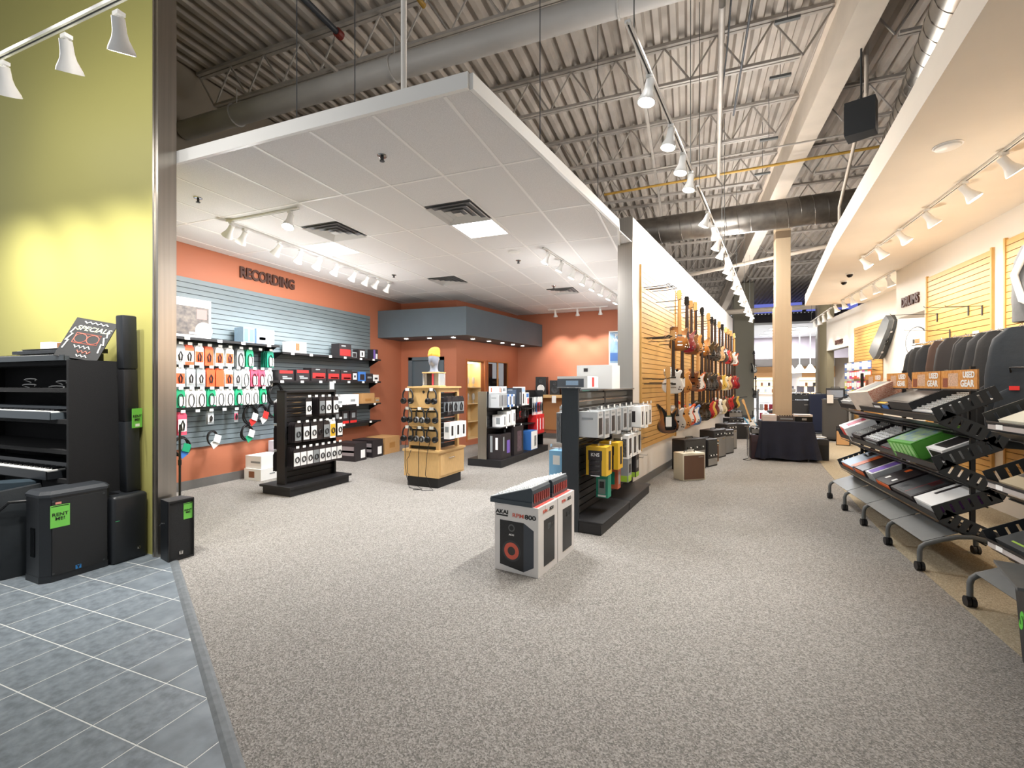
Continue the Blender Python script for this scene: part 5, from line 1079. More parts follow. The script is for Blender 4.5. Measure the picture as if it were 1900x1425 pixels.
tl = thing('wall_speaker_bracket', 'pale grey wall speaker above the poster by the steel cap', 'loudspeaker', (-1.05, 12.47, 2.6)); pb('cabinet', tl, P_SIL, -.18, .18, -.25, .0, 0, .55); pb('grille', tl, GREYP, -.16, .16, -.256, -.25, .03, .52)
# ================================================================ GUITAR WALL
def smooth(pts, n=3):
    out = []; m = len(pts)
    for i in range(m):
        p0, p1, p2, p3 = (Vector(pts[(i + k) % m]) for k in (-1, 0, 1, 2))
        for j in range(n):
            t = j / n; out.append(tuple(.5 * ((2 * p1) + (p2 - p0) * t + (2 * p0 - 5 * p1 + 4 * p2 - p3) * t * t + (3 * p1 - p0 - 3 * p2 + p3) * t ** 3)))
    return out
OUT = {
 'single': [(0, 0), (.09, .005), (.15, .05), (.168, .12), (.14, .19), (.112, .235), (.122, .29), (.142, .335), (.12, .36), (.085, .335), (.05, .325), (.03, .37), (-.03, .40), (-.09, .395), (-.13, .36), (-.134, .31), (-.112, .24), (-.14, .19), (-.168, .12), (-.15, .05), (-.09, .005)],
 'double': [(0, 0), (.08, .005), (.14, .04), (.16, .1), (.135, .17), (.108, .22), (.12, .28), (.15, .35), (.135, .375), (.09, .33), (.05, .31), (.03, .33), (-.03, .35), (-.06, .335), (-.10, .38), (-.155, .43), (-.168, .40), (-.13, .32), (-.11, .24), (-.135, .17), (-.16, .1), (-.14, .04), (-.08, .005)],
 'slab': [(0, 0), (.09, .005), (.145, .04), (.162, .1), (.14, .18), (.115, .24), (.13, .31), (.147, .35), (.12, .37), (.07, .325), (.035, .33), (.02, .36), (-.03, .385), (-.1, .392), (-.147, .37), (-.142, .3), (-.118, .24), (-.14, .18), (-.162, .1), (-.145, .04), (-.09, .005)],
 'horned': [(0, 0), (.08, .01), (.145, .06), (.16, .13), (.13, .2), (.115, .25), (.13, .31), (.155, .385), (.12, .36), (.06, .31), (.03, .33), (-.03, .33), (-.06, .31), (-.12, .36), (-.155, .385), (-.13, .31), (-.115, .25), (-.13, .2), (-.16, .13), (-.145, .06), (-.08, .01)]}
XZ = Matrix(((1, 0, 0, 0), (0, 0, 1, 0), (0, 1, 0, 0), (0, 0, 0, 1)))
def g_mesh(kind):
    def f():
        p = smooth(OUT[kind]); q = [(x * .955, .2 + (z - .2) * .96) for x, z in p]
        b = MB().prism(q, -.024, -.017, XZ, p).prism(p, -.017, .017, XZ).prism(p, .017, .024, XZ, q)
        pg = [(x * .72 + .01, .06 + (z - .02) * .78) for x, z in p]; pg = [(x, z) for x, z in pg if not (x < -.05 and z < .2)]
        return b.mesh('g_body', 50), MB().prism(pg, -.027, -.0245, XZ).mesh('g_guard')
    return cached(('g', kind), f)
def g_common():
    neck = MB().prism([(-.028, .31), (.028, .31), (.022, .80), (-.022, .80)], -.024, .0, XZ).mesh('neck')
    fb = MB().prism([(-.027, .26), (.027, .26), (.0215, .80), (-.0215, .80)], -.029, -.0241, XZ).mesh('fb')
    hs = {'six': MB().prism(smooth([(-.022, .80), (.022, .80), (.03, .85), (.036, .93), (.02, .975), (-.03, .965), (-.045, .90), (-.03, .84)], 2), -.012, .004, XZ).mesh('hs'),
          'three': MB().prism([(-.022, .80), (.022, .80), (.04, .835), (.034, .95), (.018, .965), (0, .955), (-.018, .965), (-.034, .95), (-.04, .835)], -.012, .004, XZ).mesh('hs3')}
    pk = MB().box(-.036, .036, -.035, -.024, -.012, .012).mesh('pickup')
    br = MB().box(-.04, .04, -.034, -.024, .085, .1).mesh('bridge')
    tn = MB()
    for i in range(3):
        for s_ in (-1, 1): tn.cyl((s_ * .03, .003, .85 + i * .035), (s_ * .056, .003, .85 + i * .035), .006, 6)
    return neck, fb, hs, pk, br, tn.mesh('tuners')
NECK, FBRD, HEADS, PKUP, BRDG, TUNE = g_common()
kn = MB()
for x, z in ((.1, .1), (.12, .06), (.085, .065)): kn.cyl((x, -.036, z), (x, -.024, z), .009, 8)
KNOB = kn.mesh('knobs')
def fin(n, h): return mat('finish_' + n, h, .2, coat=.6)
FIN = {'amber burst': sunburst('burst_amber', 'd98a3c', '2a1208', .12, .5), 'tobacco burst': sunburst('burst_tobacco', 'b8743a', '150c08', .1, .48), 'cherry burst': sunburst('burst_cherry', 'e08438', '8c1c14', .1, .5), 'honey': sunburst('burst_honey', 'd99a50', '8a4a1c', .2, .6),
       'red': fin('red', 'a81e22'), 'crimson': fin('crimson', '7c1a26'), 'white': fin('white', 'e8e6e2'), 'cream': fin('cream', 'd9cba6'), 'black': fin('black', '131314'), 'brown': fin('brown', '6b3d22'), 'dark brown': fin('dbrown', '2c1b14'), 'natural': fin('natural', 'd2a772'), 'yellow': fin('yellow', 'd6b04c'), 'blue': fin('blue', '3f6ea6'), 'orange red': fin('ored', 'd8502a'), 'silver': fin('silver', 'bcb9b4'), 'pale blue': fin('pblue', '58acd8')}
NECKL = mat('neck_maple', 'c99a5c', .35); NECKD = mat('neck_dark', '3c2318', .4); FBD = mat('fret_rosewood', '2c1a14', .5); GUARDW = mat('guard_white', 'e9e6df', .35); GUARDB = mat('guard_black', '17171a', .3)
def guitar(label, loc, rz, kind, finish, necklight=True, guard=None, group=None, tagged=False, tilt=(0, 0), name='electric_guitar'):
    t = thing(name, label, 'guitar', loc, 0, group); t.rotation_euler = (tilt[0], tilt[1], rz)
    b, g = g_mesh(kind)
    pm('body', t, FIN[finish], b); pm('neck', t, NECKL if necklight else NECKD, NECK); pm('fretboard', t, NECKL if necklight and kind in ('double', 'slab') else FBD, FBRD)
    h = pm('headstock', t, (NECKL if necklight else GLOSSB), HEADS['six' if kind in ('double', 'slab') else 'three']); pm('tuners', h, CHROME, TUNE)
    if guard: pm('pickguard', t, guard, g)
    for z in ((.15, .20, .25) if kind == 'double' else (.145, .245)): pm('pickup', t, GLOSSB if guard is not GUARDB else CHROME, PKUP, loc=(0, 0, z))
    pm('bridge', t, CHROME, BRDG); pm('control_knobs', t, CHROME if kind in ('slab',) else GLOSSB, KNOB)
    if tagged: pb('price_card', t, WHITEP, -.05, .04, -.040, -.038, .10, .24)
    return t
ROWS = [(2.06, 'top', [(1.21, 'slab', 'amber burst', 1), (1.79, 'horned', 'crimson', 0), (2.15, 'single', 'brown', 1), (2.55, 'single', 'honey', 1), (3.28, 'double', 'amber burst', 0), (4.05, 'double', 'black', 1), (4.47, 'horned', 'dark brown', 0), (4.93, 'single', 'black', 0), (5.61, 'single', 'natural', 1), (6.16, 'single', 'dark brown', 0), (6.76, 'single', 'red', 1), (7.31, 'single', 'tobacco burst', 1), (7.9, 'single', 'white', 1), (8.67, 'double', 'orange red', 1)]),
        (1.375, 'middle', [(.76, 'single', 'white', 1), (1.4, 'single', 'honey', 1), (2.25, 'single', 'brown', 1), (2.82, 'double', 'cherry burst', 1), (3.22, 'single', 'black', 0), (3.65, 'double', 'dark brown', 0), (4.05, 'horned', 'black', 0), (4.47, 'single', 'black', 0), (5.01, 'single', 'brown', 1), (5.79, 'single', 'yellow', 1), (6.36, 'single', 'cream', 1), (6.98, 'single', 'natural', 1), (7.54, 'horned', 'crimson', 0), (8.15, 'single', 'red', 0), (8.81, 'single', 'crimson', 0)]),
        (.795, 'bottom', [(.46, 'double', 'tobacco burst', 1), (.98, 'single', 'silver', 0), (1.4, 'single', 'honey', 1), (1.79, 'double', 'orange red', 1), (2.3, 'slab', 'blue', 0), (2.99, 'single', 'dark brown', 0), (3.4, 'single', 'black', 0), (3.91, 'horned', 'red', 0), (4.26, 'single', 'yellow', 1), (4.7, 'single', 'crimson', 0), (5.26, 'single', 'white', 1), (5.88, 'single', 'cream', 1), (6.46, 'single', 'brown', 1), (6.98, 'single', 'red', 0), (7.54, 'horned', 'red', 0), (8.15, 'single', 'dark brown', 0), (8.81, 'single', 'yellow', 1)])]
def hanger(root, x, z, reach=.37):
    m_ = MB().tube([(x, 0.0, z), (x, -reach + .03, z + .0), (x, -reach, z + .01)], .006, 6).box(x - .012, x + .012, -.012, .0, z - .06, z + .02)
    for s_ in (-1, 1): m_.tube([(x, -reach, z + .01), (x + s_ * .03, -reach - .01, z + .0), (x + s_ * .03, -reach - .06, z + .02)], .006, 5)
    pm('guitar_hanger', root, BLACKM, m_)
rg = random.Random(4)
for z, rn, items in ROWS:
    for i, (s, kind, f, nl) in enumerate(items):
        p = GW0 + GD * s + GN * .385
        gd = {'slab': GUARDW if f != 'amber burst' else None, 'double': GUARDW if f in ('orange red', 'cherry burst') else (GUARDB if f in ('tobacco burst',) else None)}.get(kind)
        nm = 'electric guitar' if not (rn == 'bottom' and i == 0) else 'double cutaway guitar'
        guitar('%s %s, %s from the left in the %s row of the wall' % (f, nm, ORD[i], rn), (p.x, p.y, z + rg.uniform(-.02, .02)), R(rg.uniform(22, 40)), kind, f, nl, gd, 'guitars in the %s row' % rn, tagged=(i % 4 == 1 and rn == 'middle') or (rn == 'bottom' and i == 0))
        hanger(sg if s < 2.65 else sg2, s, z + .80, .37)
for z in (2.98, 2.22, 1.52):
    for s in (.52, .66, .82, .98): hanger(sg, s, z + .02 * (s > .7), .34)

# ---------------------------------------------------------------- amplifiers on the floor
def amp(label, loc, rz, dim, mb_, mg, group='guitar amplifiers on the floor', panel_top=True, lean=0., casters=False, logo=True, name='guitar_amplifier', grille_h=.74):
    w, d, h = dim; t = thing(name, label, 'amplifier', loc, (lean, 0, rz), group); z0 = .04 if casters else .0
    pm('cabinet', t, mb_, rounded_box_mesh(w, d, h - z0, .012, 2), loc=(0, 0, z0))
    pb('grille_cloth', t, mg, -w*.45, w*.45, -d/2 - .004, -d/2 + .002, z0 + h*.05, z0 + h*grille_h)
    if panel_top:
        pb('control_panel', t, DGREYM, -w*.45, w*.45, -d/2 - .004, -d/2 + .002, h*(grille_h + .04), h*.94)
        for i in range(6): pm('knob', t, PLUSH if i % 2 else GLOSSB, cached('amp_knob', lambda: MB().cyl((0, 0, 0), (0, -.012, 0), .012, 10).mesh('knob')), loc=(-w*.35 + i * w*.14, -d/2 - .004, h*(grille_h + .11)))
    pm('handle', t, BLACKM, MB().tube([(-.1, 0, h), (-.09, 0, h + .025), (.09, 0, h + .025), (.1, 0, h)], .009, 6))
    if logo: pb('logo_plate', t, CHROME, w*.18, w*.4, -d/2 - .007, -d/2 - .004, h*(grille_h - .08), h*(grille_h - .05))
    for i, (x, y) in enumerate(((-1, -1), (1, -1), (1, 1), (-1, 1))):
        if casters: pm('caster', t, BLACKM, MB().cyl((x * w*.4 - .012, y * d*.35, .025), (x * w*.4 + .012, y * d*.35, .025), .025, 12))
    return t
amp('cream amplifier with a brown grille, nearest on the floor by the guitar wall', (.03, 7.82, 0), R(38), (.42, .24, .43), CREAM, GRILLB, panel_top=False, grille_h=.92)
tag(link('price_card', MB().box(-.06, .06, -.002, .002, -.03, .03).mesh(), WHITEP, None, (.04, 7.70, .47), (R(55), 0, R(38))), 'white price card on the cream amplifier', 'card')
amp('wide black amplifier behind the cream one', (.03, 8.75, 0), R(52), (.60, .26, .55), BLACKP, GRILLS, grille_h=.62)
amp('black amplifier stack with chrome control panel beside the wide one', (.33, 9.25, 0), R(60), (.36, .26, .50), BLACKP, GRILLS, grille_h=.3)
amp('tweed amplifier squeezed between two black amplifiers', (.40, 9.72, 0), R(55), (.36, .2, .42), mat('tweed', 'a5814e', .7, noise=(200, .2)), GRILLB)
amp('black amplifier with a silver grille tilted back', (.50, 10.35, 0), R(62), (.56, .3, .58), BLACKP, GRILLS, lean=0)
amp('second black amplifier with a silver grille', (.72, 11.0, 0), R(60), (.5, .28, .52), BLACKP, GRILLS)
amp('third black amplifier with a silver grille, further along', (.85, 11.75, 0), R(60), (.5, .28, .6), BLACKP, GRILLS)
amp('square black combo amplifier alone in the aisle', (1.33, 14.2, 0), R(20), (.46, .4, .42), BLACKP, BLACKG, panel_top=False, grille_h=.92)
amp('black amplifier behind the square combo', (1.3, 15.2, 0), R(30), (.5, .3, .5), BLACKP, GRILLS); amp('small amplifier head stacked behind the square combo', (1.3, 15.2, .53), R(30), (.45, .22, .18), BLACKP, GRILLS)
guitar('pale blue guitar leaning on a floor stand past the amplifiers', (1.88, 15.6, .12), R(15), 'double', 'pale blue', True, GUARDW, None, True, (R(-12), R(-14)))
gs = thing('guitar_stand', 'black floor stand under the pale blue guitar', 'stand', (1.88, 15.72, 0), R(15))
for a in (0, 120, 240): pm('leg', gs, BLACKM, MB().tube([(0, 0, .3), (.2 * math.cos(R(a + 30)), .2 * math.sin(R(a + 30)), .012)], .01, 6))
pm('pole', gs, BLACKM, MB().cyl((0, 0, .28), (0, 0, .7), .01, 8)); pm('cradle', gs, BLACKM, MB().tube([(-.12, -.12, .16), (-.1, -.02, .13), (.1, -.02, .13), (.12, -.12, .16)], .01, 6))
mt = thing('music_stand', 'thin black stand among the far amplifiers', 'stand', (1.45, 15.9, 0))
pm('pole', mt, BLACKM, MB().cyl((0, 0, .03), (0, 0, 1.1), .01, 8)); pm('arm', mt, BLACKM, MB().cyl((-.2, 0, 1.08), (.3, 0, 1.12), .012, 8)); pm('foot', mt, BLACKM, MB().lathe([(.12, 0), (.12, .015), (.02, .03)], 14))
# hanging basses on the far grey column
fc = sm('wall_far_pier', MB().box(1.95, 2.75, 22.5, 23.3, 0, 6.0), mat('pier_grey', '9a9788', .7)); sm('trim_5', MB().box(1.94, 2.76, 22.49, 22.5, 0, .15), BASEB)
for k, (x, z, f) in enumerate([(2.72, 2.0, 'black'), (2.78, .9, 'black')]):
    guitar('%s dark bass guitar hanging at the edge of the far grey pier' % ('upper', 'lower')[k], (x, 22.3, z), R(40), 'double', f, False, GUARDW if k == 0 else None, 'basses on the far pier', name='bass_guitar')
    tag(link('wall_hook', MB().box(-.05, .05, 0, .18, -.03, .03).mesh(), BLACKM, None, (x, 22.31, z + .86)), '%s black hook holding a bass on the far pier' % ('upper', 'lower')[k], 'hook')
# ================================================================ NAVY TABLE AND ITS NEIGHBOURS
tb = thing('draped_table', 'display table draped in a navy cloth in the centre aisle', 'table', (1.83, 10.56, 0))
tw, td, th_ = .86, .5, .77
pb('table_top', tb, BLACKP, -tw/2 + .01, tw/2 - .01, -td/2 + .01, td/2 - .01, th_ - .03, th_ - .004)
for x in (-1, 1):
    for y in (-1, 1): pm('leg', tb, GREYM, MB().cyl((x * tw*.44, y * td*.4, 0), (x * tw*.44, y * td*.4, th_ - .03), .015, 8))
cl_ = thing('tablecloth', 'navy cloth hanging to the floor over the aisle table', 'tablecloth', (1.83, 10.56, 0))
ring = []; N_ = 72
def edge(t):
    per = 2 * (tw + td); d = t * per
    if d < tw: return (-tw/2 + d, -td/2), (0, -1)
    d -= tw
    if d < td: return (tw/2, -td/2 + d), (1, 0)
    d -= td
    if d < tw: return (tw/2 - d, td/2), (0, 1)
    d -= tw; return (-tw/2, td/2 - d), (-1, 0)
P = []
for lv in range(7):
    f = lv / 6; row = []
    for i in range(N_ + 1):
        (x, y), n = edge((i % N_) / N_); amp_ = .012 + .06 * f
        o = (.012 + f * .05) + amp_ * .45 * math.sin(i * .9 + .8 * math.sin(i * .31)) * f; k = 1 + .10 * f
        row.append((x * k + n[0] * o + (.04 * f if x > .3 else 0), y * k + n[1] * o, th_ + .004 - f * (th_ - (.03 + .03 * math.sin(i * .23) ** 2))))
    P.append(row)
pm('cloth_skirt', cl_, NAVY, MB().grid(P), 60); pm('cloth_top', cl_, NAVY, MB().box(-tw/2 - .012, tw/2 + .012, -td/2 - .012, td/2 + .012, th_, th_ + .005))
def on_table(label, x, y, dim, m, pr=(), rz=0.): return carton('product_box', label, 'box', (1.83 + x, 10.56 + y, .776), rz, dim, m, pr, (), 'boxes on the navy table')
on_table('pale pink lidded box at the left end of the navy table', -.28, -.05, (.24, .22, .13), mat('pale_box', 'ddd0c8', .6), [('f', 0, .0, .22, .004, GREYP), ('t', 0, 0, .2, .18, PLUSH)])
t = on_table('grey effects unit with knobs in the middle of the navy table', .02, -.02, (.28, .2, .1), mat('brown_grey', '4c423e', .5), [('f', 0, 0, .22, .03, GREYP)])
for i in range(6): pm('knob', t, GLOSSB, MB().cyl((-.11 + i * .044, -.05, .1), (-.11 + i * .044, -.05, .118), .012, 8))
t = on_table('black amplifier head with a silver emblem on the navy table', .32, -.03, (.28, .22, .10), GLOSSB, []); panel(t, (.28, .22, .10), 'f', 0, 0, .08, .04, CHROME, 'emblem')
on_table('flat pale box lying on the black amplifier head', .31, -.03, (.3, .24, .04), mat('pale_box2', 'cbbdb4', .6), [('f', 0, 0, .2, .01, GREYP)]).location.z = .8775
amp('burgundy amplifier left of the navy table', (1.36 - .02, 10.5, 0), R(0), (.26, .3, .48), BURG, BURG, panel_top=False, logo=False); amp('small black amplifier head on the burgundy amplifier', (1.34, 10.55, .51), 0, (.24, .2, .12), BLACKP, GRILLS)
pr_ = thing('chrome_rail_cart', 'chrome handled cart frame beside the burgundy amplifier', 'cart', (1.17, 10.5, 0)); pm('side_rail', pr_, CHROME, MB().tube([(0, -.12, .02), (0, -.12, .62), (.02, -.1, .65), (.02, .1, .65), (0, .12, .62), (0, .12, .02)], .008, 6)); pm('cross_bar', pr_, CHROME, MB().cyl((0, -.12, .2), (0, .12, .2), .006, 6))
amp('dark grey amplifier right of the navy table', (2.48, 10.75, 0), R(0), (.26, .3, .42), BLACKP, BLACKG, panel_top=False, logo=False)
carton('folded_papers', 'pale papers lying on the dark grey amplifier', 'papers', (2.46, 10.7, .45), .2, (.18, .2, .02), WHITEP, [('t', 0, 0, .1, .14, GREYP)])
tag(link('floor_cable', MB().tube([(1.15, 10.35, .006), (1.05, 10.2, .006), (1.12, 10.1, .006), (1.2, 10.25, .006)], .006, 6).mesh('c', 60), BLACKM), 'short black cable on the carpet by the burgundy amplifier', 'cable')
# ================================================================ BASS AMPLIFIERS ON THE FAR RIGHT
amp('tall grey bass cabinet by the small maple amplifier', (3.72, 14.55, 0), R(-18), (.56, .42, 1.12), mat('cab_grey', '4c4c4c', .8, noise=(60, .15)), mat('cab_grille', '565656', .9, noise=(220, .2)), 'bass cabinets', False, casters=True, grille_h=.93)
amp('chrome fronted bass amplifier head on the tall grey cabinet', (3.72, 14.55, 1.15), R(-18), (.40, .3, .26), BLACKP, CHROME, 'bass amplifiers', False, grille_h=.8)
tag(link('price_card', MB().box(-.07, .07, -.002, .002, -.11, .11).mesh(), WHITEP, None, (3.54, 14.30, 1.12), (0, 0, R(-18))), 'white price card hanging on the tall grey cabinet', 'card')
amp('charcoal cabinet on casters with an amplifier head', (3.36, 16.9, 0), R(-8), (.62, .42, 1.0), mat('cab_char', '38383a', .8, noise=(60, .15)), mat('cab_grille2', '424244', .9, noise=(220, .2)), 'bass cabinets', False, casters=True, grille_h=.93)
amp('black amplifier head on the charcoal cabinet', (3.36, 16.9, 1.03), R(-8), (.5, .28, .2), BLACKP, DGREYM, 'bass amplifiers')
amp('navy bass cabinet stack between the charcoal and grey cabinets', (3.74, 16.45, 0), R(-8), (.44, .4, 1.22), mat('cab_navy', '1c2338', .7), mat('cab_navy2', '222a44', .8, noise=(220, .2)), 'bass cabinets', False, casters=True, grille_h=.93)
t = amp('dark purple cabinet with a pale round emblem', (3.2, 18.4, 0), R(-5), (.6, .42, 1.2), mat('cab_purple', '241a24', .7), mat('cab_purple2', '2c212c', .8), 'bass cabinets', False, grille_h=.93, logo=False)
pm('round_emblem', t, PLUSH, MB().cyl((.1, -.216, .68), (.1, -.22, .68), .17, 20)); pm('emblem_cutout', t, INK, MB().prism([(.02, .58), (.2, .56), (.14, .68), (.22, .74), (.08, .70)], .22, .223, Matrix(((1, 0, 0, 0), (0, 0, -1, 0), (0, 1, 0, 0), (0, 0, 0, 1)))))
carton('product_box', 'red and white boxes stacked on the purple cabinet', 'box', (3.25, 18.4, 1.23), 0, (.5, .3, .12), PLUSH, [('f', -.15, 0, .2, .12, mat('trim_red', 'd6302c'))])
amp('small maple fronted amplifier beside the tall grey cabinet', (3.62, 13.5, 0), R(-20), (.28, .26, .48), BLACKP, mat('maple_grille', 'c9a070', .7, noise=(120, .2)), 'guitar amplifiers on the floor', False, logo=False)
# string and accessory wall near the grey case
cols = ['d04a5a', 'e07a8a', '5a7ac0', 'b04a9a', 'c9d25a', 'e05a3a', '7ab0d8', 'd8d8d8', '5a9a6a']
names = ['red', 'pink', 'blue', 'purple', 'lime', 'orange', 'sky blue', 'white', 'green']
sw = thing('hook_set', 'black wire rails holding the coloured string packs', 'hooks')
for r_, z in enumerate((2.08, 1.86, 1.60, 1.38, 1.14)):
    pm('wire_rail', sw, BLACKM, MB().cyl((3.98, 12.7, z), (3.98, 14.6, z), .006, 6))
    pm('rail_bracket', sw, BLACKM, MB().cyl((3.98, 12.9, z), (4.10, 12.9, z), .006, 6)); pm('rail_bracket', sw, BLACKM, MB().cyl((3.98, 14.3, z), (4.10, 14.3, z), .006, 6))
    for c in range(10):
        i = (c * 5 + r_ * 2 + (c // 3)) % 9 if r_ else (7 if c % 3 else 2)
        t = thing('string_pack', '%s accessory pack, %s from the far end, %s row of string wall' % (names[i], ORD[c], ORD[r_]), 'pack', (3.95, 14.5 - c * .185, z - .015), R(-75), 'accessory packs on the string wall')
        pb('pack_card', t, mat('strings_' + names[i], cols[i], .5), -.06, .06, -.004, .004, -.19, 0); pb('white_label', t, PLUSH, -.045, .045, -.006, -.004, -.12 - .03 * (c % 2), -.03)
# ================================================================ FAR HALL
CEILF = mat('far_ceiling', 'd5d9e0', .8)
sm('ceiling_far', MB().box(2.6, 9, 23.0, 33.5, 4.15, 4.25), CEILF)
sm('wall_far_fascia', MB().box(2.7, 9, 29.4, 29.6, 2.95, 4.15), mat('fascia_mauve', '9a929a', .7))
wf = struct('wall_far'); pb('wall_face', wf, mat('far_wall', 'd2d0d2', .8), 2.7, 9, 32.6, 32.8, 0, 4.15); pb('beige_band', wf, mat('far_beige', 'c79a6a', .7), 2.9, 5.2, 32.5, 32.6, 1.95, 2.6); pb('beige_band', wf, mat('far_beige', 'c79a6a'), 6.6, 8.4, 32.5, 32.6, 1.95, 2.6)
for k, y in enumerate((24.5, 26.0, 27.5)):
    t = thing('tube_light', '%s bright tube light in the far hall ceiling, from the front' % ORD[k], 'light', (4.4, y, 4.14), 0, 'tube lights in the far hall')
    pb('tube', t, mat('tube_on', 'ffffff', emit=9, ecol='f4f6ff'), -.75, .75, -.1, .1, -.03, -.02); pb('housing', t, OFFW, -.78, .78, -.13, .13, -.02, 0)
    ld = bpy.data.lights.new('tube', 'AREA'); ld.shape = 'RECTANGLE'; ld.size = 1.5; ld.size_y = .3; ld.energy = 290 * LIGHT; ld.color = (.92, .95, 1); link('lamp', ld, None, t, (0, 0, -.05))
for k, (x, y) in enumerate([(5.0, 27.2), (5.35, 26.9), (5.75, 26.6)]):
    t = thing('pendant_lamp', '%s white cone pendant lamp over the far counter, from the left' % ORD[k], 'lamp', (x, y, 2.1), 0, 'pendant lamps')
    pm('shade', t, mat('pendant_glow', 'fff6e8', .5, emit=4, ecol='fff0dc'), MB().lathe([(.3, 0), (.08, .36), (.05, .4), (.0, .4)], 18), 40); pm('stem', t, OFFW, MB().cyl((0, 0, .4), (0, 0, 2.05), .02, 8))
ct = thing('sales_counter', 'white sales counter under the far pendant lamps', 'counter', (5.6, 26.8, 0))
pb('counter_body', ct, PLUSH, -.9, .9, -.35, .35, .1, .95); pb('counter_top', ct, mat('counter_top', 'c9ced6', .3), -.95, .95, -.4, .4, .95, 1.0); pb('kick', ct, BLACKP, -.85, .85, -.32, .32, 0, .1)
for i in range(4): pb('front_panel', ct, P_SIL, -.86 + i * .44, -.46 + i * .44, -.358, -.35, .14, .9)
for k in range(4):
    t = thing('counter_display', '%s dark screen on the far sales counter, from the left' % ORD[k], 'screen', (4.9 + k * .45, 26.75, 1.0), 0, 'screens on the far counter'); pb('screen', t, P_DK, -.16, .16, -.02, .02, .12, .42); pb('screen_foot', t, GREYM, -.1, .1, -.1, .1, 0, .015); pb('screen_neck', t, GREYM, -.02, .02, -.0, .02, .015, .14)
for k, x in enumerate((3.4, 4.6, 7.0)):
    t = thing('lit_wall_shelf', '%s warm lit display shelf on the far wall, from the left' % ORD[k], 'shelf', (x, 32.4, 0), 0, 'lit shelves on the far wall')
    pb('back_panel', t, mat('warm_glow', 'f6e6c8', .6, emit=1.6, ecol='ffe6c0'), -.55, .55, .05, .1, .9, 1.9)
    for z in (.95, 1.35, 1.7): pb('shelf_board', t, WOODM, -.58, .58, -.2, .1, z, z + .04)
    for j in range(5): pb('display_item', t, (P_DK, mat('brown_print', '8a5a3c'), GREYP)[j % 3], -.48 + j * .2, -.36 + j * .2, -.12, .0, (1.0, 1.4)[j % 2] - .0, (1.2, 1.62)[j % 2])
sr = thing('display_rack', 'pale wire rack with striped goods beside the beige column in the far hall', 'display rack', (2.95, 20.3, 0)); 
for x in (-.35, .35): pb('side_panel', sr, P_SIL, x - .02, x + .02, -.2, .2, 0, 1.25)
for i in range(4): pb('shelf', sr, PLUSH, -.33, .33, -.2, .2, .12 + i * .33, .14 + i * .33)
for i in range(8): pb('striped_card', sr, (P_PINK, PLUSH, P_ORG)[i % 3], -.3 + (i % 4) * .16, -.18 + (i % 4) * .16, -.19, -.17, .15 + (i // 4) * .33, .4 + (i // 4) * .33)
dr = thing('drum_hardware', 'black cymbal stands and pedals behind the beige column', 'drum stand', (2.5, 15.6, 0))
for a in range(0, 360, 120): pm('leg', dr, BLACKM, MB().tube([(0, 0, .4), (.3 * math.cos(R(a)), .3 * math.sin(R(a)), .015)], .012, 6))
pm('pole', dr, BLACKM, MB().cyl((0, 0, .3), (0, 0, .75), .012, 8)); pm('cymbal', dr, BLACKM, MB().lathe([(.26, 0), (.1, .02), (.03, .04), (0, .045)], 20), 40, loc=(0, 0, .72), rot=(R(12), R(-10), 0))
for k, (x, w) in enumerate([(4.5, 2.6), (7.2, 2.4)]):
    sm('window_%d' % (3 + k), MB().box(x - w/2, x + w/2, 28.6, 28.64, 5.45, 5.95), mat('clerestory', '6f78d8', .4, emit=.5, ecol='7d86e6'))
sm('trim_6', MB().cyl((1.2, 19.5, 4.3), (5.2, 19.0, 4.3), .09, 12), BEAMW)
# security domes on the soffit
for k, (x, y) in enumerate([(2.75, 9.9), (2.85, 10.6)]):
    t = thing('dome_camera', '%s small dark dome camera under the right soffit' % ('near', 'far')[k], 'camera', (x, y, ZC)); pm('collar', t, OFFW, MB().lathe([(.07, 0), (.065, -.02), (.05, -.03)], 16)); pm('dome', t, GLOSSB, MB().lathe([(.05, -.03), (.045, -.055), (.025, -.075), (0, -.08)], 14), 60)
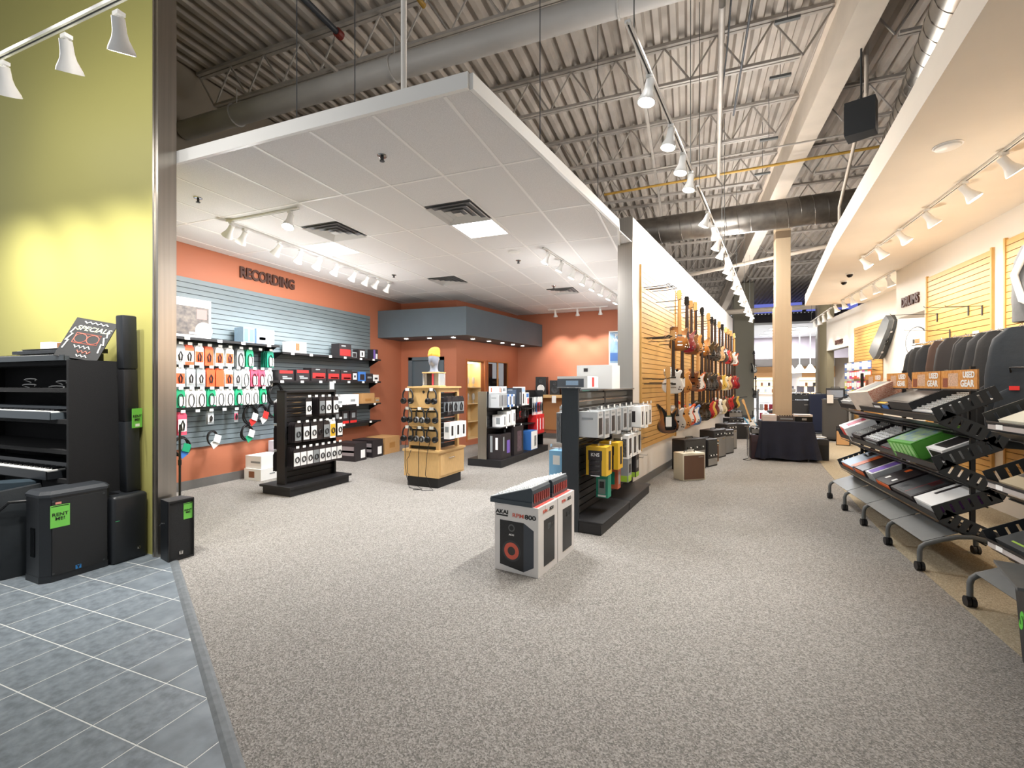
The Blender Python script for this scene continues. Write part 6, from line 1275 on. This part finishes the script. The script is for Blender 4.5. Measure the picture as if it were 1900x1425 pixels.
# ================================================================ USED GEAR RACKS
SLOPE = R(25.5); TIERS = (.418, .82, 1.216)
def slot_panel(length, h=.115, t=.004, n=6):
    """panel in local x (along) / z (up) with real slots, thickness in y"""
    def f():
        m_ = MB().box(0, length, -t/2, t/2, 0, .022).box(0, length, -t/2, t/2, h - .022, h)
        sw_ = .016; gap = (length - .06) / n
        xs = [0]
        for i in range(n): xs += [.03 + gap * i + gap/2 - sw_/2, .03 + gap * i + gap/2 + sw_/2]
        xs.append(length)
        for i in range(0, len(xs), 2): m_.box(xs[i], xs[i + 1], -t/2, t/2, .022, h - .022)
        return m_.mesh('slotted')
    return cached(('slot', length, h, n), f)
def gear_rack(label, x0, ya, yb, legs):
    """left trays slope up to +x from x0; ya near, yb far"""
    t = thing('gear_rack', label, 'display rack', (x0, ya, 0)); L_ = yb - ya
    W2 = .44
    for ti, z0 in enumerate(TIERS):
        for side in (1, -1):
            # side 1: faces the aisle, low lip at x=0; side -1: faces the wall, low lip at x=.40
            rot = (0, -SLOPE if side == 1 else SLOPE, 0); loc = (0, 0, z0) if side == 1 else (0.0, 0, z0 - .015)
            tray = pm('tray', t, BLACKM, MB().box(0, W2, 0, L_, -.004, 0), loc=loc, rot=rot)
            lx = 0 if side == 1 else W2
            pm('tray_lip', tray, BLACKM, MB().box(lx - .003, lx + .003, 0, L_, 0, .05).cyl((lx, 0, .055), (lx, L_, .055), .005, 6))
            for yy in (0.003, L_ - .003): 
                if side == 1 or yy < .1: pm('slotted_side', tray, DGREYM if side == 1 else mat('slot_grey', '3a3d40', .45), slot_panel(W2), loc=(0, yy, 0))
            for j in (1, 2, 3): pm('under_bar', tray, BLACKM, MB().cyl((W2 * j / 4, 0, -.012), (W2 * j / 4, L_, -.012), .007, 5))
    for y in [.02, L_ * .5, L_ - .02]:
        pb('post', t, BLACKM, .205, .235, y - .012, y + .012, .30, 1.66)
    for y in legs:
        yy = y - ya
        pts = [(-.13, yy, .075), (-.13, yy, .16), (-.12, yy, .195), (-.09, yy, .222), (.02, yy, .27), (.11, yy, .30), (.2, yy, .31), (.28, yy, .295), (.38, yy, .25), (.47, yy, .205), (.5, yy, .18), (.51, yy, .14), (.51, yy, .075)]
        lg = pm('leg', t, GREYM, MB().tube(pts, .019, 8), 60)
        for xx in (-.13, .51): pm('caster', lg, BLACKM, MB().cyl((xx - .026, yy, .036), (xx - .004, yy, .036), .036, 16).cyl((xx + .004, yy, .036), (xx + .026, yy, .036), .036, 16).cyl((xx, yy, .03), (xx, yy, .085), .014, 8))
    for a, b in zip(legs[:-1], legs[1:]):
        ll = b - a; m_ = MB().box(0, .25, .012, ll - .012, 0, .004)
        pm('base_sheet', t, GREYM, m_, loc=(-.105, a - ya, .232), rot=(0, -R(23), 0))
        pm('base_sheet', t, GREYM, MB().box(0, .25, .012, ll - .012, 0, .004), loc=(.255, a - ya, .315), rot=(0, R(22), 0))
    return t
RK1 = gear_rack('long black used gear rack of sloping slotted trays on casters', 1.90, 4.68, 7.17, [4.66, 5.29, 5.92, 6.55, 7.17])
RK2 = gear_rack('second black used gear rack cut by the right edge of the view', 1.93, 1.9, 4.06, [1.95, 2.65, 3.35, 4.02])
# goods in the trays: tilted with the tray
def tray_good(label, tier, y, dim, m, pr=(), tx=(), off=.012, x0=1.90, yaw=0., group='used gear in the trays', name='used_gear', knobs=0):
    """dim = (up the slope, along the rack, height)"""
    base = Vector((x0, y, TIERS[tier] + .002)); up = Vector((math.cos(SLOPE), 0, math.sin(SLOPE)))
    t = thing(name, label, 'used gear', base + up * (off + dim[0] / 2), 0, group); t.rotation_euler = (Matrix.Rotation(-SLOPE, 3, 'Y') @ Matrix.Rotation(yaw, 3, 'Z')).to_euler()
    w, d, h = dim; pb('case', t, m, -w/2, w/2, -d/2, d/2, 0, h)
    for p in pr: panel(t, dim, *p)
    for p in tx: letters(t, dim, *p)
    if knobs:
        m_ = MB()
        for i in range(knobs):
            for j in range(knobs): m_.cyl((-w*.4 + w*.8 * i / (knobs - 1), -d*.4 + d*.8 * j / (knobs - 1), h), (-w*.4 + w*.8 * i / (knobs - 1), -d*.4 + d*.8 * j / (knobs - 1), h + .014), .007, 6)
        o = pm('control_knobs', t, mat('knob_pale', 'c9c9c6', .4), m_); o['kind'] = 'stuff'
    return t
TAN = mat('box_tan', 'c9bdb0', .6, noise=(5, .06)); BRK = mat('box_brick_art', 'a5503c', .6, noise=(30, .5), second='d8c4b4'); GRN = mat('box_green', '56a53a', .5); ORB = mat('box_orange', 'd9662e', .5)
tray_good('long pale machine at the far end of the top tray', 2, 6.92, (.34, .36, .09), P_SIL, [('t', 0, 0, .28, .3, GREYP)], knobs=6)
tray_good('tall tan carton with a red brick print standing in the top tray', 2, 6.32, (.42, .46, .22), TAN, [('t', -.02, .02, .26, .24, GREYP), ('t', .12, -.05, .08, .2, mat('tan_label', 'd9c09a', .6)), ('f', 0, 0, .42, .22, BRK)], yaw=R(8))
tray_good('black device with blue trim in the top tray', 2, 5.80, (.38, .42, .10), P_DK, [('t', .02, 0, .3, .36, GREYM), ('l', .12, 0, .14, .08, P_BL), ('l', -.1, 0, .16, .05, PLUSH), ('t', -.16, 0, .03, .2, P_YEL)])
tray_good('large black case in the top tray', 2, 5.32, (.42, .46, .14), BLACKS, [('t', 0, 0, .38, .42, BLACKM)])
tray_good('silver mixing console at the near end of the top tray', 2, 4.92, (.38, .36, .07), P_SIL, [('t', .1, 0, .14, .32, GREYP), ('l', 0, 0, .34, .05, P_DK)], knobs=9)
tray_good('white and red carton at the far end of the middle tray', 1, 6.92, (.32, .38, .16), PLUSH, [('l', -.06, 0, .2, .12, mat('trim_red', 'd6302c')), ('t', 0, 0, .2, .16, P_PINK)], yaw=R(-6))
tray_good('crumpled grey device behind the white and red carton', 1, 6.52, (.36, .3, .10), P_DK, [('t', 0, 0, .3, .24, GREYM)], knobs=5)
tray_good('grey and white drum machine in the middle tray', 1, 6.08, (.36, .42, .09), P_DK, [('t', 0, 0, .32, .38, P_SIL), ('l', 0, .0, .3, .05, GREYP)], knobs=7)
tray_good('dark unit with pink sticker in the middle tray', 1, 5.68, (.36, .3, .06), P_DK, [('t', .02, 0, .3, .24, GREYM), ('l', 0, 0, .24, .04, P_PINK)])
tray_good('bright green boxed device in the middle tray', 1, 5.28, (.40, .42, .17), GRN, [('t', .02, 0, .36, .38, mat('green_art', '5f7fae', .5, noise=(7, .5), second='a8c27a')), ('f', 0, 0, .38, .15, mat('green_side', '63b544', .5))] + [('l', -.16 + .065 * i, 0, .045, .13, mat('green_pale', '9ccf86', .5)) for i in range(6)], yaw=R(5))
tray_good('white topped small unit at the near end of the middle tray', 1, 4.86, (.30, .26, .12), PLUSH, [('t', 0, 0, .2, .2, P_DK), ('l', 0, 0, .2, .08, P_DK)], off=.1)
tray_good('grey and orange controller box at the far end of the bottom tray', 0, 6.85, (.38, .44, .10), mat('box_steel', '8fa2b4', .5), [('t', 0, -.16, .36, .06, ORB), ('t', .1, .05, .1, .16, P_DK), ('l', 0, 0, .4, .07, ORB)])
tray_good('black box with an orange edge in the bottom tray', 0, 6.42, (.36, .34, .12), P_DK, [('t', 0, .13, .34, .05, ORB), ('l', 0, 0, .3, .08, ORB)])
tray_good('silver and violet software box in the bottom tray', 0, 6.05, (.40, .2, .14), P_SIL, [('t', 0, 0, .36, .12, P_PUR), ('l', 0, 0, .16, .1, GREYP)])
tray_good('black controller box with orange side in the bottom tray', 0, 5.74, (.38, .34, .10), P_DK, [('t', .08, .06, .06, .06, ORB), ('t', -.1, .08, .05, .04, PLUSH), ('t', -.1, -.08, .05, .04, PLUSH), ('l', 0, 0, .32, .08, ORB)])
tray_good('large black box with red lines in the bottom tray', 0, 5.30, (.40, .44, .10), P_DK, [('t', 0, 0, .36, .40, DGREYM), ('t', 0, -.05, .36, .008, mat('trim_red', 'd6302c')), ('t', .05, -.1, .1, .1, mat('dark_red', '6a2a2c', .5)), ('t', -.12, .1, .06, .1, GREYP)])
tray_good('white box with purple print at the near end of the bottom tray', 0, 4.86, (.36, .32, .11), PLUSH, [('t', .05, .08, .2, .04, P_DK), ('f', 0, 0, .34, .08, mat('violet_print', '6a3a78', .5, noise=(9, .5))), ('l', 0, 0, .28, .08, P_SIL)])
tray_good('cream and green box in the top tray of the near rack', 2, 3.70, (.36, .5, .07), mat('cream_box', 'd9d6c4', .6), [('t', 0, .1, .06, .2, P_LIME), ('t', .05, -.1, .2, .16, PLUSH), ('t', .0, .0, .34, .006, P_DK)], x0=1.93)
tray_good('second cream box in the top tray of the near rack', 2, 3.15, (.36, .5, .07), mat('cream_box', 'd9d6c4'), [('t', 0, .1, .2, .2, P_SIL), ('t', 0, -.1, .06, .2, P_LIME)], x0=1.93)
tray_good('tan slatted device in the middle tray of the near rack', 1, 3.70, (.36, .5, .06), mat('tan_box', 'b8a98a', .6), [('t', -.05, .0, .06, .48, P_DK), ('t', .1, .1, .1, .2, DGREYM)], x0=1.93)
tray_good('black boxed microphone printed SM57 in lime in the bottom tray of the near rack', 0, 3.72, (.38, .5, .08), mat('box_charcoal', '23282b', .5), [('t', .12, 0, .012, .46, P_LIME), ('t', -.15, 0, .012, .3, P_LIME)], [('t', -.02, .1, 'SM', .09, PLUSH, .004, 1, 'lettering', .0024, R(-90)), ('t', -.02, -.06, '57', .09, P_LIME, .004, 1, 'lettering', .0024, R(-90))], x0=1.93)
tray_good('second black boxed microphone with white letters in the bottom tray of the near rack', 0, 3.2, (.38, .48, .08), mat('box_charcoal', '23282b'), [('t', .12, 0, .012, .46, P_LIME)], [('t', -.02, .1, 'SM', .09, PLUSH, .004, 1, 'lettering', .0024, R(-90))], x0=1.93)
for z0 in TIERS:
    pr2 = thing('price_rail', 'clear price rail on the %s tray of the near rack' % {0: 'bottom', 1: 'middle', 2: 'top'}[TIERS.index(z0)], 'price rail', (1.918, 1.9, z0), 0, 'price rails of the near rack')
    pb('rail', pr2, mat('price_plastic', 'b9b2ae', .25), -.006, 0, 0, 2.16, .0, .045)
    for j in range(4): pb('price_tag', pr2, WHITEP, -.008, -.006, 2.0 - j * .5, 2.07 - j * .5, .004, .042)
# signs
WD = mat('sign_wood', 'b8742e', .5, noise=(4, .3), second='e0a45c', stretch=(1, 6, 1))
for k, (a, b, dim_) in enumerate([(4.56, 5.09, 1), (5.11, 5.65, 1), (5.77, 6.26, 1), (6.40, 6.92, 1)]):
    t = thing('hanging_sign', '%s wooden USED GEAR sign from the near end of the gear rack' % ORD[k], 'sign', (2.085, (a + b) / 2, 1.48), 0, 'used gear signs'); L_ = b - a
    pb('sign_board', t, WD, 0, .012, -L_/2, L_/2, 0, .155); pb('frame', t, DGREYM, -.002, .014, -L_/2, L_/2, -.012, 0)
    link('lettering', text_mesh('USED', .068, .0025, .0008, 1, 1), PLUSH, t, (-.0015, -L_*.29, .112), (R(90), 0, R(-90))); link('lettering', text_mesh('GEAR', .075, .0025, .0008, 1, 1), PLUSH, t, (-.0015, -L_*.25, .042), (R(90), 0, R(-90)))
    pb('faded_picture', t, mat('sign_fade', 'c9a58a', .6, noise=(10, .3)), -.0012, 0, .0, L_*.28, .02, .13); pb('dark_picture', t, mat('sign_dark', '8a4a34', .6, noise=(12, .4)), -.0012, 0, L_*.3, L_*.45, .01, .09)
    pb('back_bracket', t, BLACKM, .012, .045, -.02, .02, .02, .14)
# rear mounted sign pair further back
# ================================================================ RIGHT WALL: GIG BAGS, CASE, DRUM
rl = thing('bag_rail', 'thin steel rail over the row of gig bags on the right wall', 'rail', (3.12, 5.6, 2.10)); pm('rail', rl, CHROME, MB().cyl((0, 0, 0), (0, 2.9, 0), .008, 8))
for y in (.1, 1.0, 1.9, 2.8): pm('bracket', rl, CHROME, MB().cyl((0, y, 0), (.34, y, 0), .008, 6))
def bag_mesh(w, d, h, seed):
    rnd = random.Random(seed); mb = MB(); n = 12; cols = 14; P = []
    for i in range(n + 1):
        f = i / n; z = -h + h * f; k = 1. if f < .55 else (.62 + .38 * math.cos((f - .55) / .45 * math.pi / 2.2)); k = k if f < .97 else k * .55
        fl_ = .7 + .3 * math.sin(math.pi * min(1, .12 + f))
        P.append([Vector((math.copysign(abs(math.cos(a)) ** .45, math.cos(a)) * w / 2 * k * (1 + rnd.uniform(-.015, .015)), math.copysign(abs(math.sin(a)) ** .55, math.sin(a)) * d / 2 * fl_ * (1 + rnd.uniform(-.08, .08)), z)) for a in [2 * math.pi * j / cols for j in range(cols)]])
    vs = [v for r in P for v in r]; fs = [(i * cols + j, i * cols + (j + 1) % cols, (i + 1) * cols + (j + 1) % cols, (i + 1) * cols + j) for i in range(n) for j in range(cols)]
    fs += [tuple(range(cols - 1, -1, -1)), tuple(range(n * cols, (n + 1) * cols))]
    return MB().add(vs, fs).mesh('gigbag', 70)
BAGD = mat('bag_charcoal', '191a1d', .75, noise=(5, .15), bump=(20, .2)); BAGK = mat('bag_black', '101012', .7, noise=(5, .2), bump=(20, .2)); BAGB = mat('bag_brown', '382317', .6, noise=(5, .2)); BAGBL = mat('bag_blue', '2c3f6e', .7, noise=(5, .3)); BAGG = mat('bag_grey', '3a3e40', .7, noise=(5, .15)); BAGNV = mat('bag_navy', '1d252d', .7, noise=(5, .15), bump=(14, .3))
BAGS = [(8.12, .34, 'charcoal', BAGD, .98, 2.02), (7.93, .30, 'black', BAGK, .95, 2.03), (7.82, .30, 'dark grey', BAGG, .95, 2.03), (7.66, .36, 'charcoal', BAGD, 1.0, 2.04), (7.48, .30, 'blue', BAGBL, .95, 2.03), (7.40, .3, 'brown', BAGB, 1.0, 2.07), (7.28, .3, 'pale grey', BAGG, .95, 2.05), (7.08, .38, 'dark brown', mat('bag_dbrown', '1e1817', .7, noise=(5, .15)), 1.05, 2.08), (6.88, .34, 'black', BAGK, 1.0, 2.07), (6.72, .34, 'black', BAGK, 1.0, 2.06), (6.46, .46, 'large charcoal', BAGD, 1.15, 2.08), (6.24, .40, 'black ribbed', BAGK, 1.1, 2.07), (5.98, .50, 'large navy', BAGNV, 1.2, 2.08)]
for k, (y, w, nm, m_, h, z) in enumerate(BAGS):
    t = thing('gig_bag', '%s gig bag, %s from the far end of the row on the right wall' % (nm, ORD[k]), 'bag', (3.06 - .04 * (k % 2), y, z), R(-38 - 6 * (k % 3)), 'gig bags on the right wall')
    pm('bag_body', t, m_, bag_mesh(w, .11 + .05 * (k > 9), h, k)); pm('carry_strap', t, BLACKM, MB().tube([(-.05, -.06, -.45), (-.05, -.1, -.4), (.05, -.1, -.4), (.05, -.06, -.45)], .009, 5))
    pm('hang_hook', t, CHROME, MB().tube([(0, 0, -.03), (0, 0, .02), (.012, 0, .035), (.02, 0, .02)], .004, 5)); pm('front_pocket', t, m_, bag_mesh(w * .66, .05, h * .42, k + 40), loc=(0, -.07 - .02 * (k > 9), -h * .5))
    if k == 12: pb('red_badge', t, mat('trim_red', 'd6302c'), -.05, .02, -.125, -.118, -.62, -.58)
# grey backpack case high on the wall
bp_ = thing('backpack_case', 'grey and white padded instrument case hanging high at the right edge', 'bag', (3.2, 5.82, 2.93), R(-52))
pm('bag_body', bp_, mat('case_grey', '6c6e70', .8, noise=(7, .2), bump=(16, .3)), bag_mesh(.52, .24, .80, 77)); pm('white_panel', bp_, PLUSH, MB().tube([(-.1, -.13, -.1), (-.2, -.13, -.35), (-.14, -.14, -.6), (0, -.14, -.7)], .03, 8), 60); pm('pocket', bp_, mat('case_dark', '3a3b3e', .8), bag_mesh(.34, .07, .36, 78), loc=(.04, -.12, -.34)); pb('white_label', bp_, WHITEP, -.02, .14, -.17, -.165, -.36, -.2)
pm('hanger', bp_, CHROME, MB().tube([(0, .0, -.02), (0, .02, .04), (0, .36, .04)], .008, 6))
for k, (y, z, l) in enumerate([(8.55, 2.56, .55), (7.75, 2.54, .45), (7.45, 2.5, .35), (8.2, 2.28, .5), (7.1, 2.1, .3)]):
    t = thing('peg_hook', '%s empty wire peg on the maple slatwall beside DRUMS, from the left' % ORD[[0, 2, 3, 1, 4][k]], 'hook', (3.455, y, z), 0, 'empty pegs on the right slatwall'); pb('back_plate', t, DGREYM, -.006, .0, -.012, .012, -.12, .01); pm('peg', t, DGREYM, MB().tube([(-.006, 0, 0), (-l, .0, .01), (-l - .02, 0, .03)], .004, 5))
t = thing('wall_card', 'small white notice card on the maple slatwall beside DRUMS', 'card', (3.455, 7.58, 2.0)); pb('card', t, WHITEP, -.004, 0, -.07, .07, 0, .2); pb('printed_line', t, GREYP, -.005, -.004, -.05, .05, .08, .1)
hc = thing('guitar_case', 'grey hard guitar case mounted at an angle on the small slatwall', 'case', (3.97, 12.50, 2.16)); hc.rotation_euler = (Matrix.Rotation(R(-84), 3, 'Z') @ Matrix.Rotation(R(42), 3, 'Y')).to_euler()
pl = smooth([(-.17, .04), (0, 0), (.17, .04), (.20, .14), (.15, .30), (.16, .40), (.12, .52), (.07, .60), (.07, 1.0), (.03, 1.03), (-.03, 1.03), (-.07, 1.0), (-.07, .60), (-.12, .52), (-.16, .40), (-.15, .30), (-.20, .14)], 2)
rp_ = [(-.13, .0), (.13, .0), (.165, .14), (.14, .85), (.09, 1.02), (-.09, 1.02), (-.14, .85), (-.165, .14)]
pm('lid', hc, mat('case_shell', '595e62', .45, noise=(8, .08)), MB().prism(rp_, -.10, -.012, XZ)); pm('shell', hc, mat('case_shell2', '34383b', .5, noise=(8, .08)), MB().prism([(x * 1.02, z) for x, z in rp_], -.008, .08, XZ)); pm('valance', hc, CHROME, MB().prism([(x * 1.015, z) for x, z in rp_], -.013, -.007, XZ)); pm('handle', hc, BLACKM, MB().tube([(.15, 0, .42), (.2, 0, .44), (.2, 0, .56), (.15, 0, .58)], .012, 6))
for z in (.2, .5, .75): pb('latch', hc, CHROME, .135, .17, -.03, .01, z, z + .05)
bd = thing('bass_drum', 'white bass drum head with a small dark logo hanging in the recess under DRUMS', 'drum', (4.0, 10.62, 2.30), R(-78))
pm('drum_head', bd, PLUSH, MB().cyl((0, -.02, 0), (0, -.012, 0), .27, 32)); pm('hoop', bd, DGREYM, MB().tube([(.28 * math.cos(a), -.01, .28 * math.sin(a)) for a in [R(q * 12) for q in range(31)]], .014, 6), 60); pm('shell', bd, mat('drum_white', 'cfccc6', .4), MB().cyl((0, -.01, 0), (0, .07, 0), .265, 32))
pb('logo_patch', bd, ORB, -.03, .09, -.024, -.02, -.02, .06); pb('logo_patch', bd, INK, -.09, -.04, -.024, -.02, -.02, .06); pb('logo_bar', bd, INK, -.09, .09, -.024, -.02, -.06, -.045)
cb = thing('cymbal', 'small brass cymbal peeking below the bass drum head', 'cymbal', (4.0, 10.35, 1.98), (R(75), 0, R(-78))); pm('disc', cb, mat('brass', 'b58a4a', .3, .9), MB().lathe([(.16, 0), (.05, .012), (.03, .03), (0, .032)], 24), 40); pm('wall_mount', cb, DGREYM, MB().cyl((0, 0, -.07), (0, 0, .0), .012, 8))
# black dump bin cut by the right edge
bn = thing('dump_bin', 'tall black display bin with green lettering at the right edge', 'bin', (1.83, 3.14, 0), R(-15))
pm('bin_body', bn, BLACKS, MB().prism([(-.16, -.16), (.16, -.16), (.16, .16), (-.16, .16)], 0, .50, None, [(-.19, -.19), (.19, -.19), (.19, .19), (-.19, .19)])); pm('header_board', bn, GLOSSB, MB().box(.10, .12, -.19, .19, .50, 1.25)); pm('lip_tray', bn, GREYM, MB().prism([(-.26, -.22), (.18, -.22), (.18, .22), (-.26, .22)], .50, .515))
link('lettering', text_mesh('S', .13, .006, .001, 1, 1, .3), mat('bin_green', '58c23a', .5), bn, (-.19, .05, .26), (R(90), 0, R(-90)))
